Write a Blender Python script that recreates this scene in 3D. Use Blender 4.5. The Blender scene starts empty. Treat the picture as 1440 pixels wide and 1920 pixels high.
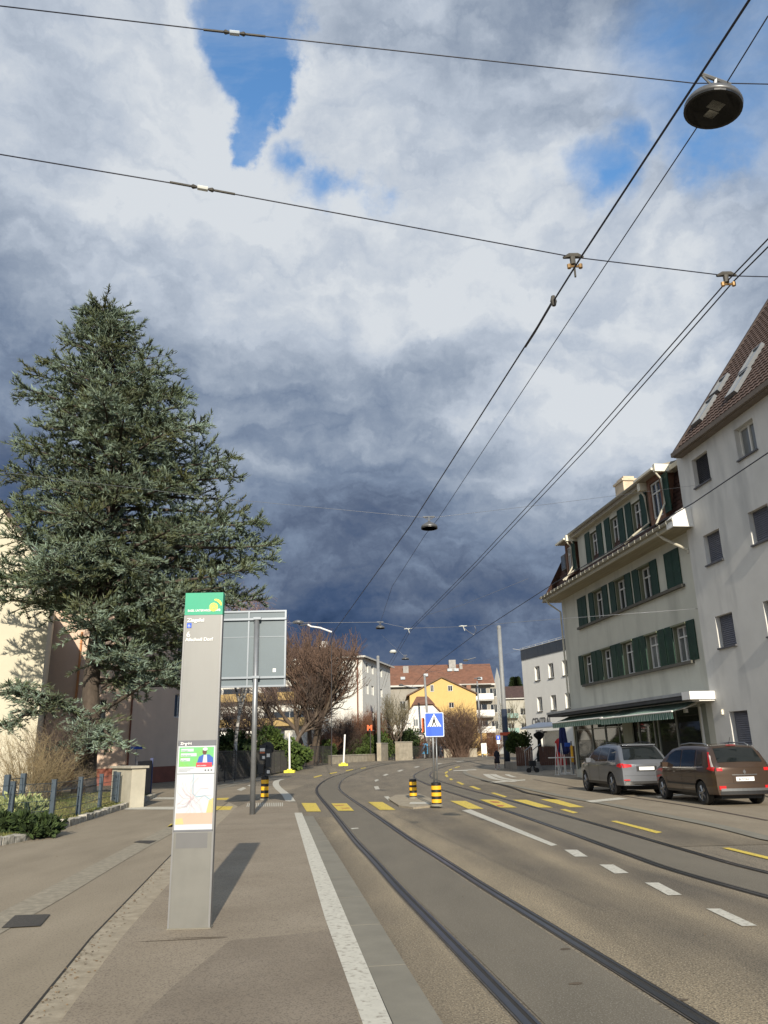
import bpy, bmesh, math, random
import numpy as np
from mathutils import Vector, Matrix, Euler
R = math.radians
C = bpy.context.scene.collection
SC = bpy.context.scene
random.seed(7)

# ------------------------------------------------------------------ camera
cam_d = bpy.data.cameras.new('camera'); cam = bpy.data.objects.new('camera', cam_d); C.objects.link(cam)
cam_d.sensor_fit = 'VERTICAL'; cam_d.sensor_height = 24.0; cam_d.lens = 24.0 * 1445.0 / 1920.0
cam_d.clip_start = 0.05; cam_d.clip_end = 6000
PITCH, ROLL = 17.185, 1.288
_c, _s = math.cos(R(PITCH)), math.sin(R(PITCH))
_f = Vector((0, _c, _s)); _u = Vector((0, -_s, _c)); _r = Vector((1, 0, 0))
_R = _r * math.cos(R(ROLL)) - _u * math.sin(R(ROLL)); _U = _r * math.sin(R(ROLL)) + _u * math.cos(R(ROLL))
cam.matrix_world = Matrix(((_R.x, _U.x, -_f.x, 0), (_R.y, _U.y, -_f.y, 0), (_R.z, _U.z, -_f.z, 1.7), (0, 0, 0, 1)))
SC.camera = cam
SC.view_settings.view_transform = 'Standard'; SC.view_settings.look = 'None'
SC.view_settings.exposure = 0.35; SC.view_settings.gamma = 1.0

# ------------------------------------------------------------------ sun
SUN_EL, SUN_DX, SUN_DY = R(24.2), -0.094, 0.9956        # the light travels along (DX, DY) on the ground
sun_d = bpy.data.lights.new('sun', 'SUN'); sun_d.energy = 4.7; sun_d.angle = R(0.5); sun_d.color = (1.0, 0.90, 0.74)
sun = bpy.data.objects.new('sun', sun_d); C.objects.link(sun)
_d = Vector((SUN_DX * math.cos(SUN_EL), SUN_DY * math.cos(SUN_EL), -math.sin(SUN_EL)))
sun.rotation_euler = _d.to_track_quat('-Z', 'Y').to_euler(); sun.location = (0, -20, 40)

# ------------------------------------------------------------------ world: Nishita sky seen through gaps in procedural cloud
W = bpy.data.worlds.new('World'); SC.world = W; W.use_nodes = True
nt = W.node_tree; nt.nodes.clear()
def wn(t, **k):
    n = nt.nodes.new(t)
    for a, b in k.items(): setattr(n, a, b)
    return n
def lk(a, b): nt.links.new(a, b)
def wmath(op, a, b=None, c=None, clamp=False):
    n = wn('ShaderNodeMath', operation=op, use_clamp=clamp)
    for i, v in enumerate((a, b, c)):
        if v is None: continue
        if isinstance(v, (int, float)): n.inputs[i].default_value = v
        else: lk(v, n.inputs[i])
    return n.outputs[0]
def wvec(op, a, b=None):
    n = wn('ShaderNodeVectorMath', operation=op)
    for i, v in enumerate((a, b)):
        if v is None: continue
        if isinstance(v, tuple): n.inputs[i].default_value = v
        else: lk(v, n.inputs[i])
    return n
tc = wn('ShaderNodeTexCoord')
dirv = wvec('NORMALIZE', tc.outputs['Generated']).outputs[0]
sep = wn('ShaderNodeSeparateXYZ'); lk(dirv, sep.inputs[0])
dz = sep.outputs['Z']
den = wmath('ADD', wmath('MAXIMUM', dz, 0.0), 0.22)      # cloud layer seen in perspective
plan = wn('ShaderNodeCombineXYZ'); lk(wmath('DIVIDE', sep.outputs['X'], den), plan.inputs[0]); lk(wmath('DIVIDE', sep.outputs['Y'], den), plan.inputs[1])
def wnoise(vec, scale, detail, rough, off=(0, 0, 0), dist=0.0):
    v = wvec('ADD', vec, off).outputs[0]
    n = wn('ShaderNodeTexNoise'); n.inputs['Scale'].default_value = scale; n.inputs['Detail'].default_value = detail
    n.inputs['Roughness'].default_value = rough; n.inputs['Distortion'].default_value = dist; lk(v, n.inputs['Vector'])
    return n
nA = wnoise(dirv, 4.2, 8, 0.6)
warp = wvec('SCALE', wvec('SUBTRACT', nA.outputs['Color'], (0.5, 0.5, 0.5)).outputs[0]); warp.inputs['Scale'].default_value = 0.26
dd = wvec('ADD', dirv, warp.outputs[0]).outputs[0]
def blob(center, rad, soft=0.5, src=None):
    dist = wn('ShaderNodeVectorMath', operation='DISTANCE'); lk(src or dd, dist.inputs[0]); dist.inputs[1].default_value = center
    m = wn('ShaderNodeMapRange', interpolation_type='SMOOTHSTEP'); lk(dist.outputs['Value'], m.inputs['Value'])
    m.inputs['From Min'].default_value = rad * (1 + soft); m.inputs['From Max'].default_value = rad * (1 - soft)
    return m.outputs[0]
# brightness of the cloud
ramp = wn('ShaderNodeValToRGB'); lk(dz, ramp.inputs[0]); cr = ramp.color_ramp
cr.elements[0].position = 0.0; cr.elements[0].color = (.30,) * 3 + (1,); cr.elements[1].position = 1.0; cr.elements[1].color = (.62,) * 3 + (1,)
for p, v in ((.07, .27), (.14, .21), (.22, .30), (.30, .41), (.38, .49), (.46, .52), (.55, .60), (.64, .58), (.75, .56)):
    e = cr.elements.new(p); e.color = (v, v, v, 1)
nB = wnoise(plan.outputs[0], 1.5, 9, 0.58, (3.1, 1.7, 0), 0.3)
stv = wvec('MULTIPLY', dirv, (1.0, 1.0, 2.6)).outputs[0]
nD = wnoise(stv, 3.4, 8, 0.6, (7.3, 1.1, 2.0), 0.5)
nE = wnoise(wvec('MULTIPLY', dd, (1.0, 1.0, 2.3)).outputs[0], 4.4, 7, 0.55, (4.4, 0.3, 1.2))
nC = wnoise(dirv, 6.0, 9, 0.6, (0.4, 2.2, 5.0), 0.25)
B = wmath('ADD', ramp.outputs[0], wmath('MULTIPLY', wmath('SUBTRACT', nB.outputs['Fac'], 0.5), 0.55))
B = wmath('ADD', B, wmath('MULTIPLY', wmath('SUBTRACT', nC.outputs['Fac'], 0.5), 0.55))
B = wmath('ADD', B, wmath('MULTIPLY', wmath('SUBTRACT', nD.outputs['Fac'], 0.5), 0.42))
bil = wmath('ABSOLUTE', wmath('SUBTRACT', nE.outputs['Fac'], 0.5))
B = wmath('ADD', B, wmath('MULTIPLY', wmath('SUBTRACT', bil, 0.06), 1.3))
for c_, r_, a_, s_ in (((0.119, 0.689, 0.715), .20, -.05, .8), ((-0.278, 0.68, 0.679), .22, .26, .7), ((-0.166, 0.669, 0.724), .10, .12, .6), ((-0.199, 0.721, 0.664), .13, .16, .7), ((0.188, 0.798, 0.573), .22, .20, .9), ((-0.005, 0.791, 0.611), .16, .10, .9), ((0.387, 0.745, 0.543), .16, .14, .9),
                   ((-0.391, 0.789, 0.473), .26, -.12, .8), ((-0.287, 0.772, 0.567), .2, .05, .9), ((-0.102, 0.857, 0.506), .22, .07, .9), ((0.126, 0.882, 0.454), .25, .06, .9), ((-0.057, 0.972, 0.23), .20, -.04, .9), ((-.85,-.25,.45), .75, .45, .6), ((-.3,-.9,.35), .6, .3, .6), ((0.286, 0.905, 0.315), .13, .18, .9), ((0.184, 0.974, 0.135), .10, .12, .9), ((0.119, 0.682, 0.722), .20, .02, .9),  # includes an unseen bright cloud left of and behind camera, added to fill facades
                   ((0.303, 0.849, 0.432), .14, .06, .9), ((0.421, 0.787, 0.451), .12, .05, .9)):
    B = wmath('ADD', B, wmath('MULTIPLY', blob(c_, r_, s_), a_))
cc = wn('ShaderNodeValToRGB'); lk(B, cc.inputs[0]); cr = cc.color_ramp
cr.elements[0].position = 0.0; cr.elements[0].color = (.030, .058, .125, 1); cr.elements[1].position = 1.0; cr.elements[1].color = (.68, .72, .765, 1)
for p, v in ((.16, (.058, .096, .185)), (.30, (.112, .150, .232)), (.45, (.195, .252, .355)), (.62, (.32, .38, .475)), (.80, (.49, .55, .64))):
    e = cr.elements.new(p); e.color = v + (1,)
# gaps of blue
gap = None
for c_, r_, s_ in (((-0.141, 0.624, 0.769), .066, .2), ((-0.116, 0.648, 0.752), .054, .2), ((-0.109, 0.675, 0.729), .044, .2), ((-0.114, 0.702, 0.703), .032, .25), ((-0.118, 0.72, 0.683), .024, .3),
                   ((-0.066, 0.744, 0.665), .02, .9), ((-0.017, 0.763, 0.646), .036, .5), ((0.234, 0.74, 0.631), .045, .6), ((0.364, 0.696, 0.619), .045, .6), ((0.391, 0.625, 0.675), .09, .9), ((0.348, 0.615, 0.708), .06, .9), ((0.274, 0.71, 0.648), .03, .8)):
    b_ = blob(c_, r_, s_); gap = b_ if gap is None else wmath('MAXIMUM', gap, b_)
weak = wmath('MULTIPLY', blob((0.3, -0.75, 0.6), .45, .4), 0.9)
wisp = wn('ShaderNodeMapRange'); lk(nD.outputs['Fac'], wisp.inputs['Value']); wisp.inputs['From Min'].default_value = .42; wisp.inputs['From Max'].default_value = .72; wisp.inputs['To Min'].default_value = 1.0; wisp.inputs['To Max'].default_value = .35
gap = wmath('MULTIPLY', gap, wisp.outputs[0])
gap = wmath('MAXIMUM', gap, weak)
sky = wn('ShaderNodeTexSky', sky_type='NISHITA'); sky.sun_disc = False; sky.sun_elevation = SUN_EL; sky.sun_rotation = R(174.6)
sky.air_density = 1.6; sky.dust_density = 0.6; sky.ozone_density = 4.0
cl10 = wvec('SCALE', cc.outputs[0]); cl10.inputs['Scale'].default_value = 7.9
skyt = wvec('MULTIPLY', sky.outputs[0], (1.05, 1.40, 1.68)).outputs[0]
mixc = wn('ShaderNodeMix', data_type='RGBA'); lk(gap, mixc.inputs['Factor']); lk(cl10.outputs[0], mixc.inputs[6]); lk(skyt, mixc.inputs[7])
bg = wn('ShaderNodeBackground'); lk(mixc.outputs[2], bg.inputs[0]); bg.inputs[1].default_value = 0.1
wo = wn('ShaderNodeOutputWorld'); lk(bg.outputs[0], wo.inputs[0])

# ------------------------------------------------------------------ helpers
def ss(a, b, x):
    t = min(1, max(0, (x - a) / (b - a))); return t * t * (3 - 2 * t)
def zg(y): return .55 * ss(62, 92, y)                       # the street rises a little towards the crossing

MATS = {}
def M(name, col, rough=.8, var=.12, scale=4.0, bump=0.0, metal=0.0, col2=None, stretch=(1, 1, 1), detail=6, spec=.5, bscale=None, ramp=(.3, .7), bdist=.01):
    if name in MATS: return MATS[name]
    m = bpy.data.materials.new(name); m.use_nodes = True; t = m.node_tree; b = t.nodes['Principled BSDF']
    b.inputs['Roughness'].default_value = rough; b.inputs['Metallic'].default_value = metal; b.inputs['Specular IOR Level'].default_value = spec
    tc = t.nodes.new('ShaderNodeTexCoord'); mp = t.nodes.new('ShaderNodeMapping'); mp.inputs['Scale'].default_value = stretch
    t.links.new(tc.outputs['Object'], mp.inputs[0])
    n = t.nodes.new('ShaderNodeTexNoise'); n.inputs['Scale'].default_value = scale; n.inputs['Detail'].default_value = detail; n.inputs['Roughness'].default_value = .6
    t.links.new(mp.outputs[0], n.inputs['Vector'])
    mr = t.nodes.new('ShaderNodeMapRange'); mr.inputs['From Min'].default_value = ramp[0]; mr.inputs['From Max'].default_value = ramp[1]
    t.links.new(n.outputs['Fac'], mr.inputs['Value'])
    mx = t.nodes.new('ShaderNodeMix'); mx.data_type = 'RGBA'
    c1 = tuple(c * (1 - var) for c in col); c2 = col2 if col2 else tuple(min(1, c * (1 + var)) for c in col)
    mx.inputs[6].default_value = c1 + (1,); mx.inputs[7].default_value = tuple(c2) + (1,)
    t.links.new(mr.outputs[0], mx.inputs['Factor']); t.links.new(mx.outputs[2], b.inputs['Base Color'])
    if bump:
        n2 = t.nodes.new('ShaderNodeTexNoise'); n2.inputs['Scale'].default_value = bscale or scale * 6; n2.inputs['Detail'].default_value = 5
        t.links.new(mp.outputs[0], n2.inputs['Vector'])
        bp = t.nodes.new('ShaderNodeBump'); bp.inputs['Strength'].default_value = bump; bp.inputs['Distance'].default_value = bdist
        t.links.new(n2.outputs['Fac'], bp.inputs['Height']); t.links.new(bp.outputs[0], b.inputs['Normal'])
    MATS[name] = m
    return m
def layer(m, scale, amount, dark, stretch=(1, 1, 1), lo=.5, hi=.7, detail=4, off=0.0):
    """multiply the base colour of m towards 'dark' where a second noise is high"""
    t = m.node_tree; b = t.nodes['Principled BSDF']; src = b.inputs['Base Color'].links[0].from_socket
    tc = t.nodes.new('ShaderNodeTexCoord'); mp = t.nodes.new('ShaderNodeMapping'); mp.inputs['Scale'].default_value = stretch; mp.inputs['Location'].default_value = (off, off, off)
    t.links.new(tc.outputs['Object'], mp.inputs[0])
    n = t.nodes.new('ShaderNodeTexNoise'); n.inputs['Scale'].default_value = scale; n.inputs['Detail'].default_value = detail
    t.links.new(mp.outputs[0], n.inputs['Vector'])
    mr = t.nodes.new('ShaderNodeMapRange'); mr.inputs['From Min'].default_value = lo; mr.inputs['From Max'].default_value = hi; mr.inputs['To Max'].default_value = amount
    t.links.new(n.outputs['Fac'], mr.inputs['Value'])
    mx = t.nodes.new('ShaderNodeMix'); mx.data_type = 'RGBA'; mx.inputs[7].default_value = tuple(dark) + (1,)
    t.links.new(mr.outputs[0], mx.inputs['Factor']); t.links.new(src, mx.inputs[6]); t.links.new(mx.outputs[2], b.inputs['Base Color'])
    return m

class MB:
    def __init__(s): s.v = []; s.f = []; s.m = []; s.T = None
    def add(s, vs, fs, mi=0):
        o = len(s.v)
        if s.T is not None: vs = [tuple(s.T @ Vector(p)) for p in vs]
        s.v += [tuple(p) for p in vs]; s.f += [tuple(i + o for i in f) for f in fs]; s.m += [mi] * len(fs); return s
    def box(s, x0, x1, y0, y1, z0, z1, mi=0):
        if x0 > x1: x0, x1 = x1, x0
        if y0 > y1: y0, y1 = y1, y0
        if z0 > z1: z0, z1 = z1, z0
        return s.add([(x0, y0, z0), (x1, y0, z0), (x1, y1, z0), (x0, y1, z0), (x0, y0, z1), (x1, y0, z1), (x1, y1, z1), (x0, y1, z1)],
                     [(0, 3, 2, 1), (4, 5, 6, 7), (0, 1, 5, 4), (1, 2, 6, 5), (2, 3, 7, 6), (3, 0, 4, 7)], mi)
    def quad(s, a, b, c, d, mi=0): return s.add([a, b, c, d], [(0, 1, 2, 3)], mi)
    def tube(s, pts, rad, n=6, mi=0, caps=True):
        pts = [Vector(p) for p in pts]
        if isinstance(rad, (int, float)): rad = [rad] * len(pts)
        vs = []; fs = []; up = None
        for i, p in enumerate(pts):
            a = pts[min(i + 1, len(pts) - 1)] - pts[max(i - 1, 0)]
            if a.length < 1e-9: a = Vector((0, 0, 1))
            a.normalize()
            if up is None: up = Vector((0, 0, 1)) if abs(a.z) < .9 else Vector((1, 0, 0))
            x = a.cross(up)
            if x.length < 1e-4: x = a.cross(Vector((0, 1, 0)))
            x.normalize(); y = a.cross(x).normalized(); up = -y if False else up
            for k in range(n):
                t = 2 * math.pi * k / n; vs.append(p + (x * math.cos(t) + y * math.sin(t)) * rad[i])
        for i in range(len(pts) - 1):
            for k in range(n):
                fs.append((i * n + k, i * n + (k + 1) % n, (i + 1) * n + (k + 1) % n, (i + 1) * n + k))
        if caps and n > 2:
            fs.append(tuple(range(n - 1, -1, -1))); fs.append(tuple((len(pts) - 1) * n + k for k in range(n)))
        return s.add(vs, fs, mi)
    def prism(s, poly, y0, y1, mi=0, axis='y'):
        """poly in (x, z) extruded along y, or in (x, y) extruded along z when axis == 'z', or (y, z) along x"""
        n = len(poly)
        mk = {'y': lambda p, d: (p[0], d, p[1]), 'z': lambda p, d: (p[0], p[1], d), 'x': lambda p, d: (d, p[0], p[1])}[axis]
        vs = [mk(p, y0) for p in poly] + [mk(p, y1) for p in poly]
        fs = [tuple(range(n)), tuple(range(2 * n - 1, n - 1, -1))] + [(i, i + n, (i + 1) % n + n, (i + 1) % n) for i in range(n)]
        return s.add(vs, fs, mi)
    def lathe(s, prof, c=(0, 0, 0), n=20, mi=0):
        vs = []; fs = []
        for r, z in prof:
            for k in range(n):
                t = 2 * math.pi * k / n; vs.append((c[0] + r * math.cos(t), c[1] + r * math.sin(t), c[2] + z))
        for i in range(len(prof) - 1):
            for k in range(n): fs.append((i * n + k, i * n + (k + 1) % n, (i + 1) * n + (k + 1) % n, (i + 1) * n + k))
        fs.append(tuple(range(n - 1, -1, -1))); fs.append(tuple((len(prof) - 1) * n + k for k in range(n)))
        return s.add(vs, fs, mi)
    def build(s, name, mats, parent=None, smooth=False, loc=None, rot=None, fixn=False):
        me = bpy.data.meshes.new(name); me.from_pydata(s.v, [], s.f)
        if not isinstance(mats, (list, tuple)): mats = [mats]
        for m in mats: me.materials.append(m)
        if len(mats) > 1: me.polygons.foreach_set('material_index', s.m)
        if smooth: me.polygons.foreach_set('use_smooth', [True] * len(me.polygons))
        if fixn:
            bm = bmesh.new(); bm.from_mesh(me); bmesh.ops.recalc_face_normals(bm, faces=bm.faces); bm.to_mesh(me); bm.free()
        me.update(); o = bpy.data.objects.new(name, me); C.objects.link(o)
        if parent: o.parent = parent
        if loc: o.location = loc
        if rot: o.rotation_euler = rot
        return o
def raw_mesh(name, co, loops, starts, mats, parent=None, attr=None, smooth=False):
    me = bpy.data.meshes.new(name); me.vertices.add(len(co)); me.vertices.foreach_set('co', np.asarray(co, dtype=np.float32).ravel())
    me.loops.add(len(loops)); me.loops.foreach_set('vertex_index', np.asarray(loops, dtype=np.int32))
    me.polygons.add(len(starts)); me.polygons.foreach_set('loop_start', np.asarray(starts, dtype=np.int32))
    me.update(calc_edges=True); me.validate()
    for m in mats: me.materials.append(m)
    if attr is not None:
        a = me.attributes.new('tint', 'FLOAT', 'POINT'); a.data.foreach_set('value', np.asarray(attr, dtype=np.float32))
    if smooth: me.polygons.foreach_set('use_smooth', [True] * len(me.polygons))
    o = bpy.data.objects.new(name, me); C.objects.link(o)
    if parent: o.parent = parent
    return o
def tag(o, label=None, cat=None, group=None, kind=None):
    if label: o['label'] = label
    if cat: o['category'] = cat
    if group: o['group'] = group
    if kind: o['kind'] = kind
    return o
def thing(name, label, cat, loc=(0, 0, 0), rz=0.0, group=None, kind=None):
    o = bpy.data.objects.new(name, None); o.empty_display_size = .3; C.objects.link(o)
    o.location = loc; o.rotation_euler = (0, 0, rz); return tag(o, label, cat, group, kind)
def struct(o): o['kind'] = 'structure'; return o
def text_obj(name, s, size, mat, parent, loc, rot, align='LEFT', ext=.0015, sx=1.0, bold=0.0):
    cu = bpy.data.curves.new(name + '_curve', 'FONT'); cu.body = s; cu.size = size; cu.extrude = ext; cu.align_x = align; cu.offset = bold
    t = bpy.data.objects.new(name + '_tmp', cu); C.objects.link(t)
    dg = bpy.context.evaluated_depsgraph_get(); me = bpy.data.meshes.new_from_object(t.evaluated_get(dg)); me.name = name
    bpy.data.objects.remove(t); bpy.data.curves.remove(cu)
    me.materials.clear(); me.materials.append(mat)
    o = bpy.data.objects.new(name, me); C.objects.link(o); o.parent = parent; o.location = loc; o.rotation_euler = rot; o.scale = (sx, 1, 1)
    return o
def skinned(name, nodes, edges, rads, mat, parent=None, sub=1):
    """one continuous surface grown over a joint skeleton"""
    me = bpy.data.meshes.new(name); me.from_pydata(nodes, edges, []); o = bpy.data.objects.new(name + '_tmp', me); C.objects.link(o)
    md = o.modifiers.new('s', 'SKIN'); md.use_smooth_shade = True
    sv = me.skin_vertices[0].data if me.skin_vertices else None
    if sv is None:
        bm = bmesh.new(); bm.from_mesh(me); bm.verts.layers.skin.verify(); bm.to_mesh(me); bm.free(); sv = me.skin_vertices[0].data
    for i, r in enumerate(rads):
        sv[i].radius = r if isinstance(r, tuple) else (r, r); sv[i].use_root = (i == 0)
    if sub: m2 = o.modifiers.new('u', 'SUBSURF'); m2.levels = sub; m2.render_levels = sub
    dg = bpy.context.evaluated_depsgraph_get(); out = bpy.data.meshes.new_from_object(o.evaluated_get(dg)); out.name = name
    bpy.data.objects.remove(o); out.materials.clear(); out.materials.append(mat)
    out.polygons.foreach_set('use_smooth', [True] * len(out.polygons))
    r = bpy.data.objects.new(name, out); C.objects.link(r)
    if parent: r.parent = parent
    return r
def copy_tree(o, parent=None):
    c = o.copy(); C.objects.link(c); c.parent = parent
    for ch in [x for x in bpy.data.objects if x.parent == o]: copy_tree(ch, c)
    return c
def spline(pts, n=6):
    """Catmull-Rom through 2D points"""
    out = []
    P = [pts[0]] + list(pts) + [pts[-1]]
    for i in range(1, len(P) - 2):
        a, b, c, d = (np.array(P[i + k], float) for k in (-1, 0, 1, 2))
        for k in range(n):
            t = k / n; out.append(tuple(.5 * ((2 * b) + (c - a) * t + (2 * a - 5 * b + 4 * c - d) * t * t + (3 * b - a - 3 * c + d) * t ** 3)))
    out.append(tuple(P[-2])); return out
def offset(pts, d):
    """shift a 2D polyline to its right by d"""
    out = []
    for i, p in enumerate(pts):
        a = np.array(pts[max(0, i - 1)]); b = np.array(pts[min(len(pts) - 1, i + 1)]); t = b - a; t = t / (np.hypot(*t) + 1e-9)
        out.append((p[0] + t[1] * d, p[1] - t[0] * d))
    return out
def strip(mb, L, Rr, z, mi=0):
    n = len(L); vs = [(p[0], p[1], zg(p[1]) + z) for p in L] + [(p[0], p[1], zg(p[1]) + z) for p in Rr]
    return mb.add(vs, [(i, i + n, i + n + 1, i + 1) for i in range(n - 1)], mi)
def poly(mb, pts, z, mi=0):
    return mb.add([(p[0], p[1], zg(p[1]) + z) for p in pts], [tuple(range(len(pts)))], mi)

# ------------------------------------------------------------------ materials of the ground
asph = M('asphalt_road', (.168, .139, .099), .88, .22, 1.1, .5, col2=(.228, .188, .132), bscale=110, stretch=(1.2, .18, 1), bdist=.006)
layer(asph, 55, .72, (.035, .031, .026), lo=.47, hi=.62, detail=2)
layer(asph, 70, .62, (.44, .39, .30), lo=.56, hi=.68, detail=2, off=9.)
layer(asph, .55, .40, (.26, .215, .155), stretch=(1, .25, 1), lo=.5, hi=.75, off=3.)
bedm = M('asphalt_track_bed', (.132, .114, .084), .85, .12, 2.0, .4, bscale=120, bdist=.005, stretch=(1, .3, 1))
layer(bedm, 75, .8, (.25, .23, .19), lo=.54, hi=.68, detail=2)
platm = M('asphalt_platform', (.24, .197, .142), .9, .10, .8, .4, col2=(.285, .240, .178), bscale=130, bdist=.004)
layer(platm, 75, .6, (.085, .062, .048), lo=.5, hi=.64, detail=2)
layer(platm, 2.2, .25, (.30, .25, .18), lo=.55, hi=.75, off=5.)
lanem = M('asphalt_lane', (.23, .190, .134), .9, .10, 1.2, .5, col2=(.28, .235, .170), bscale=130, bdist=.004, stretch=(1, .3, 1))
layer(lanem, 50, .6, (.07, .058, .042), lo=.54, hi=.7, detail=2)
concm = M('kerb_granite', (.195, .180, .142), .85, .12, 3.0, .2, bscale=60, bdist=.003)
layer(concm, 120, .35, (.14, .14, .125), lo=.5, hi=.7, detail=2)
cobm = M('cobble_band', (.25, .22, .165), .9, .25, 9.0, .6, bscale=22, bdist=.012)
dirtm = M('gutter_dirt', (.29, .245, .175), .95, .2, 7.0, .5, bscale=40, col2=(.36, .31, .23))
whitem = M('white_marking', (.50, .48, .41), .8, .08, 14.0, .15, bscale=120, bdist=.003)
layer(whitem, 22, .8, (.22, .19, .15), lo=.54, hi=.70, detail=6)
yelm = M('yellow_marking', (.62, .47, .075), .8, .10, 10.0, .15, bscale=120, bdist=.003)
layer(yelm, 16, .85, (.20, .165, .11), lo=.54, hi=.68, detail=6)
redm = M('red_marking_trace', (.42, .13, .06), .85, .2, 20.0)
grassm = M('grass', (.09, .12, .03), .95, .3, 2.0, .8, col2=(.20, .15, .06), bscale=60, bdist=.03)
soilm = M('soil', (.13, .11, .085), .95, .3, .6, .6, bscale=12)
railm = M('rail_steel', (.10, .10, .105), .32, .2, 12., metal=.9, stretch=(1, .2, 1))
seamm = M('rail_seam_bitumen', (.075, .068, .06), .7, .3, 14.)
groovm = M('rail_groove_dirt', (.02, .018, .015), .9, .2, 14.)

# ------------------------------------------------------------------ ground and road
def grid_sheet(name, xs, ys, z, mat, skip=None):
    vs = [(x, y, zg(y) + z) for y in ys for x in xs]; n = len(xs)
    fs = [(j * n + i, j * n + i + 1, (j + 1) * n + i + 1, (j + 1) * n + i) for j in range(len(ys) - 1) for i in range(n - 1)]
    mb = MB(); mb.add(vs, fs); return struct(mb.build(name, mat))
ys = [-400, -60, -16, 0, 30, 60] + [62 + i for i in range(0, 31)] + [120, 180, 300, 700, 1600]
grid_sheet('ground', [-1500, -500, -120, -45, 45, 120, 500, 1500], ys, -.03, soilm)
grid_sheet('road', [-44, 0, 44], [-15, 0, 30, 60] + [62 + i for i in range(0, 31)] + [120, 175], -.004, asph)

# tram tracks
LR = [(1.02, 4.6), (.86, 5.7), (.62, 7.3), (.37, 8.95), (.06, 11), (-.33, 13.8), (-.72, 16.5), (-1.30, 21.0), (-1.95, 26), (-2.55, 30.5), (-3.25, 36.2), (-3.72, 42.), (-4.02, 50), (-4.02, 58), (-3.5, 68), (-2.2, 77), (.8, 86), (6, 94), (13, 99), (22, 102)]
l = spline(LR, 8)
lext = [(1.02 + (4.6 - y) * .145, y) for y in (-14, -8, -3, 1, 3)] + l
gauge = 1.08
rr = offset(lext, gauge)
RR = [(7.6, .5), (6.7, 4.0), (5.75, 8.0), (5.08, 11.6), (4.90, 13.9), (4.68, 18.), (4.35, 23.), (3.82, 30.), (3.25, 37), (2.85, 44), (2.62, 51), (2.85, 58), (3.6, 66), (5.4, 75), (9, 84), (15, 90.5), (23, 94)]
fr = spline(RR, 8); fl = offset(fr, -1.08)
def rail(pts, label):
    t = thing('tram_rail', label, 'tram rail', (0, 0, 0), 0, 'tram rails in the street')
    a = MB(); strip(a, offset(pts, -.060), offset(pts, .076), .0055); a.build('seam', seamm, t)
    a = MB(); strip(a, offset(pts, -.045), offset(pts, .008), .011); a.build('rail_head', railm, t)
    a = MB(); strip(a, offset(pts, .009), offset(pts, .040), .0095); a.build('groove', groovm, t)
    a = MB(); strip(a, offset(pts, .041), offset(pts, .062), .011); a.build('guard_lip', railm, t)
a = MB(); strip(a, offset(lext, .10), offset(lext, gauge - .10), .001); struct(a.build('track_bed', bedm))
a = MB(); strip(a, offset(fl, .10), offset(fl, .98), .001); struct(a.build('track_bed', bedm))
rail(lext, 'leftmost grooved steel rail, nearest the platform kerb'); rail(rr, 'second rail from the platform, right rail of the near track')
rail(fl, 'third rail from the platform, left rail of the far track'); rail(fr, 'fourth rail from the platform, nearest the parked cars')

# ------------------------------------------------------------------ platform with its kerb stones (10 cm high)
PZ = .10
kout = [(1.02, -14), (0.287, 5.41), (-0.203, 8.842), (-2.2, 22.736)]
kout = [(3.06, -14), (1.40, -2), (.97, 1)] + [(0.287, 5.41), (0.087, 6.799), (-0.203, 8.842), (-0.769, 12.783), (-2.2, 22.736)]
kout = [(x, y) for x, y in kout]
KW = .32
kin = offset(kout, -KW)
plL = [(.82, -14), (-1.25, 0)] + [(-2.119, 5.57), (-2.524, 8.014), (-3.085, 12.31), (-4.13, 19.832), (-4.77, 25.165)]
tip = [(-4.953, 28.857), (-4.209, 29.824), (-3.13, 27.36)]
a = MB(); pp = plL + tip + kin[::-1]
a.prism(pp, -.02, PZ, 0, 'z'); struct(a.build('platform', platm))
# kerb stones
a = MB()
def resample(pts, step):
    out = [pts[0]]; acc = 0
    for p, q in zip(pts, pts[1:]):
        L = math.hypot(q[0] - p[0], q[1] - p[1]); d = step - acc
        while d <= L: out.append((p[0] + (q[0] - p[0]) * d / L, p[1] + (q[1] - p[1]) * d / L)); d += step
        acc = L - (d - step)
    return out
ko = resample(kout, 1.5); ki = offset(ko, -(KW - .025))
for i in range(len(ko) - 1):
    def lp(p, q, t): return (p[0] + (q[0] - p[0]) * t, p[1] + (q[1] - p[1]) * t)
    q = [lp(ki[i], ki[i + 1], .004), lp(ko[i], ko[i + 1], .004), lp(ko[i], ko[i + 1], .996), lp(ki[i], ki[i + 1], .996)]
    a.prism(q, -.02, PZ + .003, 0, 'z')
struct(a.build('platform_kerb', concm))
a = MB(); strip(a, offset(kout, -KW - .004), offset(kout, -KW + .03), PZ + .001); struct(a.build('kerb_joint', groovm))
a = MB(); wl = [(p[0], p[1]) for p in [(-.05 + .14 * 6.0, -.2)] ] 
wr_ = [(-0.021, 5.431), (-0.467, 8.605), (-2.459, 22.811)]; wl_ = [(-0.201, 5.443), (-0.689, 8.629), (-2.673, 22.873)]
wr_ = [(wr_[0][0] + 1.22, -3.0)] + wr_; wl_ = [(wl_[0][0] + 1.22, -3.0)] + wl_
strip(a, wl_, wr_, PZ + .004); struct(a.build('white_line', whitem))
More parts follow.
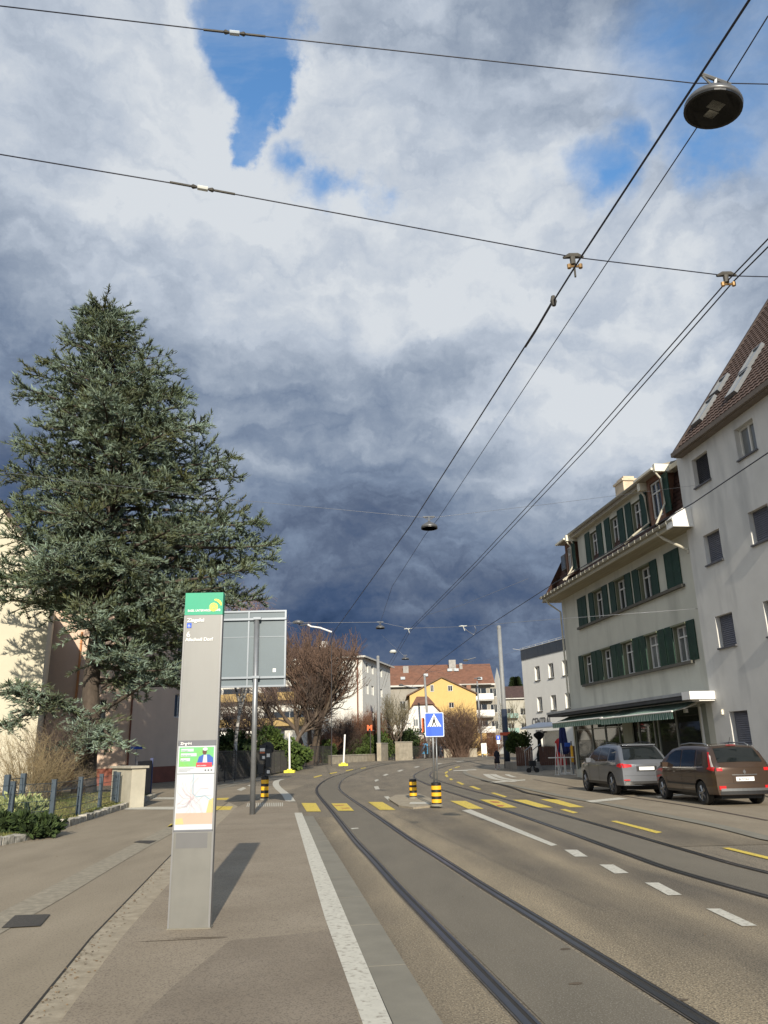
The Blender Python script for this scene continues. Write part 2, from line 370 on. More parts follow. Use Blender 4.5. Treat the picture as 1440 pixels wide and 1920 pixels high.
# sunken gutter on the left side of the platform
gl = [(-.25, -10)] + [(-2.508, 5.935), (-2.967, 8.429), (-3.711, 13.434), (-5.145, 23.228), (-5.986, 30.294)]
gr = [(.25, -10)] + [(-2.196, 5.914), (-2.6, 8.507), (-3.204, 13.181), (-4.437, 21.696), (-5.156, 27.763)]
a = MB(); strip(a, gl, gr, .004); struct(a.build('gutter', dirtm))
a = MB(); strip(a, offset(gl, -.010), offset(gl, .010), .008); struct(a.build('gutter_seam', groovm))
# lane and cobble band
cl = [(-3.4, -10)] + [(-4.54, 9.847), (-4.772, 12.255), (-5.166, 16.342), (-5.773, 23.041)] ; crr = [(-2.9, -10)] + [(-3.993, 8.713), (-4.177, 10.781), (-4.579, 14.532), (-5.188, 21.119)]
a = MB(); strip(a, cl, crr, .006); struct(a.build('cobble_band', cobm))
a = MB(); poly(a, [(.5, -14), (-12, -14), (-8.2, 17), (-8.5, 24), (-10.2, 36), (-13, 44), (-4.6, 44), (-4.9, 33), (-5.986, 30.294), (-3.711, 13.434), (-2.967, 8.429), (-2.508, 5.935), (-1.70, 0)], .000); struct(a.build('cycle_lane', lanem))
for pl in ([(-4.105, 8.969), (-4.27, 9.638), (-3.879, 9.654), (-3.725, 9.032)], [(-5.301, 17.099), (-5.258, 17.383), (-4.879, 17.307), (-4.863, 16.733)]):
    a = MB(); poly(a, pl, .012, 0); o = tag(a.build('drain_grate', M('cast_iron', (.05, .045, .04), .6, .3, 30., .4)), 'cast iron drain grate in the cobble band, ' + ('near the left edge of the photo' if pl[0][1] < 12 else 'left of the tall grey pylon'), 'drain', 'drain grates in the cobble band')
# cross-lane white and yellow bars
def bar(pxs, m=whitem, z=.006, name='lane_bar'): 
    a = MB(); poly(a, pxs, z); return struct(a.build(name, m))
bar([(-8.904, 27.439), (-9.287, 28.828), (-5.987, 27.772), (-5.7, 26.46)]); bar([(-9.676, 33.268), (-10.041, 34.893), (-7.312, 33.841), (-6.969, 32.27)])
bar([(-5.737, 26.24), (-6.146, 28.082), (-5.329, 27.819), (-5.068, 26.037)], yelm); bar([(-7.001, 31.941), (-7.253, 33.081), (-6.516, 33.165), (-6.328, 31.696)], yelm); bar([(-5.546, 20.489), (-5.699, 21.394), (-5.551, 21.357), (-5.335, 20.44)], yelm)
for i in range(13):
    x = 463 + i * 5.4; 
tact = [(-4.52, 25.782), (-4.818, 27.668), (-3.576, 27.515), (-3.331, 25.638)]
a = MB()
for i in range(20):
    t0, t1 = i / 20, (i + .5) / 20
    q = [(tact[0][0] + (tact[3][0] - tact[0][0]) * t0, tact[0][1] + (tact[3][1] - tact[0][1]) * t0), (tact[0][0] + (tact[3][0] - tact[0][0]) * t1, tact[0][1] + (tact[3][1] - tact[0][1]) * t1),
         (tact[1][0] + (tact[2][0] - tact[1][0]) * t1, tact[1][1] + (tact[2][1] - tact[1][1]) * t1), (tact[1][0] + (tact[2][0] - tact[1][0]) * t0, tact[1][1] + (tact[2][1] - tact[1][1]) * t0)]
    poly(a, q, PZ + .004)
struct(a.build('tactile_strip', whitem))
# curved white stones beyond the platform tip
cv = spline([(-3.618, 29.767), (-4.42, 34.662), (-5.606, 40.979), (-6.531, 46.595), (-7.162, 51.8), (-7.202, 54.662)], 6)
a = MB(); strip(a, offset(cv, -.18), offset(cv, .18), .006); struct(a.build('curved_kerb_line', whitem))
for P in ([(-9.107, 42.066), (-9.229, 53.962), (-7.191, 58.966), (-6.966, 57.123), (-8.795, 51.435), (-8.647, 40.202)], [(-9.783, 45.166), (-9.915, 57.951), (-8.442, 61.017), (-8.258, 59.688), (-9.511, 55.602), (-9.332, 43.359)]): bar(P, concm, .006, 'kerb_line')
for P in ([(-7.552, 40.235), (-7.776, 43.213), (-7.359, 41.816), (-7.114, 38.998)], [(-7.934, 45.228), (-7.938, 47.351), (-7.572, 46.074), (-7.462, 43.682)]): bar(P, whitem, .006, 'give_way_mark')

# ------------------------------------------------------------------ road markings
cw = [[(-3.116, 28.711), (-2.597, 28.533), (-2.069, 24.488), (-2.51, 24.618)], [(-2.026, 28.06), (-1.488, 27.877), (-1.083, 24.405), (-1.566, 24.548)], [(-0.78, 28.474), (-0.28, 28.299), (0.149, 24.457), (-0.327, 24.601)],
      [(2.035, 28.056), (2.545, 27.874), (2.719, 24.099), (2.28, 24.234)], [(3.078, 28.266), (3.62, 28.069), (3.72, 24.22), (3.239, 24.371)], [(4.138, 27.88), (4.581, 27.719), (4.728, 24.012), (4.317, 24.142)], [(5.07, 27.833), (5.557, 27.654), (5.603, 23.844), (5.215, 23.967)]]
for i, q in enumerate(cw): bar(q, yelm, .0135 if i in (1, 4) else .008, 'crossing_stripe')
for q in ([(-1.858, 26.948), (-1.552, 27.104), (-1.502, 26.832), (-1.805, 26.68)], [(-1.535, 25.638), (-1.288, 25.677), (-1.259, 25.416), (-1.505, 25.401)], [(3.291, 27.326), (3.527, 26.968), (3.523, 26.436), (3.31, 26.51)], [(3.265, 25.518), (3.485, 25.206), (3.375, 24.776), (3.237, 24.821)]): bar(q, redm, .018, 'paint_trace')
for q in ([(2.042, 23.678), (2.32, 24.009), (2.986, 15.054), (2.853, 14.918)], [(2.96, 14.36), (3.171, 14.322), (3.135, 13.432), (2.938, 13.466)], [(3.09, 12.54), (3.288, 12.509), (3.272, 11.682), (3.075, 11.663)], [(3.24, 10.88), (3.41, 10.857), (3.394, 9.986), (3.227, 9.972)], [(3.354, 9.166), (3.496, 9.15), (3.513, 8.312), (3.365, 8.304)],
          [(-0.805, 40.366), (-0.601, 40.856), (-0.481, 37.495), (-0.67, 37.084)], [(-0.938, 48.949), (-0.77, 50.63), (-0.648, 48.774), (-0.831, 46.435)], [(-0.535, 57.887), (-0.284, 61.586), (-0.081, 60.083), (-0.338, 56.559)], [(0.574, 66.981), (0.966, 69.623), (1.181, 68.917), (0.779, 65.799)], [(2.136, 73.513), (2.576, 75.019), (2.799, 74.408), (2.347, 72.62)], [(4.546, 79.128), (5.045, 80.412), (5.203, 79.613), (4.7, 78.258)], [(6.83, 83.395), (7.693, 85.022), (7.753, 83.875), (6.917, 82.496)],
          [(-0.246, 31.47), (-0.082, 31.764), (0.072, 29.056), (-0.059, 28.804)], [(-0.936, 19.081), (-0.768, 19.169), (-0.736, 18.972), (-0.887, 18.821)]):
    bar(q, whitem, .008, 'lane_dash')
for q in ([(5.131, 19.414), (5.289, 19.444), (5.46, 16.769), (5.285, 16.599)], [(5.577, 14.139), (5.709, 14.152), (5.814, 12.854), (5.675, 12.697)], [(3.962, 32.387), (4.132, 32.555), (4.227, 29.727), (4.069, 29.294)], [(3.689, 38.127), (3.909, 38.575), (3.953, 35.437), (3.75, 35.06)], [(3.518, 43.576), (3.695, 43.984), (3.711, 40.77), (3.505, 39.953)], [(3.504, 48.392), (3.691, 49.18), (3.647, 47.004), (3.411, 45.917)],
          [(3.732, 55.397), (3.993, 57.021), (3.743, 52.08), (3.544, 51.196)], [(4.16, 61.624), (4.582, 64.657), (4.44, 62.133), (3.929, 57.702)], [(4.863, 67.312), (5.283, 69.291), (5.232, 68.07), (4.828, 65.676)], [(5.693, 71.531), (6.316, 73.262), (6.23, 72.286), (5.702, 70.512)],
          [(-5.457, 57.792), (-5.253, 62.577), (-5.027, 60.361), (-5.172, 55.945)], [(-4.917, 65.763), (-4.416, 68.024), (-4.316, 66.474), (-4.702, 64.008)], [(-3.843, 70.64), (-3.272, 72.379), (-3.224, 71.308), (-3.717, 69.144)], [(-2.661, 73.931), (-2.212, 75.2), (-2.183, 74.203), (-2.578, 72.928)], [(4.77, 23.26), (4.932, 23.313), (4.994, 22.031), (4.816, 21.811)]):
    bar(q, yelm, .008, 'yellow_dash')
# traffic island
isl = [(-0.079, 29.418), (0.206, 31.651), (1.118, 32.4), (1.415, 29.494), (1.551, 25.596), (0.68, 24.728), (0.26, 25.773)]
a = MB(); a.prism(isl, -.01, .05, 0, 'z'); struct(a.build('traffic_island', dirtm))
for q in ([(0.587, 26.113), (0.665, 27.139), (1.185, 26.958), (1.236, 25.895)],):
    a = MB(); a.add([(p[0], p[1], .056) for p in q], [(0, 1, 2, 3)]); struct(a.build('island_bar', whitem))
dpatch = M('road_dust', (.30, .235, .155), .95, .2, 3.0)
# right-hand pavement: kerb band, parking bays
kb = spline([(6.86, 15.222), (6.924, 17.79), (6.731, 21.004), (6.48, 25.175), (6.102, 28.674), (5.872, 33.642), (5.503, 41.419), (5.264, 47.718), (5.276, 54.856), (5.715, 61.827), (6.546, 66.921), (7.773, 69.989)], 6)
kb = [(8.4, 2), (7.6, 8)] + kb
a = MB(); right = [(45, 2), (45, 90)]
edge = [p for p in kb]
poly(a, [edge[0], (45, 2), (45, 74), (9, 74)] + edge[::-1][:-1], .012); pav = struct(a.build('pavement', lanem))
a = MB(); strip(a, offset(kb, -.17), offset(kb, .17), .020); struct(a.build('pavement_kerb', concm))
dk = spline([(5.013, 44.957), (5.261, 39.637), (5.322, 35.037), (5.241, 31.845), (5.406, 29.942), (5.545, 27.512)], 6)
a = MB(); strip(a, offset(dk, -.09), offset(dk, .05), .030); struct(a.build('kerb_gap', groovm))
gt = spline([(8.433, 18.571), (8.413, 22.953), (8.106, 27.902), (7.939, 34.045), (7.801, 44.447)], 5)
a = MB(); strip(a, offset(gt, -.05), offset(gt, .05), .020); struct(a.build('gutter_line', M('drain_channel', (.07, .05, .04), .8, .2, 20.)))
for q in ([(6.213, 26.294), (7.662, 27.612), (7.756, 26.843), (6.237, 25.507)], [(5.116, 65.503), (7.637, 66.856), (7.37, 64.561), (4.978, 63.777)], [(5.074, 42.34), (7.406, 44.69), (7.17, 43.287), (5.096, 40.984)], [(8.909, 27.592), (10.475, 28.92), (10.375, 28.452), (8.795, 27.035)]): bar(q, whitem, .022, 'bay_line')
for P, w in (([(7.513, 65.792), (6.496, 55.14), (5.985, 47.258), (6.127, 43.907), (6.346, 41.622)], .20), ([(7.954, 65.521), (7, 55.987), (6.554, 48.705), (6.604, 45.184), (6.912, 43.441)], .20), ([(8.126, 57.708), (7.559, 52.062), (7.363, 48.168)], .14)):
    s_ = spline(P, 5); a = MB(); strip(a, offset(s_, -w), offset(s_, w), .024); struct(a.build('curved_bay_line', whitem))
# garden on the left with rough kerb stones
lk_ = [(-8.6, 10), (-8.35, 15)] + [(-7.88, 18.218), (-8.274, 21.276), (-8.752, 25.381), (-9.213, 29.911), (-10.041, 35.287)]
a = MB(); 
for j, row in enumerate([0]):
    pass
dense = spline(lk_, 10); n = len(dense); cols = [0, .5, 1.2, 3, 8, 30]
gr_rng = random.Random(3); vs = []
for p in dense:
    for k, c_ in enumerate(cols): vs.append((p[0] - .2 - c_, p[1] + c_ * .25, .10 + (gr_rng.random() * .05 if k else 0) + min(c_, 3) * .04))
K = len(cols); a.add(vs, [(i * K + k, (i + 1) * K + k, (i + 1) * K + k + 1, i * K + k + 1) for i in range(n - 1) for k in range(K - 1)])
tag(struct(a.build('lawn', grassm)), None)
stone = M('rough_kerb_stone', (.42, .39, .33), .9, .35, 6., .8, bscale=18, bdist=.03, col2=(.50, .47, .40)); layer(stone, 5, .6, (.10, .10, .07), lo=.5, hi=.62)
rs = resample(dense, .42); si = offset(rs, -.24); a = MB(); q_ = random.Random(5)
for i in range(len(rs) - 1):
    h = .13 + q_.random() * .05; j1, j2 = q_.random() * .03, q_.random() * .03
    pq = [lp(si[i], si[i + 1], .03), lp(rs[i], rs[i + 1], .03 + j1), lp(rs[i], rs[i + 1], .96 - j2), lp(si[i], si[i + 1], .97)]
    vs = [(p[0], p[1], -.01) for p in pq] + [(p[0] + q_.uniform(-.015, .015), p[1] + q_.uniform(-.015, .015), h + q_.uniform(-.02, .02)) for p in pq]
    a.add(vs, [(4, 5, 6, 7), (0, 1, 5, 4), (1, 2, 6, 5), (2, 3, 7, 6), (3, 0, 4, 7)])
struct(a.build('garden_kerb', stone, fixn=True))
# grass blades along the lawn
def tufts(name, pts_fn, n, h, mat, seed=1):
    rg = np.random.default_rng(seed); co = []; 
    for i in range(n):
        x, y, z = pts_fn(rg); ang = rg.random() * 6.28; w = .012 + rg.random() * .01; hh = h * (.5 + rg.random()); lx, ly = rg.normal(0, .04, 2)
        dx, dy = math.cos(ang) * w, math.sin(ang) * w
        co += [(x - dx, y - dy, z), (x + dx, y + dy, z), (x + lx, y + ly, z + hh)]
    n3 = len(co); return raw_mesh(name, co, np.arange(n3), np.arange(0, n3, 3), [mat])
def lawnpt(rg):
    i = rg.integers(6, n - 2); c_ = rg.random() ** 1.6 * 3.2; p = dense[i]; q = dense[i + 1]; t = rg.random()
    return p[0] + (q[0] - p[0]) * t - .22 - c_, p[1] + (q[1] - p[1]) * t + c_ * .25, .10 + c_ * .04
blm = M('grass_blade', (.10, .17, .03), .8, .4, 1.0, col2=(.26, .22, .08))
tag(tufts('grass', lawnpt, 16000, .07, blm), 'short winter grass between the rough kerb stones and the garden fence', 'grass', None, 'stuff')

# wear in the carriageway: sandy edges beside the rails, darker tyre tracks, as the street itself shows
def at_y(pts, y):
    for p, q in zip(pts, pts[1:]):
        if (p[1] - y) * (q[1] - y) <= 0 and p[1] != q[1]: return p[0] + (q[0] - p[0]) * (y - p[1]) / (q[1] - p[1])
    return None
wearm = bpy.data.materials.new('worn_asphalt'); wearm.use_nodes = True
def wear_material(m, base):
    """copy of the road asphalt whose tone follows the wear attribute of the sheet"""
    m = base.copy(); t = m.node_tree; b = t.nodes['Principled BSDF']; src = b.inputs['Base Color'].links[0].from_socket
    at = t.nodes.new('ShaderNodeAttribute'); at.attribute_name = 'tint'; n = t.nodes.new('ShaderNodeTexNoise'); n.inputs['Scale'].default_value = 1.3; n.inputs['Detail'].default_value = 6
    tc = t.nodes.new('ShaderNodeTexCoord'); mp = t.nodes.new('ShaderNodeMapping'); mp.inputs['Scale'].default_value = (1, .35, 1); t.links.new(tc.outputs['Object'], mp.inputs[0]); t.links.new(mp.outputs[0], n.inputs['Vector'])
    ad = t.nodes.new('ShaderNodeMath'); ad.operation = 'ADD'; mu = t.nodes.new('ShaderNodeMath'); mu.operation = 'MULTIPLY_ADD'; mu.inputs[1].default_value = .9; mu.inputs[2].default_value = -.45; t.links.new(n.outputs['Fac'], mu.inputs[0])
    t.links.new(at.outputs['Fac'], ad.inputs[0]); t.links.new(mu.outputs[0], ad.inputs[1]); ad.use_clamp = True
    r = t.nodes.new('ShaderNodeMix'); r.data_type = 'RGBA'; r.inputs[6].default_value = (.66, .66, .67, 1); r.inputs[7].default_value = (1.55, 1.50, 1.36, 1); t.links.new(ad.outputs[0], r.inputs['Factor'])
    mm = t.nodes.new('ShaderNodeMix'); mm.data_type = 'RGBA'; mm.blend_type = 'MULTIPLY'; mm.inputs['Factor'].default_value = 1; t.links.new(src, mm.inputs[6]); t.links.new(r.outputs[2], mm.inputs[7]); t.links.new(mm.outputs[2], b.inputs['Base Color']); return m
wearm = wear_material(wearm, asph)
def wear_sheet(Lp, Rp, y0, y1, table, z):
    co, tn, fs = [], [], []; K = 24; row = 0; y = y0
    while y <= y1:
        a_, b_ = at_y(Lp, y), at_y(Rp, y)
        if a_ is not None and b_ is not None:
            for k in range(K + 1): u = k / K; co.append((a_ + (b_ - a_) * u, y, zg(y) + z)); tn.append(np.interp(u, [q[0] for q in table], [q[1] for q in table]))
            row += 1
        y += .5
    for r_ in range(row - 1):
        for k in range(K): i = r_ * (K + 1) + k; fs += [i, i + 1, i + K + 2, i + K + 1]
    return struct(raw_mesh('road_wear', co, fs, np.arange(0, len(fs), 4), [wearm], None, tn))
flx = [(fl[0][0] + 1.9, -6)] + fl
wear_sheet(offset(rr, .09), offset(flx, -.09), -3, 24.5, ((0, .80), (.06, .95), (.16, .62), (.34, .10), (.48, .30), (.56, .72), (.62, .62), (.74, .15), (.88, .05), (.96, .40), (1, .5)), .0015)
wear_sheet(offset([(p[0], p[1]) for p in kout], .01), offset(lext, -.09), -3, 24.0, ((0, .35), (.15, .30), (.5, .45), (.8, .62), (1, .8)), .0015)
frx = fr + []
wear_sheet(offset(frx, .09), kb, 14.5, 40, ((0, .35), (.2, .1), (.5, .15), (.8, .45), (1, .75)), .0015)
# newer asphalt patch and dirt on the platform
pm2 = M('asphalt_newer', (.20, .162, .118), .9, .12, 1.2, .4, col2=(.235, .194, .145), bscale=130, bdist=.004); layer(pm2, 75, .6, (.065, .055, .045), lo=.5, hi=.64, detail=2)
a = MB(); a.add([(p[0], p[1], PZ + .0015) for p in ((-1.466, 7.744), (-0.567, 8.039), (-0.215, 5.443), (-1.639, 5.538), (-1.599, 6.398))], [(0, 4, 3, 2, 1)]); 
for f_ in (0,): pass
patch = struct(a.build('asphalt_patch', pm2, fixn=True))
dm2 = M('dirt_film', (.26, .21, .145), .95, .25, 9.0, .5, bscale=60, col2=(.31, .26, .185)); dk2 = M('dark_dirt', (.10, .075, .05), .95, .3, 9.)
def blotch(cx, cy, rx, ry, z, m, seed, nm='dirt_patch', ang=0.0):
    q = random.Random(seed); n_ = 40; ph = [q.random() * 6.28 for _ in range(6)]; vs = []
    for i in range(n_):
        t = 2 * math.pi * i / n_; k = 1 + sum(.16 / (j + 1) * math.sin((j + 2) * t + ph[j]) for j in range(6)); x, y = rx * k * math.cos(t), ry * k * math.sin(t); vs.append((cx + x * math.cos(ang) - y * math.sin(ang), cy + x * math.sin(ang) + y * math.cos(ang), z))
    a = MB(); a.add(vs, [tuple(range(n_))]); return struct(a.build(nm, m))
pb_ = (-1.862, 7.949)
blotch(pb_[0] - .05, pb_[1] - .15, .42, .010, PZ + .0035, dk2, 5, ang=.12); blotch(pb_[0] + .1, pb_[1] - .08, .30, .007, PZ + .0035, dk2, 6, ang=.02)
for i, (x, y) in enumerate(((-1.684, 6.898), (-8.674, 20.011), (-0.326, 6.691), (1.357, 6.561), (1.961, 6.13), (2.272, 17.583), (1.503, 7.598))):
    zz = .0045; blotch(x, y, .05 + .02 * (i % 3), .03, zz if i != 2 else .0045, dk2, 40 + i)
# leaf litter and grit along the gutter and kerbs
lit = random.Random(12); co = []
def lpt():
    k = lit.random()
    if k < .45: i = lit.randrange(1, len(gl) - 1); t = lit.random(); p = (gl[i][0] + (gl[i + 1][0] - gl[i][0]) * t, gl[i][1] + (gl[i + 1][1] - gl[i][1]) * t); return p[0] + abs(lit.gauss(0, .12)), p[1], .008
    if k < .8: i = lit.randrange(len(dense) - 1); return dense[i][0] + abs(lit.gauss(0, .25)) + .03, dense[i][1] + lit.random() * .3, .006
    if k < .9: return lit.uniform(-7, 5), lit.uniform(4, 24), .112 if False else .016
    i = lit.randrange(2, 20); return fr[i][0] + lit.gauss(0, .5), fr[i][1], .014
for i in range(900):
    x, y, z = lpt(); s_ = lit.uniform(.008, .022); a_ = lit.random() * 6.28; ux, uy = math.cos(a_) * s_, math.sin(a_) * s_; co += [(x - ux, y - uy, z), (x + uy * .5, y - ux * .5, z + .006), (x + ux, y + uy, z + .004), (x - uy * .5, y + ux * .5, z + .002)]
tag(raw_mesh('leaf_litter', co, np.arange(len(co)), np.arange(0, len(co), 4), [M('dead_leaf', (.16, .09, .04), .9, .5, 30., col2=(.30, .20, .10))]), 'scattered dead leaves and grit along the gutter and kerbs', 'leaf litter', None, 'stuff')

# ------------------------------------------------------------------ buildings
def plaster(name, col, var=.06, streak=.25, dark=None):
    m = M(name, col, .92, var, .9, .12, bscale=40, bdist=.004); layer(m, 1.3, streak, dark or tuple(c * .62 for c in col), stretch=(1, 1, .22), lo=.52, hi=.78, off=2.); return m
glass = M('window_glass', (.02, .025, .03), .06, .3, .5, spec=1.0)
glass2 = M('window_glass_curtained', (.16, .17, .17), .12, .5, 1.2, spec=.9, stretch=(1, 1, .3))
whitep = M('white_frame_paint', (.62, .62, .60), .5, .05, 6.)
dark = M('dark_interior', (.012, .012, .012), .9, .2, 3.)
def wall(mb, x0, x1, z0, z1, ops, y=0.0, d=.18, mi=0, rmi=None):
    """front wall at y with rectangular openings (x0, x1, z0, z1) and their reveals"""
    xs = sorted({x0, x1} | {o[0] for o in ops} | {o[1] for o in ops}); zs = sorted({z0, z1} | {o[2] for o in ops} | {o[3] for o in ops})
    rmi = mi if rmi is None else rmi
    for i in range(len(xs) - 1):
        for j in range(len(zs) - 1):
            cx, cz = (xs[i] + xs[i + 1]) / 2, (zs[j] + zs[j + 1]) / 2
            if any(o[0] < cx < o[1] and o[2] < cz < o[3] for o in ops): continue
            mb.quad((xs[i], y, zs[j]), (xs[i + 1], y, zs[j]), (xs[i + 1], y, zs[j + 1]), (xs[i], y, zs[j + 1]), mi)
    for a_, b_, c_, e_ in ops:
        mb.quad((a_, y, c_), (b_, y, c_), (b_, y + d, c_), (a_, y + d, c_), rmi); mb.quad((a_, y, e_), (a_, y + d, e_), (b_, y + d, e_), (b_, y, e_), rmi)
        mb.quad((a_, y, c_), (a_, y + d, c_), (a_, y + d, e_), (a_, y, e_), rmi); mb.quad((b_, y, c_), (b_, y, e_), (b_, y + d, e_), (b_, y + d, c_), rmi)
def window(parent, x0, x1, z0, z1, y=.18, mull=1, trans=None, fm=None, gm=None, fw=.06, M_=None, name='window'):
    """a window: frame with sashes, its glass a child"""
    a = MB(); a.T = M_
    a.box(x0, x1, y - .05, y + .01, z0, z0 + fw); a.box(x0, x1, y - .05, y + .01, z1 - fw, z1)
    a.box(x0, x0 + fw, y - .05, y + .01, z0 + fw, z1 - fw); a.box(x1 - fw, x1, y - .05, y + .01, z0 + fw, z1 - fw)
    for k in range(1, mull + 1):
        c_ = x0 + (x1 - x0) * k / (mull + 1); a.box(c_ - fw * .55, c_ + fw * .55, y - .053, y + .01, z0 + fw, z1 - fw)
    if trans: c_ = z0 + (z1 - z0) * trans; a.box(x0 + fw, x1 - fw, y - .056, y + .01, c_ - fw * .5, c_ + fw * .5)
    w = a.build(name, fm or whitep, parent)
    g_ = MB(); g_.T = M_; g_.quad((x0 + .01, y, z0 + .01), (x1 - .01, y, z0 + .01), (x1 - .01, y, z1 - .01), (x0 + .01, y, z1 - .01)); g_.build('pane', gm or glass, w)
    return w
def frame_of(px0, py0, F):
    n = math.hypot(1, F); return (px0, py0, 0), math.atan2(-1 / n, -F / n)
HO, HR = frame_of(10.516, 47.0, -.13229)

# ---- green shuttered house
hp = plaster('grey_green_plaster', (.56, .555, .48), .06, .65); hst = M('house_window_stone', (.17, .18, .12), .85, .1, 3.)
shm = M('green_shutter_paint', (.010, .042, .024), .55, .2, 2.5); sill_m = M('dark_sill_stone', (.10, .095, .08), .85, .15, 4.)
tile_d = M('dark_mansard_tile', (.045, .024, .018), .8, .5, 7., .9, bscale=14, col2=(.10, .045, .03), bdist=.03)
wood_cr = M('cream_painted_wood', (.50, .47, .38), .75, .1, 3.); zinc = M('zinc_gutter', (.36, .35, .30), .5, .15, 5., metal=.2)
house = thing('apartment_house', 'long grey house with dark green shutters, mansard roof and a shop under a canopy', 'house', HO, HR)
SIL1, TOP1, SIL2, TOP2, EAV = 4.95, 6.48, 8.10, 9.62, 10.15
w1 = [3.42, 6.02, 8.62, 11.22, 13.82]; w2 = [5.72, 8.55, 11.30]
WW = 1.08
ops = [(x, x + WW + .12, SIL1, TOP1) for x in w1] + [(x, x + WW + .12, SIL2, TOP2) for x in w2]
ops += [(.95, 15.0, .45, 3.2)]
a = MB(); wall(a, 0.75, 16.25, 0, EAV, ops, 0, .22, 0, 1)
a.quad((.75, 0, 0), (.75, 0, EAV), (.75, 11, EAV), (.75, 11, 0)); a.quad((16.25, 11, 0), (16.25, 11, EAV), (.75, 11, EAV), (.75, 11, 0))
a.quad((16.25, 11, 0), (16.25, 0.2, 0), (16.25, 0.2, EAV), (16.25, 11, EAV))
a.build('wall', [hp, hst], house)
def shutter(parent, x0, x1, z0, z1, y=-.05, M_=None):
    a = MB(); a.T = M_; fr = .055; mid = (z0 + z1) / 2 - .12
    a.box(x0, x1, y, y + .035, z0, z1)
    a.box(x0, x0 + fr, y - .012, y, z0, z1); a.box(x1 - fr, x1, y - .012, y, z0, z1)
    for zc in (z0, mid, z1 - fr): a.box(x0 + fr, x1 - fr, y - .012, y, zc, zc + fr)
    zz = z0 + fr + .03
    while zz < z1 - fr - .03:
        if not (mid - .03 < zz < mid + fr): a.box(x0 + fr, x1 - fr, y - .008, y, zz, zz + .02)
        zz += .06
    return a.build('shutter', shm, parent)
for row, (xs_, z0, z1) in enumerate(((w1, SIL1, TOP1), (w2, SIL2, TOP2))):
    for x in xs_:
        window(house, x + .06, x + .06 + WW, z0 + .03, z1 - .02, .20, 1, .70, gm=glass2 if (x > 11 and row == 0) else glass)
        shutter(house, x - .66, x - .02, z0, z1 + .08); shutter(house, x + WW + .14, x + WW + .78, z0, z1 + .08)
        a = MB(); a.box(x - .03, x + WW + .15, -.10, .02, z1, z1 + .07); a.build('lintel', hst, house)
for x0, x1 in ((3.36, 4.60), (13.93, 15.2)):
    shutter(house, x0, (x0 + x1) / 2 - .01, SIL2, TOP2 + .08); shutter(house, (x0 + x1) / 2 + .01, x1, SIL2, TOP2 + .08)
a = MB(); a.box(3.2, 15.25, -.16, .0, SIL1 - .12, SIL1); a.build('sill_band', sill_m, house)
a = MB(); a.box(3.25, 15.35, -.16, .0, SIL2 - .12, SIL2); a.build('sill_band', sill_m, house)
# eaves
a = MB(); a.box(-.1, 16.75, -.92, .25, EAV, EAV + .07)
for k in range(0, 9): a.box(-.05, 16.7, -.88 + k * .1, -.805 + k * .1, EAV - .012, EAV)
a.build('soffit', M('soffit_boards', (.33, .29, .20), .8, .2, 2., stretch=(.3, 6, 1)), house)
a = MB(); prof = [(math.cos(t) * .11, math.sin(t) * .11) for t in [math.pi + i * math.pi / 8 for i in range(9)]]
poly_ = [(-.95 + p[0], EAV + .33 + p[1]) for p in prof] + [(-.95 + p[0] * .86, EAV + .33 + p[1] * .86) for p in prof[::-1]]
a.prism(poly_, -.2, 16.85, 0, 'x')
for k in range(28): xx = .2 + k * .6; a.prism([(y_ , z_) for y_, z_ in [(-1.075, EAV + .345), (-1.08, EAV + .2), (-.95, EAV + .205), (-.95, EAV + .225), (-1.06, EAV + .225), (-1.06, EAV + .345)]], xx, xx + .03, 0, 'x')
a.build('gutter', zinc, house)
a = MB(); a.box(-.15, 16.8, -.86, -.78, EAV + .07, EAV + .30); a.build('fascia', wood_cr, house)
a = MB(); a.box(16.3, 16.86, -1.0, -.125, EAV + .0, EAV + .36); a.prism([(-1.0, EAV + .36), (-.125, EAV + .36), (-.125, EAV + .82), (-.50, EAV + .78)], 16.3, 16.86, 0, 'x'); a.build('eave_end_box', M('bright_white_paint', (.78, .77, .74), .6, .04, 4.), house)
# mansard: steep lower slope as tile rows
a = MB(); rows = 13
for i in range(rows):
    t0, t1 = i / rows, (i + 1) / rows; z0, z1 = EAV + .35 + t0 * 2.75, EAV + .35 + t1 * 2.75; y0, y1 = -.72 + 1.22 * t0 ** .35, -.72 + 1.22 * t1 ** .35
    xa = -.25 + t0 * 1.45
    a.quad((xa, y0 - .03, z0), (16.3, y0 - .03, z0), (16.3, y1, z1 + .02), (xa + .1, y1, z1 + .02)); a.quad((xa, y0 + .02, z0), (xa, y0 - .03, z0), (16.3, y0 - .03, z0), (16.3, y0 + .02, z0))
a.quad((-.25, -.72, EAV + .35), (1.2, .50, EAV + 3.1), (1.2, 11, EAV + 3.1), (-.25, 11.6, EAV + .35))
a.quad((1.2, .50, 13.25), (16.3, .50, 13.25), (16.3, 5.5, 14.9), (3.5, 5.5, 14.9)); a.quad((1.2, .50, 13.25), (3.5, 5.5, 14.9), (3.5, 6, 14.9), (1.2, 11, 13.25))
a.quad((16.3, 11, 13.25), (1.2, 11, 13.25), (3.5, 5.5, 14.9), (16.3, 5.5, 14.9))
a.quad((-.25, -.72, EAV + .36), (16.3, -.72, EAV + .36), (16.3, 1, EAV + .36), (-.25, 1, EAV + .36))
a.build('roof', tile_d, house)
a = MB(); a.box(16.05, 16.28, .05, 1.2, 13.1, 13.55); a.box(14.95, 16.3, .1, .8, 13.2, 13.42); a.build('parapet', wood_cr, house)
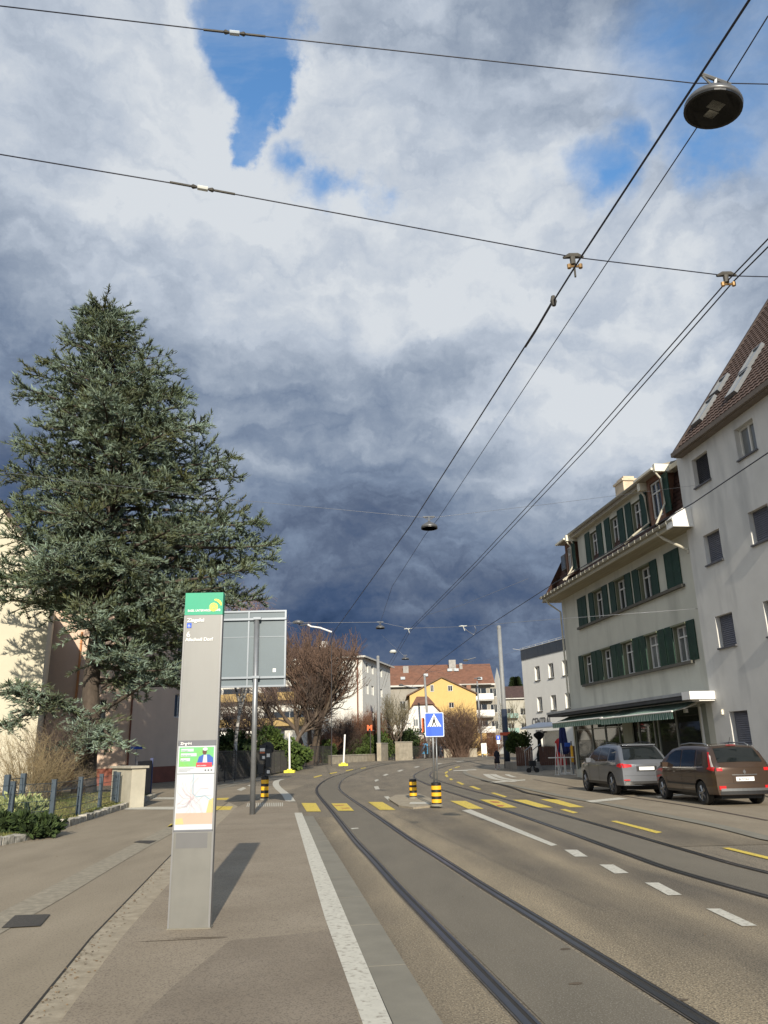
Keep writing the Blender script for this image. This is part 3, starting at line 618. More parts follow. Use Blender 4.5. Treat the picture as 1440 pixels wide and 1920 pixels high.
# central dormer front
DY = .02
dx = [6.0, 8.74, 11.32]; a = MB(); ops = [(x, x + 1.0, 11.32, 12.85) for x in dx]
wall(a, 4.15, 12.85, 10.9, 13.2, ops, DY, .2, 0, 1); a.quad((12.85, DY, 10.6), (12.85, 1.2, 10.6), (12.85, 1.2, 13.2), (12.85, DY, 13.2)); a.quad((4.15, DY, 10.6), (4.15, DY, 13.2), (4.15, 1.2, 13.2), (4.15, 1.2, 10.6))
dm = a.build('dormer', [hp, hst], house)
for x in dx:
    window(house, x + .05, x + .95, 11.34, 12.83, DY + .18, 1, .70); shutter(house, x - .66, x - .03, 11.3, 13.0, DY - .05); shutter(house, x + 1.03, x + 1.66, 11.3, 13.0, DY - .05)
a = MB(); a.box(3.76, 13.14, DY - .30, .9, 13.18, 13.218); a.build('dormer_soffit', wood_cr, house)
a = MB(); a.box(3.75, 13.15, DY - .32, .9, 13.22, 13.36); a.prism([(DY - .32, 13.36), (.9, 13.36), (2.6, 14.2), (.9, 13.95)], 3.75, 13.15, 0, 'x'); a.build('dormer_roof', M('dormer_roof_edge', (.30, .27, .22), .8, .2, 4.), house)
a = MB(); a.T = Matrix.Translation((0, DY + .58, 3.28)); a.prism([(-.95 + p[0], 10.48 - .33 + .0 + p[1]) for p in prof] + [(-.95 + p[0] * .84, 10.15 + p[1] * .84) for p in prof[::-1]], 3.7, 13.2, 0, 'x'); a.build('gutter', zinc, house)
a = MB(); a.box(12.95, 13.22, DY - .40, .5, 12.95, 13.48); a.box(3.68, 3.76, DY - .38, .5, 13.05, 13.42); a.build('cornice_end', M('bright_cream_paint', (.74, .70, .58), .6, .05, 4.), house)
def small_dormer(x0, x1, zt, M_=None):
    a = MB(); y0 = -.16; brown = M('brown_window_wood', (.17, .085, .05), .7, .2, 5.)
    wall(a, x0, x1, 11.15, zt, [(x0 + .22, x1 - .22, 11.35, zt - .25)], y0, .15); a.quad((x1, y0, 11.15), (x1, 1, 11.15), (x1, 1, zt), (x1, y0, zt)); a.quad((x0, y0, 11.15), (x0, y0, zt), (x0, 1, zt), (x0, 1, 11.15))
    d_ = a.build('side_dormer', brown, house)
    window(house, x0 + .24, x1 - .24, 11.37, zt - .27, y0 + .12, 1, .70)
    a = MB(); a.box(x0 - .25, x1 + .25, y0 - .35, 1.0, zt, zt + .14); a.prism([(y0 - .35, zt + .14), (1.0, zt + .14), (1.6, zt + .75)], x0 - .25, x1 + .25, 0, 'x'); a.build('dormer_roof', MATS['dormer_roof_edge'], house)
    a = MB(); a.box(x1 + .12, x1 + .30, y0 - .4, .3, zt - .12, zt + .22); a.box(x0 - .3, x1 + .1, y0 - .48, y0 - .36, zt + .0, zt + .1); a.build('cornice_end', MATS['bright_cream_paint'], house)
    a = MB(); a.tube([(x1 + .16, y0 - .35, zt - .1), (x1 + .2, y0 - .12, zt - .45), (x1 + .2, y0 - .10, zt - 1.6), (x1 + .14, -.75, 10.75)], .045, 8); a.build('downpipe', wood_cr, house)
small_dormer(13.45, 14.85, 13.3); small_dormer(2.55, 3.6, 13.15); shutter(house, 14.92, 15.45, 11.3, 13.05, -.20)
shutter(house, 3.66, 4.1, 11.3, 12.95, -.20)
a = MB(); a.tube([(12.95, DY - .32, 13.1), (13.05, DY - .14, 12.7), (13.1, DY - .12, 11.4), (12.7, -.75, 10.9), (12.0, -.85, 10.7)], .05, 8); a.build('downpipe', wood_cr, house); a = MB(); a.tube([(3.85, DY - .32, 13.1), (3.95, DY - .15, 12.8), (3.98, DY - .12, 11.4), (3.5, -.8, 10.8)], .05, 8)
a.build('downpipe', wood_cr, house); a = MB(); a.tube([(.6, -.95, 10.25), (.62, -.75, 9.95), (.72, -.10, 9.45), (.72, -.09, 3.8)], .055, 8); a.build('downpipe', wood_cr, house); a = MB(); a.tube([(15.3, -.95, 10.3), (15.5, -.75, 9.98), (16.15, -.12, 9.35), (16.17, -.11, 9.2)], .06, 8); a.build('downpipe', wood_cr, house)
a = MB(); a.box(7.25, 8.3, 1.2, 2.0, 13.2, 15.2); a.box(7.18, 8.37, 1.13, 2.07, 15.2, 15.32); a.box(7.35, 8.2, 1.3, 1.9, 15.32, 15.5); a.build('chimney', M('chimney_render', (.55, .46, .34), .9, .15, 3.), house)
a = MB(); a.box(1.45, 2.15, -.05, .3, 11.8, 12.7); a.build('roof_window_frame', M('grey_metal_frame', (.16, .16, .15), .5, .1, 5.), house)
a = MB(); a.box(1.52, 2.08, -.065, -.051, 11.88, 12.62); a.build('roof_window_pane', glass2, house)
# canopy
a = MB(); a.box(-.45, 16.0, -1.05, 0, 3.36, 3.5); a.build('canopy', M('dark_canopy', (.05, .05, .055), .7, .2, 3.), house)
a = MB(); a.box(-.45, 16.0, -1.09, 0, 3.503, 3.62); a.build('canopy_flashing', M('weathered_zinc', (.34, .36, .38), .45, .15, 2., metal=.3), house)
a = MB(); a.box(16.003, 16.62, -1.15, .0, 3.32, 3.62); a.box(16.003, 16.55, -.75, .0, 3.26, 3.318); a.build('canopy_end', MATS['bright_white_paint'], house)
def striped(name, base, alt, n):
    m = bpy.data.materials.new(name); m.use_nodes = True; t = m.node_tree; b = t.nodes['Principled BSDF']; b.inputs['Roughness'].default_value = .85
    tc = t.nodes.new('ShaderNodeTexCoord'); sp = t.nodes.new('ShaderNodeSeparateXYZ'); t.links.new(tc.outputs['Object'], sp.inputs[0])
    f = t.nodes.new('ShaderNodeMath'); f.operation = 'MULTIPLY'; f.inputs[1].default_value = n; t.links.new(sp.outputs[0], f.inputs[0])
    g_ = t.nodes.new('ShaderNodeMath'); g_.operation = 'FRACT'; t.links.new(f.outputs[0], g_.inputs[0])
    h = t.nodes.new('ShaderNodeMath'); h.operation = 'GREATER_THAN'; h.inputs[1].default_value = .55; t.links.new(g_.outputs[0], h.inputs[0])
    mx = t.nodes.new('ShaderNodeMix'); mx.data_type = 'RGBA'; mx.inputs[6].default_value = base + (1,); mx.inputs[7].default_value = alt + (1,)
    t.links.new(h.outputs[0], mx.inputs['Factor']); t.links.new(mx.outputs[2], b.inputs['Base Color']); return m
awm = striped('awning_stripe', (.055, .14, .10), (.34, .42, .36), 6.0)
for k, (x0, x1, yo, zf) in enumerate(((.9, 8.2, -1.25, 2.98), (8.35, 15.6, -1.42, 2.92))):
    aw = thing('awning', ('nearer, fully extended' if k else 'farther, half rolled out') + ' green and white striped shop awning under the canopy', 'awning', HO, HR, 'striped shop awnings')
    a = MB(); ns = 24
    for i in range(ns):
        xa, xb = x0 + (x1 - x0) * i / ns, x0 + (x1 - x0) * (i + 1) / ns
        sag = lambda x: .05 * math.sin((x - x0) / (x1 - x0) * 3.14 * 3) * (1 if k else .3)
        for (ya, za), (yb, zb), w_ in (((-.25, 3.32), ((yo - .25) / 2, (3.32 + zf) / 2 - .02), .5), (((yo - .25) / 2, (3.32 + zf) / 2 - .02), (yo, zf), 0)):
            s1a = sag(xa) if w_ == 0 else 0; s1b = sag(xb) if w_ == 0 else 0; e1a = sag(xa) if w_ else 0; e1b = sag(xb) if w_ else 0
            a.quad((xa, ya, za - s1a), (xb, ya, za - s1b), (xb, yb, zb - e1b), (xa, yb, zb - e1a))
    a.build('awning_cloth', awm, aw)
    a = MB()
    nv = 60
    for i in range(nv):
        xa, xb = x0 + (x1 - x0) * i / nv, x0 + (x1 - x0) * (i + 1) / nv; wv = lambda i: .02 * math.sin(i * 1.9)
        a.quad((xa, yo + wv(i), zf - .28), (xb, yo + wv(i + 1), zf - .28), (xb, yo, zf), (xa, yo, zf))
    a.build('valance', awm, aw)
    a = MB(); a.tube([(x0, yo, zf + .01), (x1, yo, zf + .01)], .035, 8); a.tube([(x0, -.2, 3.33), (x1, -.2, 3.33)], .06, 8)
    for xx in (x0 + .6, x1 - .3): a.tube([(xx, -.2, 3.22), (xx + .3, yo * .6, 3.05), (xx, yo, zf - .02)], .022, 6)
    a.build('awning_bar', MATS['bright_white_paint'], aw)
# shop front
a = MB(); spost = M('shop_frame', (.30, .32, .30), .5, .1, 4., metal=.2)
for x in (.98, 3.4, 5.2, 6.95, 7.6, 9.2, 10.8, 11.2, 12.9, 14.93): a.box(x, x + .07, .05, .16, .47, 3.2)
a.box(.95, 15.0, .05, .16, .45, .53); a.box(.95, 15.0, .05, .16, 3.12, 3.2); a.box(.95, 7.6, .05, .14, 2.55, 2.6)
sh_ = a.build('shop_window', spost, house)
a = MB(); a.quad((1, .1, .5), (14.98, .1, .5), (14.98, .1, 3.16), (1, .1, 3.16)); 
shopg = bpy.data.materials.new('shop_glass'); shopg.use_nodes = True; _t = shopg.node_tree; _b = _t.nodes['Principled BSDF']; _b.inputs['Base Color'].default_value = (.05, .055, .05, 1); _b.inputs['Roughness'].default_value = .03; _b.inputs['Transmission Weight'].default_value = .45; _b.inputs['IOR'].default_value = 1.5
a.build('pane', shopg, sh_)
a = MB(); a.box(.8, 15.2, 3.9, 4.0, 0.1, 3.3); a.box(.8, 15.2, .3, 4, .02, .1); a.box(.8, .9, .3, 4, .1, 3.3); a.box(15.1, 15.2, .3, 4, .1, 3.3); a.box(.8, 15.2, .3, 4, 3.3, 3.35)
a.build('shop_interior', M('shop_interior_wall', (.09, .07, .05), .9, .3, 2.), house)
r_ = random.Random(4); a = MB(); 
for k in range(26):
    x = 1.3 + r_.random() * 13.2; h = .3 + r_.random() * 1.0; y = .6 + r_.random() * 2.4; a.box(x, x + .2 + r_.random() * .6, y, y + .3, .1, .1 + h, k % 3)
a.build('shop_display', [M('display_white', (.45, .43, .40), .7, .2, 4.), M('display_red', (.30, .05, .04), .7, .3, 4.), M('display_green', (.06, .14, .06), .7, .3, 6.)], house)
a = MB(); a.box(15.25, 15.6, -.02, .3, .02, 3.2); a.box(15.2, 15.28, -.06, .2, .02, 3.1, 1); a.box(14.55, 14.75, -.4, -.3, 2.9, 3.05, 1); a.build('shop_pier', [plaster('olive_pier', (.25, .26, .21)), MATS['bright_white_paint']], house); a = MB(); a.box(7.62, 8.7, -.03, .04, .45, 3.1, 0); a.build('shop_pier', [plaster('olive_pier', (.25, .26, .21)), MATS['bright_white_paint']], house)
lant = MB(); lant.lathe([(.02, -.22), (.14, -.18), (.2, 0), (.14, .18), (.02, .22)], (6.3, .9, 2.4), 12); tag(lant.build('lantern', M('red_paper', (.55, .06, .04), .8, .1, 5.), smooth=True, loc=HO, rot=(0, 0, HR)), 'round red paper lantern hanging behind the shop glass', 'lantern')

# ---- grey rendered house at the right edge
gp_ = plaster('grey_render', (.63, .62, .59), .06, .85, (.43, .43, .42))
grey = thing('rendered_house', 'plain grey rendered house with brown tiled roof at the right edge', 'house', HO, HR)
wins = []
for x in (17.42, 20.55, 23.7, 26.8): 
    for z in (1.6, 5.15, 8.38, 11.6): wins.append((x, x + 1.18, z, z + 1.2))
wins[0:0] = []
a = MB(); G0 = 16.27; wall(a, G0, 30.0, 0, 13.45, wins, -.12, .24); a.quad((G0, -.12, 0), (G0, -.12, 13.45), (G0, 8, 13.45), (G0, 8, 0)); a.add([(G0, -.12, 13.45), (G0, 11.9, 13.45), (G0, 5.9, 21.6)], [(0, 1, 2)])
a.quad((30, -.12, 0), (30, 11.9, 0), (30, 11.9, 13.45), (30, -.12, 13.45)); a.quad((30, 11.9, 0), (G0, 11.9, 0), (G0, 11.9, 13.45), (30, 11.9, 13.45))
a.build('wall', gp_, grey)
blm_ = M('grey_blind', (.14, .145, .175), .5, .1, 5., metal=.3); fr_w = M('white_window_surround', (.68, .67, .62), .6, .05, 4.)
for k, (x0, x1, z0, z1) in enumerate(wins):
    openw = (z0 > 11 and k >= 4); w_ = window(grey, x0, x1, z0, z1, .12, 1 if openw else 0, None, fr_w, glass2 if openw else glass, .07)
    a = MB(); a.box(x0 - .04, x1 + .04, -.2, .1, z0 - .06, z0 - .003); a.build('sill', M('dark_window_sill', (.10, .10, .11), .6, .1, 4.), w_)
    if not openw:
        a = MB(); zz = z0 + .02
        while zz < z1 - .03: a.add([(x0 + .03, .035, zz), (x1 - .03, .035, zz), (x1 - .03, .062, zz + .068), (x0 + .03, .062, zz + .068)], [(0, 1, 2, 3)]); a.add([(x0 + .03, .062, zz + .068), (x1 - .03, .062, zz + .068), (x1 - .03, .035, zz + .073), (x0 + .03, .035, zz + .073)], [(0, 1, 2, 3)]); zz += .075
        a.build('blind', blm_ if z0 < 11 else M('dark_blind', (.03, .03, .035), .6, .2, 5.), w_)
# roof in real courses of tiles
btile = M('brown_roof_tile', (.085, .055, .044), .75, .35, 3.5, .3, bscale=30, col2=(.12, .078, .062))
a = MB(); SL = math.atan2(7.55, 5.58); cs, sn = math.cos(SL), math.sin(SL); L_ = 10.4; nrow = 34; ncol = 46; X0, X1 = G0 + .55, 30.2
for i in range(nrow):
    d0, d1 = i * L_ / nrow, (i + 1) * L_ / nrow + .03
    for j in range(ncol * 2):
        xa = X0 + (X1 - X0) * j / (ncol * 2); xb = X0 + (X1 - X0) * (j + 1) / (ncol * 2); up = .045
        ha, hb = (0.0, .035) if j % 2 == 0 else (.035, 0.0)
        def P(x, d, h): return (x, -.42 + d * cs - h * sn, 13.35 + d * sn + h * cs)
        a.quad(P(xa, d0, up + ha), P(xb, d0, up + hb), P(xb, d1, hb), P(xa, d1, ha)); a.quad(P(xa, d0, -.01), P(xb, d0, -.01), P(xb, d0, up + hb), P(xa, d0, up + ha))
a.add([P(X0, 0, -.02), P(X1, 0, -.02), P(X1, L_, -.02), P(X0, L_, -.02)], [(0, 1, 2, 3)])
a.add([(X0, 12.3, 13.3), (X1, 12.3, 13.3), P(X1, L_, -.02), P(X0, L_, -.02)], [(0, 1, 2, 3)])
roof = a.build('roof', btile, grey)
a = MB(); a.add([P(X0 - .12, -.1, -.06), P(X0 - .12, L_, -.06), P(X0 - .12, L_, .12), P(X0 - .12, -.1, .12), P(X0 + .06, -.1, -.06), P(X0 + .06, L_, -.06), P(X0 + .06, L_, .12), P(X0 + .06, -.1, .12)], [(0, 1, 2, 3), (4, 7, 6, 5), (3, 2, 6, 7), (0, 3, 7, 4), (1, 0, 4, 5)]); a.build('verge_tiles', M('dark_verge', (.05, .035, .03), .8, .2, 5.), grey)
a = MB(); a.box(G0 + .42, 30.2, -.46, -.05, 13.18, 13.32); a.box(G0 + .40, 30.2, -.58, -.46, 13.20, 13.38); a.build('eave', M('brown_eave', (.16, .13, .105), .7, .15, 4.), grey)
def roofwin(x0, x1, d0, d1):
    a = MB(); 
    for (xa, xb, da, db) in ((x0, x0 + .07, d0, d1), (x1 - .07, x1, d0, d1), (x0 + .07, x1 - .07, d0, d0 + .07), (x0 + .07, x1 - .07, d1 - .07, d1)):
        v = [P(x, d, h) for h in (.05, .20) for x, d in ((xa, da), (xb, da), (xb, db), (xa, db))]
        a.add(v, [(0, 3, 2, 1), (4, 5, 6, 7), (0, 1, 5, 4), (1, 2, 6, 5), (2, 3, 7, 6), (3, 0, 4, 7)])
    f_ = a.build('roof_window', M('light_metal_frame', (.22, .23, .24), .35, .05, 4., metal=.4), grey)
    a = MB(); a.quad(P(x0 + .05, d0 + .05, .15), P(x1 - .05, d0 + .05, .15), P(x1 - .05, d1 - .05, .15), P(x0 + .05, d1 - .05, .15)); a.build('pane', M('sky_reflecting_glass', (.10, .13, .16), .06, .1, 2., metal=.3), f_)
roofwin(17.35, 18.1, 1.15, 2.55); roofwin(17.35, 18.05, 2.85, 3.85); roofwin(19.9, 20.6, 1.2, 2.5); roofwin(19.75, 20.4, 2.62, 4.0); roofwin(22.0, 22.9, 4.6, 5.9); roofwin(24.9, 25.8, 1.3, 2.6)
a = MB(); a.box(16.95, 17.05, -.2, -.12, 2.72, 2.9); tag(a.build('wall_lamp', MATS['bright_cream_paint'], loc=HO, rot=(0, 0, HR)), 'small cream wall lamp on the grey render beside the blind window', 'lamp')

# ---- white building with the dark roof parapet and the word CENTRAL
CO, CR = frame_of(13.2545, 78.0, -.32407)
cen = thing('white_building', 'white plastered building with dark parapet panels and lettering beyond the shuttered house', 'building', CO, CR)
cwm = plaster('white_plaster', (.74, .73, .69), .04, .12); LZ = .45
rows_ = [(2.85, 3.8), (5.45, 6.4), (8.0, 8.9)]; ops = [(x0, x1, z0, z1) for x0, x1 in rows_ for z0, z1 in ((4.9, 6.2), (7.75, 9.07))] + [(3.0, 6.5, LZ, 3.1)]
a = MB(); wall(a, .3, 11, 0, 10.0, ops, 0, .18); a.quad((.3, 0, 0), (.3, 0, 10.0), (.3, 10, 10.0), (.3, 10, 0)); a.quad((.3, 0, 10), (11, 0, 10), (11, 10, 10), (.3, 10, 10)); a.quad((11, 0, 0), (11, 10, 0), (11, 10, 10), (11, 0, 10)); a.build('wall', cwm, cen)
for x0, x1 in rows_:
    for z0, z1 in ((4.9, 6.2), (7.75, 9.07)):
        w_ = window(cen, x0 + .02, x1 - .02, z0 + .02, z1 - .02, .16, 1, None, gm=glass); a = MB(); a.box(x0 - .05, x1 + .05, -.08, .2, z0 - .07, z0 - .002); a.build('sill', sill_m, w_)
a = MB(); a.quad((3.0, .2, LZ), (6.5, .2, LZ), (6.5, .2, 3.1), (3.0, .2, 3.1)); a.build('entrance_pane', glass, cen)
a = MB(); pan = M('dark_blue_panel', (.025, .035, .05), .35, .2, 1., spec=.7)
for k in range(9): a.box(.35 + k * 1.17, .35 + k * 1.17 + 1.13, -.05, .0, 9.95, 10.95)
a.box(.3, .35, -.05, 8, 9.95, 10.95); a.build('parapet_panels', pan, cen)
a = MB(); a.box(.25, 10.9, -.08, .03, 10.953, 11.0); a.tube([(.2, -.06, 11.12), (10.9, -.06, 11.16)], .02, 6); a.tube([(.25, -.06, 11), (-.6, -.4, 11.2)], .02, 5)
for k in range(8): a.tube([(.9 + k * 1.3, -.06, 10.97), (.9 + k * 1.3, -.06, 11.14)], .015, 5)
a.build('parapet_rail', whitep, cen)
text_obj('lettering', 'CENTRAL', 1.05, M('grey_letters', (.10, .10, .105), .6, .1, 5.), cen, (1.6, -.03, 3.62), (R(90), 0, 0), ext=.02, sx=.82, bold=-.004)
text_obj('lettering_small', 'TANKE', .42, MATS['grey_letters'], cen, (2.2, -.03, 2.95), (R(90), 0, 0), ext=.02)

# ---- far buildings: each in a frame whose x runs left to right along its front
def bframe(o, ang): return (o[0], o[1], 0), ang
redtile = M('red_roof_tile', (.17, .08, .05), .85, .25, 1.2, .5, bscale=8, bdist=.05, stretch=(1, 1, 2)); layer(redtile, .35, .5, (.12, .07, .05), lo=.5, hi=.75)
brown_t = M('brown_roof_tile_far', (.10, .055, .04), .85, .2, 1.2, .5, bscale=8, bdist=.05)
gutm = M('pale_gutter', (.50, .49, .45), .6, .1, 3.)
def block(nm, label, cat, o, ang, w, d, z1, wallm, ops, side_ops=(), y_depth=.18, group=None, wmull=1, gm=None):
    b = thing(nm, label, cat, (o[0], o[1], 0), ang, group)
    a = MB(); wall(a, 0, w, -.3, z1, list(ops), 0, y_depth); a.quad((0, d, -.3), (0, 0, -.3), (0, 0, z1), (0, d, z1)); a.quad((w, d, -.3), (0, d, -.3), (0, d, z1), (w, d, z1))
    T = Matrix.Translation((w, 0, 0)) @ Matrix.Rotation(R(90), 4, 'Z'); a.T = T; wall(a, 0, d, -.3, z1, list(side_ops), 0, y_depth); a.T = None
    a.build('wall', wallm, b)
    for q in ops: window(b, q[0] + .01, q[1] - .01, q[2] + .01, q[3] - .01, y_depth - .02, wmull, None, gm=gm)
    for q in side_ops: window(b, q[0] + .01, q[1] - .01, q[2] + .01, q[3] - .01, y_depth - .02, wmull, None, gm=gm, M_=T)
    return b
def hip(b, w, d, z, h, ov, mat, hipl=0, hipr=0, name='roof', x0=0):
    a = MB(); A_ = (x0 - ov, -ov, z); B_ = (w + ov, -ov, z); C_ = (w + ov, d + ov, z); D_ = (x0 - ov, d + ov, z); E_ = (x0 - ov + hipl, d / 2, z + h); F_ = (w + ov - hipr, d / 2, z + h)
    a.add([A_, B_, C_, D_, E_, F_], [(0, 1, 5, 4), (2, 3, 4, 5), (1, 2, 5), (3, 0, 4), (3, 2, 1, 0)]); r = a.build(name, mat, b)
    a = MB(); a.box(x0 - ov - .06, w + ov + .06, -ov - .14, -ov - .003, z - .12, z + .10); a.box(w + ov + .003, w + ov + .12, -ov, d + ov, z - .12, z + .08); a.build('gutter', gutm, b); return r

# white four storey block on the left, corner towards us
wbm = plaster('white_block_plaster', (.62, .61, .56), .04, .12)
wang = math.atan2(-.249, .968)
ws = []
for z in (2.3, 5.6, 8.75, 11.4):
    for x in (-28, -24.6, -21.2): ws.append((38 + x, 38 + x + 1.7, z - .2, z + 1.1))
for z in (5.6, 8.75):
    ws.append((38 - 13.5, 38 - 6.2, z - .1, z + 1.2)); ws.append((38 - 19.4, 38 - 15.5, z - .1, z + 1.2))
sw = []
for z in (2.2, 5.4, 8.7, 11.45):
    sw += [(1.6, 2.75, z, z + 1.2), (4.2, 5.3, z, z + 1.2)] + [(8.7, 9.8, z, z + 1.1)]
wb = block('white_block', 'long white apartment block with flat brown roof behind the bare trees', 'building', (-3.243 - 38 * .968, 100 + 38 * .249), wang, 38, 14.4, 13.2, wbm, ws, sw)
hip(wb, 38, 14.4, 13.25, 2.6, .45, brown_t, 6, 7)
a = MB(); 
for z in (5.2, 8.4, 11.5): a.box(18.2, 32.2, -1.1, -.003, z - .25, z - .08); a.box(18.2, 32.2, -1.15, -1.1, z - .25, z + .75, 0)
a.build('balcony', M('ochre_balcony_front', (.34, .24, .10), .85, .2, 2.), wb)
a = MB(); a.box(37.3, 37.45, -.16, -.02, .2, 13.1); a.build('downpipe', M('rust_downpipe', (.16, .06, .035), .7, .2, 4.), wb)
a = MB(); a.box(30, 31, 6, 7, 14.6, 16.4); a.build('chimney', cwm, wb)
orange = M('orange_sign_paint', (.80, .13, .03), .6, .1, 3.)
# low annex in front with orange letter
low = thing('low_shop_building', 'low white flat roofed building behind the dark hedge, left of the sign post', 'building', (-27, 92, 0), R(-4))
a = MB(); wall(a, 0, 14, 0, 4.3, [(2, 5, .3, 2.6), (7, 8.5, .3, 2.4)], 0, .2); a.quad((14, 0, 0), (14, 6, 0), (14, 6, 4.3), (14, 0, 4.3)); a.quad((0, 0, 4.3), (14, 0, 4.3), (14, 6, 4.3), (0, 6, 4.3)); a.build('wall', cwm, low)
a = MB(); a.box(-.3, 14.3, -.4, 6.2, 4.303, 4.55); a.build('roof_edge', M('dark_roof_edge', (.10, .10, .11), .6, .2, 3.), low)

# apartment block with the large red roof (two storeys of balconies on its right half)
pA = (0.107, 158, 1.975); pB = (20.914, 158, 2.027)
rbw = pB[0] - pA[0]; gy = plaster('weathered_beige_plaster', (.30, .28, .24), .08, .3)
eL = (0.368, 158, 12.994); eR = (21.638, 158, 13.258); rid = (23.328, 163, 17.182)
ops = [(2.2, 3.4, 9.4, 11.0), (6.6, 7.9, 9.4, 11.0), (1.8, 3.0, 5.6, 7.2), (5.6, 6.8, 5.6, 7.2), (10.4, 11.6, 5.6, 7.2)] + [(17.3, 19.6, z, z + 2.0) for z in (1.8, 4.9, 8.1, 11.2)] + [(20.2, 21.6, z + .3, z + 1.9) for z in (1.8, 4.9, 8.1, 11.2)]
rb = block('red_roof_apartments', 'long apartment block with a big red tiled roof and stacked balconies', 'building', (pA[0], 158), 0, rbw, 11, 13.9, gy, ops)
a = MB(); zt = 13.95; rh = 4.6; a.add([(-12, -.6, zt), (rbw + .5, -.6, zt), (rbw + .5, 11.6, zt), (-12, 11.6, zt), (-12, 5.5, zt + rh), (rbw + .5, 5.5, zt + rh)], [(0, 1, 5, 4), (2, 3, 4, 5), (0, 4, 3), (1, 2, 5), (3, 2, 1, 0)]); a.build('roof', redtile, rb)
a = MB(); a.box(-12, rbw + .5, -.85, -.603, zt - .25, zt + .08); a.build('gutter', gutm, rb)
a = MB(); a.quad((-12, 0, -.3), (-.003, 0, -.3), (-.003, 0, 13.9), (-12, 0, 13.9)); a.build('wing_wall', gy, rb)
a = MB(); a.add([(rbw, 0, -.3), (rbw + 1.2, 11, -.3), (rbw + 1.2, 11, 14), (rbw + .8, 5.5, 18.2), (rbw, 0, 14)], [(0, 1, 2, 3, 4)]); a.add([(rbw + .35, -.2, 0), (rbw + 3.2, 9.0, 0), (rbw + 3.2, 9.0, 14.2), (rbw + 1.9, 5.5, 17.8), (rbw + .35, -.2, 14.0)], [(0, 1, 2, 3, 4)]); a.build('gable_wall', wbm, rb)
bx = rbw - 6.4
for k, z in enumerate((1.6, 4.75, 7.9, 11.05)):
    a = MB(); a.box(bx, rbw - .1, -1.5, -.003, z - .18, z); a.box(bx, rbw - .1, -1.55, -1.48, z - .18, z + 1.0); a.box(bx - .05, bx + .02, -1.5, -.003, z, z + 1.0); a.box(rbw - .12, rbw - .05, -1.5, -.003, z, z + 1.0); a.build('balcony', cwm, rb)
    if k in (1, 2, 3): a = MB(); a.box(bx + .2, rbw - .3, -1.4, -.05, z + 2.75, z + 2.9); a.build('balcony_awning', M('pale_awning', (.42, .41, .38), .8, .1, 2.), rb)
a = MB(); a.box(12.6, 14.0, 3.5, 4.6, 16.8, 19.3); a.box(1.6 + 1.5, 4.2, 3.2, 4.2, 16.5, 18.2); a.box(22.4 - 7.6, 23 - 7.6, 4, 5, 17, 18.6); a.build('chimney', M('grey_chimney', (.32, .31, .29), .9, .2, 2.), rb)
a = MB()
for x, y, zz in ((7.2, 2.2, .55), (13.6, 3.6, .3), (12.2, 3.6, .3), (2.5, 1.4, .3), (18, .8, .3)): a.box(x, x + .9, y - .6, y + .3, zt + (y + .6) / 6.1 * rh - .15, zt + (y + .6) / 6.1 * rh + .38)
a.build('roof_window', M('pale_skylight', (.40, .44, .47), .3, .1, 3.), rb)

# yellow gabled house
Yy = 138.0; yel_w = plaster('yellow_plaster', (.58, .40, .155), .05, .12)
yA, yE, yAp, yR, yB = (3.743, 138, 1.862), (4.03, 138, 10.847), (9.46, 138, 13.652), (15.285, 138, 10.6), (14.796, 138, 1.973)
def loc_(p, o): return (p[0] - o[0], p[2])
yo = yA; yh = thing('yellow_house', 'ochre yellow house with a broad gable', 'house', (yo[0], Yy, 0))
a = MB(); w_ = yR[0] - yo[0]; ze = yE[2]; zr = yAp[2]; xm = yAp[0] - yo[0]
yops = [((7.401, 138, 11.318), (8.008, 138, 12.491)), ((10.479, 138, 11.342), (11.271, 138, 12.328)), ((10.535, 138, 8.536), (11.411, 138, 9.417)), ((5.013, 138, 9.648), (5.509, 138, 10.542))]
yo_ = [(p[0] - yo[0], q[0] - yo[0], p[2], q[2]) for p, q in yops]
lo_ = [o for o in yo_ if o[3] < ze]; hi_ = [o for o in yo_ if o[3] >= ze]
wall(a, 0, w_, 0, ze, lo_, 0, .2)
a.add([(0, 0, ze), (w_, 0, ze), (xm, 0, zr)], [(0, 1, 2)]); a.quad((w_, 0, 0), (w_, 14, 0), (w_, 14, ze), (w_, 0, ze)); a.quad((0, 14, 0), (0, 0, 0), (0, 0, ze), (0, 14, ze)); a.add([(0, 14, 0), (w_, 14, 0), (w_, 14, ze), (xm, 14, zr), (0, 14, ze)], [(4, 3, 2, 1, 0)])
a.box(w_, w_ + 1.6, 1, 9, 0, 4.2); a.build('wall', yel_w, yh)
for o_ in lo_: window(yh, *o_, y=.16, mull=1)
for o_ in hi_:
    w__ = window(yh, *o_, y=-.012, mull=1)
a = MB(); th = .22
for sgn, xe in ((-1, 0), (1, w_)):
    ex = xe + sgn * .5; ez = ze - .5 * (zr - ze) / (xm if sgn < 0 else w_ - xm)
    a.add([(ex, -.35, ez), (xm, -.35, zr + .02), (xm, 14.3, zr + .02), (ex, 14.3, ez), (ex, -.35, ez + th), (xm, -.35, zr + th), (xm, 14.3, zr + th), (ex, 14.3, ez + th)], [(0, 1, 5, 4), (4, 5, 6, 7), (3, 7, 6, 2), (0, 4, 7, 3), (0, 3, 2, 1)])
a.build('roof', M('brown_house_roof', (.13, .08, .055), .85, .2, 2., .4), yh)
a = MB(); a.box(6.2, 7, 3, 4, 11, 13.4); a.box(10.4, 11.2, 4, 5, 10.5, 12.6); a.build('chimney', M('brick_chimney', (.26, .14, .09), .9, .2, 3.), yh)

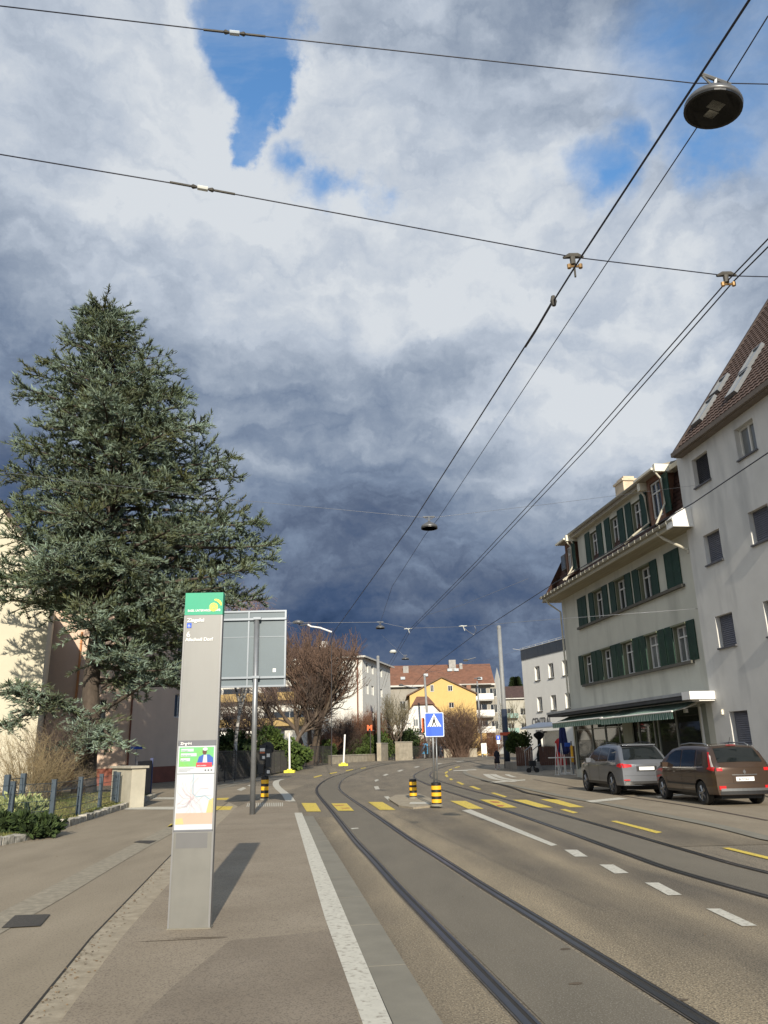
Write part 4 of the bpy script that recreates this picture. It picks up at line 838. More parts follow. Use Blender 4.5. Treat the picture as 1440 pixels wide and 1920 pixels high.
# white house with the sweeping red roof
Yw = 122.0; so = (0.486, 122, 1.904)
sp_ = [(p[0] - so[0], p[2]) for p in ((0.65, 122, 5.246), (1.731, 122, 6.088), (2.738, 122, 7.014), (3.921, 122, 8.179), (6.874, 122, 8.194), (7.66, 122, 7.382), (8.602, 122, 6.491), (9.555, 122, 5.918), (10.671, 122, 5.421))]
shs = thing('white_cottage', 'white house with a steep sweeping red hipped roof', 'house', (so[0], Yw, 0))
a = MB(); outl = [(sp_[0][0], .2)] + sp_ + [(sp_[-1][0], .2)]; a.prism(outl, 0, 9, 0, 'y'); a.build('wall', plaster('bright_white_wall', (.72, .70, .66), .03, .08), shs)
a = MB(); n_ = len(sp_)
for i in range(n_ - 1):
    if i == 3: continue
    (xa, za), (xb, zb) = sp_[i], sp_[i + 1]; a.add([(xa, -.3, za + .05), (xb, -.3, zb + .05), (xb, 9.3, zb + .05), (xa, 9.3, za + .05), (xa, -.3, za + .22), (xb, -.3, zb + .22), (xb, 9.3, zb + .22), (xa, 9.3, za + .22)], [(0, 1, 5, 4), (4, 5, 6, 7), (3, 7, 6, 2), (0, 3, 2, 1)])
pk = (5.689, 122, 9.419); px_ = pk[0] - so[0]; pz_ = pk[2] + .3
(xa, za), (xb, zb) = sp_[3], sp_[4]; a.add([(xa - .3, -.35, za + .1), (xb + .3, -.35, zb + .1), (px_ + .6, 3.2, pz_), (px_ - 1.2, 3.2, pz_), (xb + .3, 9.3, zb + .1), (xa - .3, 9.3, za + .1), (px_ + .6, 6.2, pz_), (px_ - 1.2, 6.2, pz_)], [(0, 1, 2, 3), (1, 4, 6, 2), (4, 5, 7, 6), (5, 0, 3, 7), (3, 2, 6, 7)])
a.build('roof', redtile, shs)
for p, q, m_ in (((3.738, 122, 5.101), (4.508, 122, 6.185), 1), ((3.417, 122, 2.691), (4.257, 122, 3.605), 1), ((4.724, 122, 7.684), (4.94, 122, 7.998), 0), ((5.379, 122, 7.67), (5.595, 122, 7.983), 0)):
    window(shs, p[0] - so[0], q[0] - so[0], p[2], q[2], -.01, m_, gm=glass2)
sg = (4.785, 118, 4.661); 
t_ = thing('shop_sign', 'orange letter M sign beside the white house wall', 'sign', (sg[0], 118, 0)); text_obj('letter', 'M', 3.0, orange, t_, (-.1, 0, sg[2] - .6), (R(90), 0, 0), ext=.08, bold=.05)
a = MB(); a.box(-.6, 3.3, .1, .2, 2, sg[2] - .9); a.tube([(1.2, .2, 0.5), (1.2, .2, sg[2])], .08, 6); a.build('post', gutm, t_)
sg = (-2.148, 92, 4.49); t_ = thing('shop_sign', 'orange letter M sign above the reddish hedge at the white block corner', 'sign', (sg[0] - .5, 97, 0)); text_obj('letter', 'M', .8, orange, t_, (0, 0, sg[2] - .4), (R(90), 0, 0), ext=.05, bold=.05); a = MB(); a.box(-.1, .9, .1, .2, sg[2] - .5, sg[2] - .42); a.tube([(.4, .15, .5), (.4, .15, sg[2] - .5)], .05, 6); a.build('post', M('dark_sign_post', (.06, .05, .05), .6, .1, 4.), t_)
sg = (-18.484, 88, 3.933); t_ = thing('shop_sign', 'small red lettering sign seen just right of the tall pylon', 'sign', (sg[0] - .9, 86, 0)); text_obj('letter', 'M', 1.0, M('red_sign_paint', (.65, .04, .03), .6, .1, 3.), t_, (.0, 0, sg[2] - .4), (R(90), 0, 0), ext=.05, bold=.04, sx=1.3); a = MB(); a.tube([(.5, .15, .5), (.5, .15, sg[2])], .06, 6); a.build('post', gutm, t_)

# dark roofed apartment house far right
dA = (26.333, 186, 1.931); dB = (33.477, 186, 2.013); dw = dB[0] - dA[0]
dops = [(x, x + 1.5, z, z + 1.5) for z in (2.2, 5.6, 8.9) for x in (1.4, 4.4)] 
db = block('dark_roof_apartments', 'apartment house with dark roof and pale green balconies far behind the tall tram pole', 'building', (dA[0], 186), R(-4), dw, 10, 12.6, plaster('grey_cream_plaster', (.40, .38, .32), .05, .2), dops)
hip(db, dw, 10, 12.65, 3.2, .5, M('dark_roof_tile', (.06, .035, .03), .85, .25, 1.5, .4), 0, 0)
for z in (1.9, 5.3, 8.6): a = MB(); a.box(.8, 3.8, -1.2, -.003, z - .35, z - .2); a.box(.8, 3.8, -1.25, -1.18, z - .35, z + .7); a.build('balcony', M('pale_green_balcony', (.22, .34, .30), .7, .1, 3.), db)

# pink and cream buildings on the left behind the cedar
pkm = plaster('peach_plaster', (.60, .46, .36), .05, .15); plinth = M('red_brown_plinth', (.22, .075, .05), .85, .15, 2.)
pc = (-16.292, 50.269); pcx, pcy = pc
pang = R(4)
pink = thing('peach_house', 'peach rendered house with red brown plinth at the side street corner', 'house', (pcx, pcy, 0), 0)
H_ = 11.2; a = MB(); a.T = Matrix.Translation((0, 0, 0))
Lf = [(-20 + 17.4, -20 + 18.4, 3.6, 5.2), (-20 + 13.5, -20 + 14.6, 3.4, 5.0)]
wall(a, -20, 0, 1.0, H_, Lf, 0, .2)
T2 = Matrix.Rotation(math.atan2(1, .30), 4, 'Z'); a.T = T2; so_ = [(5.0, 6.2, 4.2, 5.8), (5.0, 6.2, 7.6, 9.2)]; wall(a, 0, 9.5, 1.0, H_, so_, 0, .2); a.T = None
a.build('wall', pkm, pink)
for o_ in Lf: window(pink, *o_, y=.16, mull=1)
for o_ in so_: window(pink, *o_, y=.16, mull=1, M_=T2)
a = MB(); wall(a, -20, .0, -.05, 1.0, [(-5.5, -4.6, .25, .8), (-11, -10.1, .25, .8)], -.03, .15); a.T = T2; wall(a, 0, 9.5, -.05, 1.0, [(1.5, 2.4, .2, .85), (6, 6.9, .2, .85)], -.03, .15); a.build('plinth', plinth, pink)
a = MB(); a.tube([(.05, -.12, .1), (.05, -.12, H_ - .2)], .06, 8); a.build('downpipe', M('rust_downpipe', (.16, .06, .035), .7, .2, 4.), pink)
a = MB(); a.add([(-20.5, -.6, H_), (.5, -.6, H_), (3.6, 9.8, H_), (-20.5, 9.8, H_), (-16, 4.6, H_ + 3), (-3, 4.6, H_ + 3)], [(0, 1, 5, 4), (1, 2, 5), (2, 3, 4, 5), (3, 0, 4), (3, 2, 1, 0)]); a.build('roof', brown_t, pink)
a = MB(); a.box(-3.6, -3.5, -.16, -.02, 5.2, 9.5); a.build('shutter_rail', M('orange_brown_trim', (.45, .20, .08), .7, .2, 3.), pink)
t_ = thing('street_sign', 'small blue street name plate by the rust coloured downpipe', 'street sign', (pcx + .35, pcy - .35, 0)); a = MB(); a.box(-.1, .62, -.02, .02, 2.1, 2.26); a.build('plate', M('blue_enamel', (.02, .08, .42), .4, .1, 4.), t_); a = MB(); a.tube([(.25, .03, 0), (.25, .03, 2.3)], .025, 6); a.build('post', M('galvanised_steel', (.26, .27, .28), .45, .12, 5., metal=.6), t_)
# cream house with its gable towards us
cc_ = (-19.775, 47.741); cm_ = plaster('cream_plaster', (.56, .52, .41), .04, .12)
ca = (-17.636, 40, 10.637); cb = (-20.987, 40, 15.022); co_ = (ca[0], 40.0)
crm = thing('cream_house', 'cream yellow house with a steep gable at the left edge behind the cedar', 'house', (co_[0], co_[1], 0), R(22))
gs = (cb[2] - ca[2]) / (ca[0] - cb[0]); hw = 6.6
a = MB(); a.add([(0, 0, -.1), (-2 * hw, 0, -.1), (-2 * hw, 0, ca[2]), (-hw, 0, ca[2] + gs * hw), (0, 0, ca[2])], [(4, 3, 2, 1, 0)]); a.quad((0, 0, -.1), (0, 12, -.1), (0, 12, ca[2]), (0, 0, ca[2])); a.quad((-2 * hw, 0, -.1), (-2 * hw, 12, -.1), (-2 * hw, 12, ca[2]), (-2 * hw, 0, ca[2])); a.build('wall', cm_, crm)
a = MB(); 
for sg_ in (1, -1):
    x0_ = -hw + sg_ * (hw + .35); z0_ = ca[2] - gs * .35
    a.add([(x0_, -.35, z0_), (-hw, -.35, ca[2] + gs * hw + .02), (-hw, 8, ca[2] + gs * hw + .02), (x0_, 8, z0_), (x0_, -.35, z0_ + .3), (-hw, -.35, ca[2] + gs * hw + .32), (-hw, 8, ca[2] + gs * hw + .32), (x0_, 8, z0_ + .3)], [(0, 1, 5, 4), (4, 5, 6, 7), (0, 4, 7, 3), (0, 3, 2, 1)])
a.build('roof', M('dark_cream_house_roof', (.07, .05, .045), .85, .2, 2.), crm)

# ------------------------------------------------------------------ street furniture
alu = M('brushed_aluminium', (.255, .255, .245), .42, .06, 3., metal=.2, stretch=(1, 1, .15)); layer(alu, 2.0, .25, (.15, .15, .14), lo=.5, hi=.75)
steel = M('galvanised_steel', (.26, .27, .28), .45, .12, 5., metal=.6)
polem = M('grey_pole_paint', (.22, .225, .225), .55, .1, 3.); darkblue = M('dark_blue_sleeve', (.018, .026, .045), .5, .15, 3.)
txt = M('white_lettering', (.78, .78, .76), .6, .02, 5.)
# --- timetable pylon
p0 = (-2.17, 8.246); p1 = (-1.767, 8.252)
pw = math.hypot(p1[0] - p0[0], p1[1] - p0[1]); pa = math.atan2(p1[1] - p0[1], p1[0] - p0[0])
py = thing('stop_pylon', 'tall grey tram stop pylon with green head and maps, standing on the platform', 'pylon', (p0[0], p0[1], .10), pa)
PH = (-2.002, 8.25, 3.376)[2] - .1
PD = .10; a = MB(); a.box(0, pw, 0, PD, 0.0, PH); b_ = a.build('body', alu, py); 
md = b_.modifiers.new('b', 'BEVEL'); md.width = .006; md.segments = 2
zf = lambda y: (PH) * (1742 - y) / 630.0
def zpy(y):
    # height on the front face for a row of the pylon
    import math as _m
    k = (y - 960) / 1445.0; s_, c_ = _m.sin(R(PITCH)), _m.cos(R(PITCH)); return 1.7 + p0[1] * (s_ - k * c_) / (c_ + k * s_) - .1
a = MB(); a.box(-.002, pw + .002, -.004, PD + .002, zpy(1145), PH + .002); a.build('head_panel', M('green_panel', (.025, .33, .19), .45, .05, 3.), py)
a = MB(); a.box(-.004, .012, -.006, .02, 0.01, zpy(1146)); a.box(pw - .012, pw + .004, -.006, .02, .01, zpy(1146)); a.build('edge_trim', M('bright_aluminium', (.30, .30, .30), .35, .05, 4., metal=.6), py)
yellow_l = M('logo_yellow', (.85, .80, .08), .5, .04, 5.)
# logo: a round yellow swirl with a tail
lz = zpy(1131); lx = pw * .76; a = MB(); n_ = 28
pts_o = [(lx + .046 * math.cos(t), lz + .046 * math.sin(t)) for t in [i * 2 * math.pi / n_ for i in range(n_)]]
a.prism(pts_o, -.008, -.004, 0, 'y')
arc = [(math.radians(100 - i * 9), .062) for i in range(13)]
for r0, r1, cx_, cz_, a0, a1 in ((.052, .066, .022, .042, 105, -5),):
    k_ = 12; oa = [(lx + cx_ + r1 * math.cos(R(a0 + (a1 - a0) * i / k_)), lz + cz_ - .02 + r1 * math.sin(R(a0 + (a1 - a0) * i / k_))) for i in range(k_ + 1)]
    ia = [(lx + cx_ + (r0 - .012 * math.sin(math.pi * i / k_)) * math.cos(R(a0 + (a1 - a0) * i / k_)), lz + cz_ - .02 + (r0 - .012 * math.sin(math.pi * i / k_)) * math.sin(R(a0 + (a1 - a0) * i / k_))) for i in range(k_ + 1)]
    for i in range(k_): a.quad((oa[i][0], -.007, oa[i][1]), (ia[i][0], -.007, ia[i][1]), (ia[i + 1][0], -.007, ia[i + 1][1]), (oa[i + 1][0], -.007, oa[i + 1][1]))
a.build('logo', yellow_l, py)
a = MB()
for i in range(16):
    t0, t1 = R(200 - i * 24), R(200 - (i + 1) * 24); r0, r1 = .040 * (1 - i / 20), .040 * (1 - (i + 1) / 20)
    a.quad((lx + (r0 - .004) * math.cos(t0), -.0095, lz + (r0 - .004) * math.sin(t0)), (lx + (r0 + .004) * math.cos(t0), -.0095, lz + (r0 + .004) * math.sin(t0)), (lx + (r1 + .004) * math.cos(t1), -.0095, lz + (r1 + .004) * math.sin(t1)), (lx + (r1 - .004) * math.cos(t1), -.0095, lz + (r1 - .004) * math.sin(t1)))
a.build('logo_swirl', MATS['green_panel'], py)
RX = (R(90), 0, 0)
def ptxt(nm, s, size, x, yrow, m=None, sx=1., bold=.0): return text_obj(nm, s, size, m or txt, py, (x, -.0065, zpy(yrow)), RX, ext=.001, sx=sx, bold=bold)
ptxt('lettering', 'BASEL UNTERWEGS', .034, .03, 1139, sx=.82, bold=.0006); ptxt('lettering', 'BVB', .034, pw * .80, 1138.5, bold=.001)
ptxt('stop_name', 'Ziegelei', .058, .03, 1158, bold=.0012); ptxt('line_number', '6', .082, .03, 1186, bold=.0016); ptxt('destination', 'Allschwil Dorf', .050, .022, 1194, bold=.0012)
a = MB(); a.box(.03, .078, -.006, -.003, zpy(1169), zpy(1160)); a.build('wheelchair_symbol', M('sign_blue', (.01, .09, .62), .45, .04, 4.), py)
a = MB(); zc = (zpy(1169) + zpy(1160)) / 2
for i in range(12):
    t0, t1 = R(120 + i * 20), R(120 + (i + 1) * 20); a.quad((.054 + .013 * math.cos(t0), -.008, zc - .006 + .013 * math.sin(t0)), (.054 + .010 * math.cos(t0), -.008, zc - .006 + .010 * math.sin(t0)), (.054 + .010 * math.cos(t1), -.008, zc - .006 + .010 * math.sin(t1)), (.054 + .013 * math.cos(t1), -.008, zc - .006 + .013 * math.sin(t1)))
a.box(.050, .054, -.009, -.0075, zc - .004, zc + .013); a.box(.050, .064, -.009, -.0075, zc - .006, zc - .002); a.build('wheelchair_figure', txt, py)
a = MB(); a.box(.006, pw - .006, -.006, 0, zpy(1390), zpy(1380)); a.box(.006, pw - .006, -.006, 0, zpy(1551), zpy(1547.5)); a.build('case_rail', M('dark_grey_rail', (.13, .135, .15), .5, .1, 4.), py)
ptxt('stop_name', 'Ziegelei', .036, .03, 1388, bold=.001)
paper = M('poster_paper', (.50, .53, .56), .35, .02, 3., spec=.6)
a = MB(); a.box(.012, pw - .014, -.008, -.004, zpy(1442), zpy(1390.5)); po = a.build('poster', paper, py)
def pbox(nm, x0, x1, r0, r1, m, y=-.0095, th=.0012): a = MB(); a.box(x0 * pw, x1 * pw, y, y + th, zpy(r0), zpy(r1)); return a.build(nm, m, po)
lime = M('poster_lime', (.22, .52, .10), .5, .15, 5., col2=(.10, .45, .20)); bluec = M('poster_blue', (.03, .10, .38), .6, .1, 4.); skinp = M('poster_skin', (.10, .045, .03), .6, .1, 4.); redp = M('poster_red', (.62, .04, .06), .5, .05, 4.)
pbox('green_field', .06, .93, 1429, 1393, lime)
for x1, r0, r1 in ((.42, 1401, 1395.5), (.50, 1410, 1404), (.34, 1419, 1413)): pbox('headline_box', .10, x1, r0, r1, paper, -.0115)
tl = M('poster_text_green', (.06, .30, .12), .6, .1, 4.)
for s_, x, r in (('Einsteigen,', .11, 1400.3), ('Fahrplan checken', .11, 1409.3), ('am Start', .11, 1418.3)): text_obj('headline', s_, .021, tl, po, (x * pw, -.0122, zpy(r)), RX, ext=.0003, sx=.8 if len(s_) < 12 else .68)
def pell(nm, cx, cr_, rx, rz, m, y=-.0112): a = MB(); a.prism([(cx * pw + rx * math.cos(t), zpy(cr_) + rz * math.sin(t)) for t in [i * math.pi / 9 for i in range(18)]], y, y + .0012, 0, 'y'); return a.build(nm, m, po)
a = MB(); a.prism([(.50 * pw, zpy(1427)), (.56 * pw, zpy(1411)), (.66 * pw, zpy(1407)), (.82 * pw, zpy(1407)), (.92 * pw, zpy(1413)), (.93 * pw, zpy(1427))], -.0112, -.0100, 0, 'y'); a.build('printed_jacket', bluec, po)
a = MB(); a.prism([(.65 * pw, zpy(1426)), (.68 * pw, zpy(1407.5)), (.76 * pw, zpy(1407.5)), (.78 * pw, zpy(1426))], -.0125, -.0113, 0, 'y'); a.build('printed_shirt', paper, po)
pell('printed_face', .70, 1401.5, .022, .030, skinp, -.0130); pell('printed_cap', .715, 1396.8, .026, .017, paper, -.0145)
pbox('red_banner', .50, .90, 1430, 1422, redp, -.0150); text_obj('banner_text', 'Jetzt anmelden', .019, txt, po, (.53 * pw, -.0156, zpy(1428.5)), RX, ext=.0003, sx=.8)
for k in range(3): pbox('small_print', .06, .44 - .08 * k, 1433.5 + 2.4 * k, 1432.6 + 2.4 * k, M('small_print_grey', (.30, .31, .33), .6, .1, 5.))
for k in range(3): pbox('print_icon', .72 + .075 * k, .755 + .075 * k, 1437.6, 1435.2, M('icon_dark', (.05, .05, .06), .6, .1, 5.))
a = MB(); a.box(.012, pw - .014, -.008, -.004, zpy(1547.5), zpy(1443.2)); po = a.build('network_map', paper, py)
mapm = M('map_salmon', (.50, .36, .28), .4, .03, 4., spec=.6); mapy = M('map_yellow', (.50, .44, .20), .4, .03, 4.); mapb = M('map_pale_blue', (.22, .38, .46), .5, .05, 4.)
pbox('map_zone', .05, .96, 1537, 1516, mapm); 
a = MB(); a.prism([(.80 * pw, zpy(1516)), (.86 * pw, zpy(1493)), (.965 * pw, zpy(1488)), (.965 * pw, zpy(1516))], -.0098, -.009, 0, 'y'); a.build('map_zone', mapy, po); a = MB(); a.prism([(.05 * pw, zpy(1537)), (.05 * pw, zpy(1527)), (.22 * pw, zpy(1525)), (.26 * pw, zpy(1537))], -.0110, -.0102, 0, 'y'); a.build('map_zone', mapy, po)
a = MB(); rl = random.Random(9)
def ml(pts, w_): 
    for (x0, r0), (x1, r1) in zip(pts, pts[1:]):
        A_ = Vector((x0 * pw, zpy(r0))); B_ = Vector((x1 * pw, zpy(r1))); d_ = (B_ - A_).normalized(); n__ = Vector((-d_.y, d_.x)) * w_
        a.quad((A_.x - n__.x, -.0112, A_.y - n__.y), (B_.x - n__.x, -.0112, B_.y - n__.y), (B_.x + n__.x, -.0112, B_.y + n__.y), (A_.x + n__.x, -.0112, A_.y + n__.y))
ml([(.44, 1444), (.45, 1480), (.55, 1486), (.75, 1484), (.92, 1493)], .0028); a.build('map_river', mapb, po)
a = MB()
for k in range(26):
    x, r = .45 + rl.gauss(0, .1), 1490 + rl.gauss(0, 8); ang = rl.random() * 6.28
    ml([(x, r), (min(.94, max(.07, x + .22 * math.cos(ang))), min(1535, max(1450, r + 22 * math.sin(ang)))), (min(.94, max(.07, x + .4 * math.cos(ang + .3))), min(1535, max(1450, r + 36 * math.sin(ang + .3))))], .0007)
a.build('map_lines', M('map_line_grey_red', (.45, .38, .38), .6, .3, 30., col2=(.62, .30, .30)), po)
a = MB(); a.box(.035, pw * .86, -.0045, -.001, zpy(1582), zpy(1553)); a.build('case_back', M('grey_plate', (.14, .14, .14), .5, .05, 3., metal=.2), py)
a = MB(); a.box(.01, pw - .016, -.003, 0, zpy(1738), zpy(1553)); a.build('lower_panel', M('scuffed_grey_panel', (.18, .177, .16), .5, .06, 2., metal=.2), py)
layer(MATS['scuffed_grey_panel'], 5, .3, (.11, .11, .10), lo=.45, hi=.75)
a = MB(); a.box(-.012, pw + .012, -.012, PD + .012, 0, .010); a.build('base_plate', concm, py)

# --- back of the large panel sign with its post
g0 = (-3.801, 22.634); sgn = thing('panel_sign', 'back of a large blue grey sign panel on one steel post on the platform', 'sign', (g0[0], g0[1], .1), 0)
a = MB(); zt_ = (-4.074, 24, 5.523)[2] - .1; a.tube([(0, 0, 0), (-.02, 0, zt_)], .075, 14); a.build('post', steel, sgn, smooth=True)
q0 = (-2.978, 24, 5.732); q1 = (-2.947, 24, 3.545); X1_ = q0[0] - g0[0]; X0_ = X1_ - 2.45; Z1_ = q0[2] - .1; Z0_ = q1[2] - .1
a = MB(); a.box(X0_, X1_, .12, .15, Z0_, Z1_); a.build('panel', M('panel_back_grey', (.12, .155, .175), .45, .05, 1.2), sgn)
frm = M('panel_frame_alu', (.27, .30, .33), .35, .05, 4., metal=.5); a = MB()
for (x0, x1, z0, z1) in ((X0_ - .02, X1_ + .02, Z1_ - .03, Z1_ + .02), (X0_ - .02, X1_ + .02, Z0_ - .02, Z0_ + .03), (X0_ - .02, X0_ + .03, Z0_ + .03, Z1_ - .03), (X1_ - .03, X1_ + .02, Z0_ + .03, Z1_ - .03), (-.29, -.25, Z0_ + .03, Z1_ - .03)): a.box(x0, x1, .085, .16 if x1 - x0 > .3 or z1 - z0 < 3 else .12, z0, z1)
a.build('panel_frame', frm, sgn)
for z in (Z1_ - .24, Z0_ + .25):
    a = MB(); a.box(X0_ - .02, X1_ + .02, .045, .083, z - .03, z + .03); a.box(-.11, .11, -.09, .044, z - .035, z + .035); a.build('bracket', frm, sgn)
a = MB(); a.box(X0_, X1_, .108, .118, Z0_ + 1.42, Z0_ + 1.435); a.build('panel_seam', frm, sgn)
a = MB(); a.box(X1_ - .36, X1_ - .27, .112, .118, Z0_ + .40, Z0_ + .50); a.build('sticker', txt, sgn)

# --- bollards in yellow and black
bmy = M('bollard_yellow', (.85, .45, .02), .45, .06, 5.); bmb = M('bollard_black', (.014, .013, .013), .5, .2, 5.)
def bollard(p, H, label, rad=.16, z=.05):
    t = thing('bollard', label, 'bollard', (p[0], p[1], z), 0, 'yellow and black banded bollards')
    a = MB(); n_ = 7; h = H / n_
    prof = []
    a.lathe([(rad * .96, 0), (rad * .96, H - .02), (rad * .8, H)], n=24); a.build('core', bmb, t, smooth=False)
    for i in (1, 3, 5): a = MB(); a.lathe([(rad, i * h * .97), (rad, (i + 1) * h)], n=24); a.build('yellow_band', bmy, t)
    a = MB(); a.lathe([(rad * 1.25, 0), (rad * 1.15, .05), (rad * .9, .06)], n=20); a.build('foot', concm, t)
    return t
b1 = (0.813, 29.15); b2 = (1.408, 25.108); b3 = (-4.496, 29.299)
bollard(b1, .65, 'farther bollard at the back of the traffic island', .135); bollard(b2, .68, 'bollard at the foot of the blue crossing sign on the traffic island', .155); bollard(b3, .80, 'bollard on the platform tip carrying the black tram signals', .14, .1)
# crossing sign
cs = thing('crossing_sign', 'blue pedestrian crossing sign with white triangle on a double steel post', 'traffic sign', (b2[0], b2[1], .05), 0)
zc0 = (1.414, 25.5, 2.071)[2] - .05; zc1 = (1.444, 25.5, 2.808)[2] - .05; xc = (1.428, 25.5, 2.43)[0] - b2[0]
a = MB(); a.tube([(-.05, .05, .6), (xc - .05, .05, zc1 - .1)], .03, 8); a.tube([(.05, .05, .6), (xc + .05, .05, zc0 + .1)], .022, 8); a.build('post', steel, cs, smooth=True)
def rrect(w, h, r, cx=0, cz=0): 
    out = []
    for sx_, sz_, a0 in ((1, 1, 0), (-1, 1, 90), (-1, -1, 180), (1, -1, 270)):
        for k in range(5): t = R(a0 + k * 22.5); out.append((cx + sx_ * (w / 2 - r) + r * math.cos(t), cz + sz_ * (h / 2 - r) + r * math.sin(t)))
    return out
ww_ = .60; hh_ = zc1 - zc0; zm_ = (zc0 + zc1) / 2
a = MB(); a.prism(rrect(ww_, hh_, .04, xc, zm_), -.005, .01, 0, 'y'); pl_ = a.build('plate', M('sign_rim_white', (.60, .66, .75), .5, .03, 5.), cs)
a = MB(); a.prism(rrect(ww_ - .05, hh_ - .05, .03, xc, zm_), -.009, -.005, 0, 'y'); a.build('blue_face', M('sign_blue', (.01, .09, .62), .45, .04, 4.), cs)
a = MB(); a.prism([(xc - .22, zm_ - .06), (xc + .22, zm_ - .06), (xc, zm_ + .33)], -.013, -.009, 0, 'y'); a.build('white_triangle', txt, cs)
a = MB(); blk = M('sign_black', (.01, .01, .01), .5, .1, 4.); a.prism([(xc + .03 * math.cos(t), zm_ + .20 + .026 * math.sin(t)) for t in [i * math.pi / 6 for i in range(12)]], -.016, -.013, 0, 'y')
for P_ in ([(xc - .035, zm_ + .165), (xc - .055, zm_ + .08), (xc + .03, zm_ + .06), (xc + .04, zm_ + .165)], [(xc - .05, zm_ + .08), (xc - .085, zm_ - .03), (xc - .05, zm_ - .03), (xc - .005, zm_ + .07)], [(xc, zm_ + .07), (xc + .04, zm_ - .03), (xc + .075, zm_ - .03), (xc + .035, zm_ + .07)]): a.prism(P_[::-1], -.016, -.013, 0, 'y')
for k in range(5): a.prism([(xc - .18 + k * .075, zm_ - .055), (xc - .145 + k * .075, zm_ - .055), (xc - .15 + k * .075, zm_ - .03), (xc - .17 + k * .075, zm_ - .03)], -.016, -.013, 0, 'y')
a.build('walking_figure', blk, cs)
# tram signal heads above the platform bollard
ts = thing('tram_signal', 'cluster of black tram signal boxes seen from behind on a black post over a bollard', 'signal', (b3[0], b3[1], .1 + .8), 0)
a = MB(); a.tube([(0, 0, -.02), (0, 0, .95)], .04, 8); a.build('post', bmb, ts)
a = MB(); a.lathe([(.0, -.3), (.22, -.28), (.24, 0), (.22, .28), (.0, .3)], n=24); bd = a.build('backing_disc', bmb, ts); bd.rotation_euler = (R(90), 0, 0); bd.location = (.05, .08, .95); bd.scale = (1, 1, .12)
for (x0, x1, z0, z1) in ((-.20, .02, .55, 1.08), (.03, .22, .30, .95), (-.24, -.05, .10, .42), (.0, .2, .02, .26)): a = MB(); a.box(x0, x1, -.12, .10, z0, z1); a.build('signal_box', M('black_plastic', (.016, .017, .019), .45, .15, 4.), ts)
stk = M('pale_sticker', (.62, .60, .57), .6, .08, 5.)
for (x0, x1, z0, z1, m_) in ((-.19, -.01, .86, .97, stk), (-.19, -.01, .79, .845, redm), (.06, .18, .66, .78, stk), (-.10, .0, .60, .70, stk), (.08, .18, .10, .21, stk)): a = MB(); a.box(x0, x1, -.126, -.121, z0, z1); a.build('sticker', m_, ts)
# temporary white markers on yellow feet
for k, (p, H, lean, lb) in enumerate((((-8.452, 68.528), 3.25, -.08, 'nearer white marker pole on a yellow foot at the left kerb'), ((-4.524, 79.365), 2.95, .16, 'farther white marker pole on a yellow foot, right of the big bare tree'))):
    t = thing('marker_pole', lb, 'marker pole', (p[0], p[1], zg(p[1])), 0, 'white marker poles on yellow feet')
    a = MB(); a.tube([(0, 0, .12), (lean, 0, H)], .085, 10); a.build('pole', MATS['bright_white_paint'], t)
    a = MB(); yf = M('fluorescent_yellow', (.75, .68, .05), .6, .1, 5.)
    for i in range(4): ang = R(45 + 90 * i); a.box(-.2 + .34 * math.cos(ang), .2 + .34 * math.cos(ang), -.16 + .3 * math.sin(ang), .16 + .3 * math.sin(ang), 0, .2)
    a.box(-.2, .2, -.2, .2, .02, .3); a.build('foot', yf, t)

# --- poles with luminaires
def pole(nm, label, p, rad0, rad1, H, lean=(0, 0), m=polem, z=None, group='grey tram and lamp poles'):
    zz = zg(p[1]) if z is None else z
    t = thing(nm, label, 'pole', (p[0], p[1], zz), 0, group); a = MB(); a.tube([(0, 0, 0), (lean[0] * .5, lean[1] * .5, H / 2), (lean[0], lean[1], H)], [rad0, (rad0 + rad1) / 2, rad1], 16); a.build('shaft', m, t, smooth=True)
    a = MB(); a.lathe([(rad1 * 1.12, -.1), (rad1 * 1.12, .12), (rad1 * .6, .2)], (lean[0], lean[1], H), 14); a.build('cap', m, t); return t
pT = (9.612, 66.269); tTop = (9.751, 66, 11.558)
tp = pole('tram_pole', 'tallest grey tram pole with dark blue lower sleeve, beside the walking woman', pT, .21, .165, tTop[2] - zg(pT[1]), (tTop[0] - pT[0] - .1, 0))
slv = (9.587, 66, 4.741)[2]; a = MB(); H_T = tTop[2]; lx_ = tTop[0] - pT[0] - .1
a.tube([(0, 0, 0), (lx_ * slv / H_T, 0, slv)], [.255, .235], 18); a.build('sleeve', darkblue, tp, smooth=True)
ar = thing('arrow_sign', 'small orange red arrow sign fixed to the dark blue sleeve of the tallest pole', 'sign', (pT[0], pT[1], 0), 0); za_ = (9.587, 66, 2.784)[2]; xa_ = (9.543, 66, 2.785)[0] - pT[0]
a = MB(); a.prism([(xa_ - .42, za_ - .12), (xa_ + .42, za_ - .12), (xa_ + .58, za_), (xa_ + .42, za_ + .12), (xa_ - .42, za_ + .12)], -.32, -.29, 0, 'y'); a.build('plate', M('orange_red_sign', (.62, .09, .03), .5, .05, 4.), ar)
for i, (px_b, px_t, Yp, r0, r1, lb) in enumerate((((-1.185, 92.343), (-1.1, 96, 12.245), 96, .22, .17, 'grey pole in front of the right end of the white block'), ((5.714, 114.655), (5.382, 108, 11.892), 108, .19, .15, 'grey pole behind the blue crossing sign'), ((13.873, 120.496), (13.664, 118, 11.325), 118, .16, .10, 'grey lamp pole in front of the yellow house corner'), ((11.687, 121.712), (11.148, 116, 5.142), 116, .06, .05, 'thin white pole in front of the yellow house'), ((4.853, 125.512), (4.56, 116, 4.912), 116, .07, .06, 'thin pole beside the orange letter sign'))):
    pole('street_pole', lb, px_b, r0, r1, px_t[2] - zg(px_b[1]), (px_t[0] - px_b[0], 0))
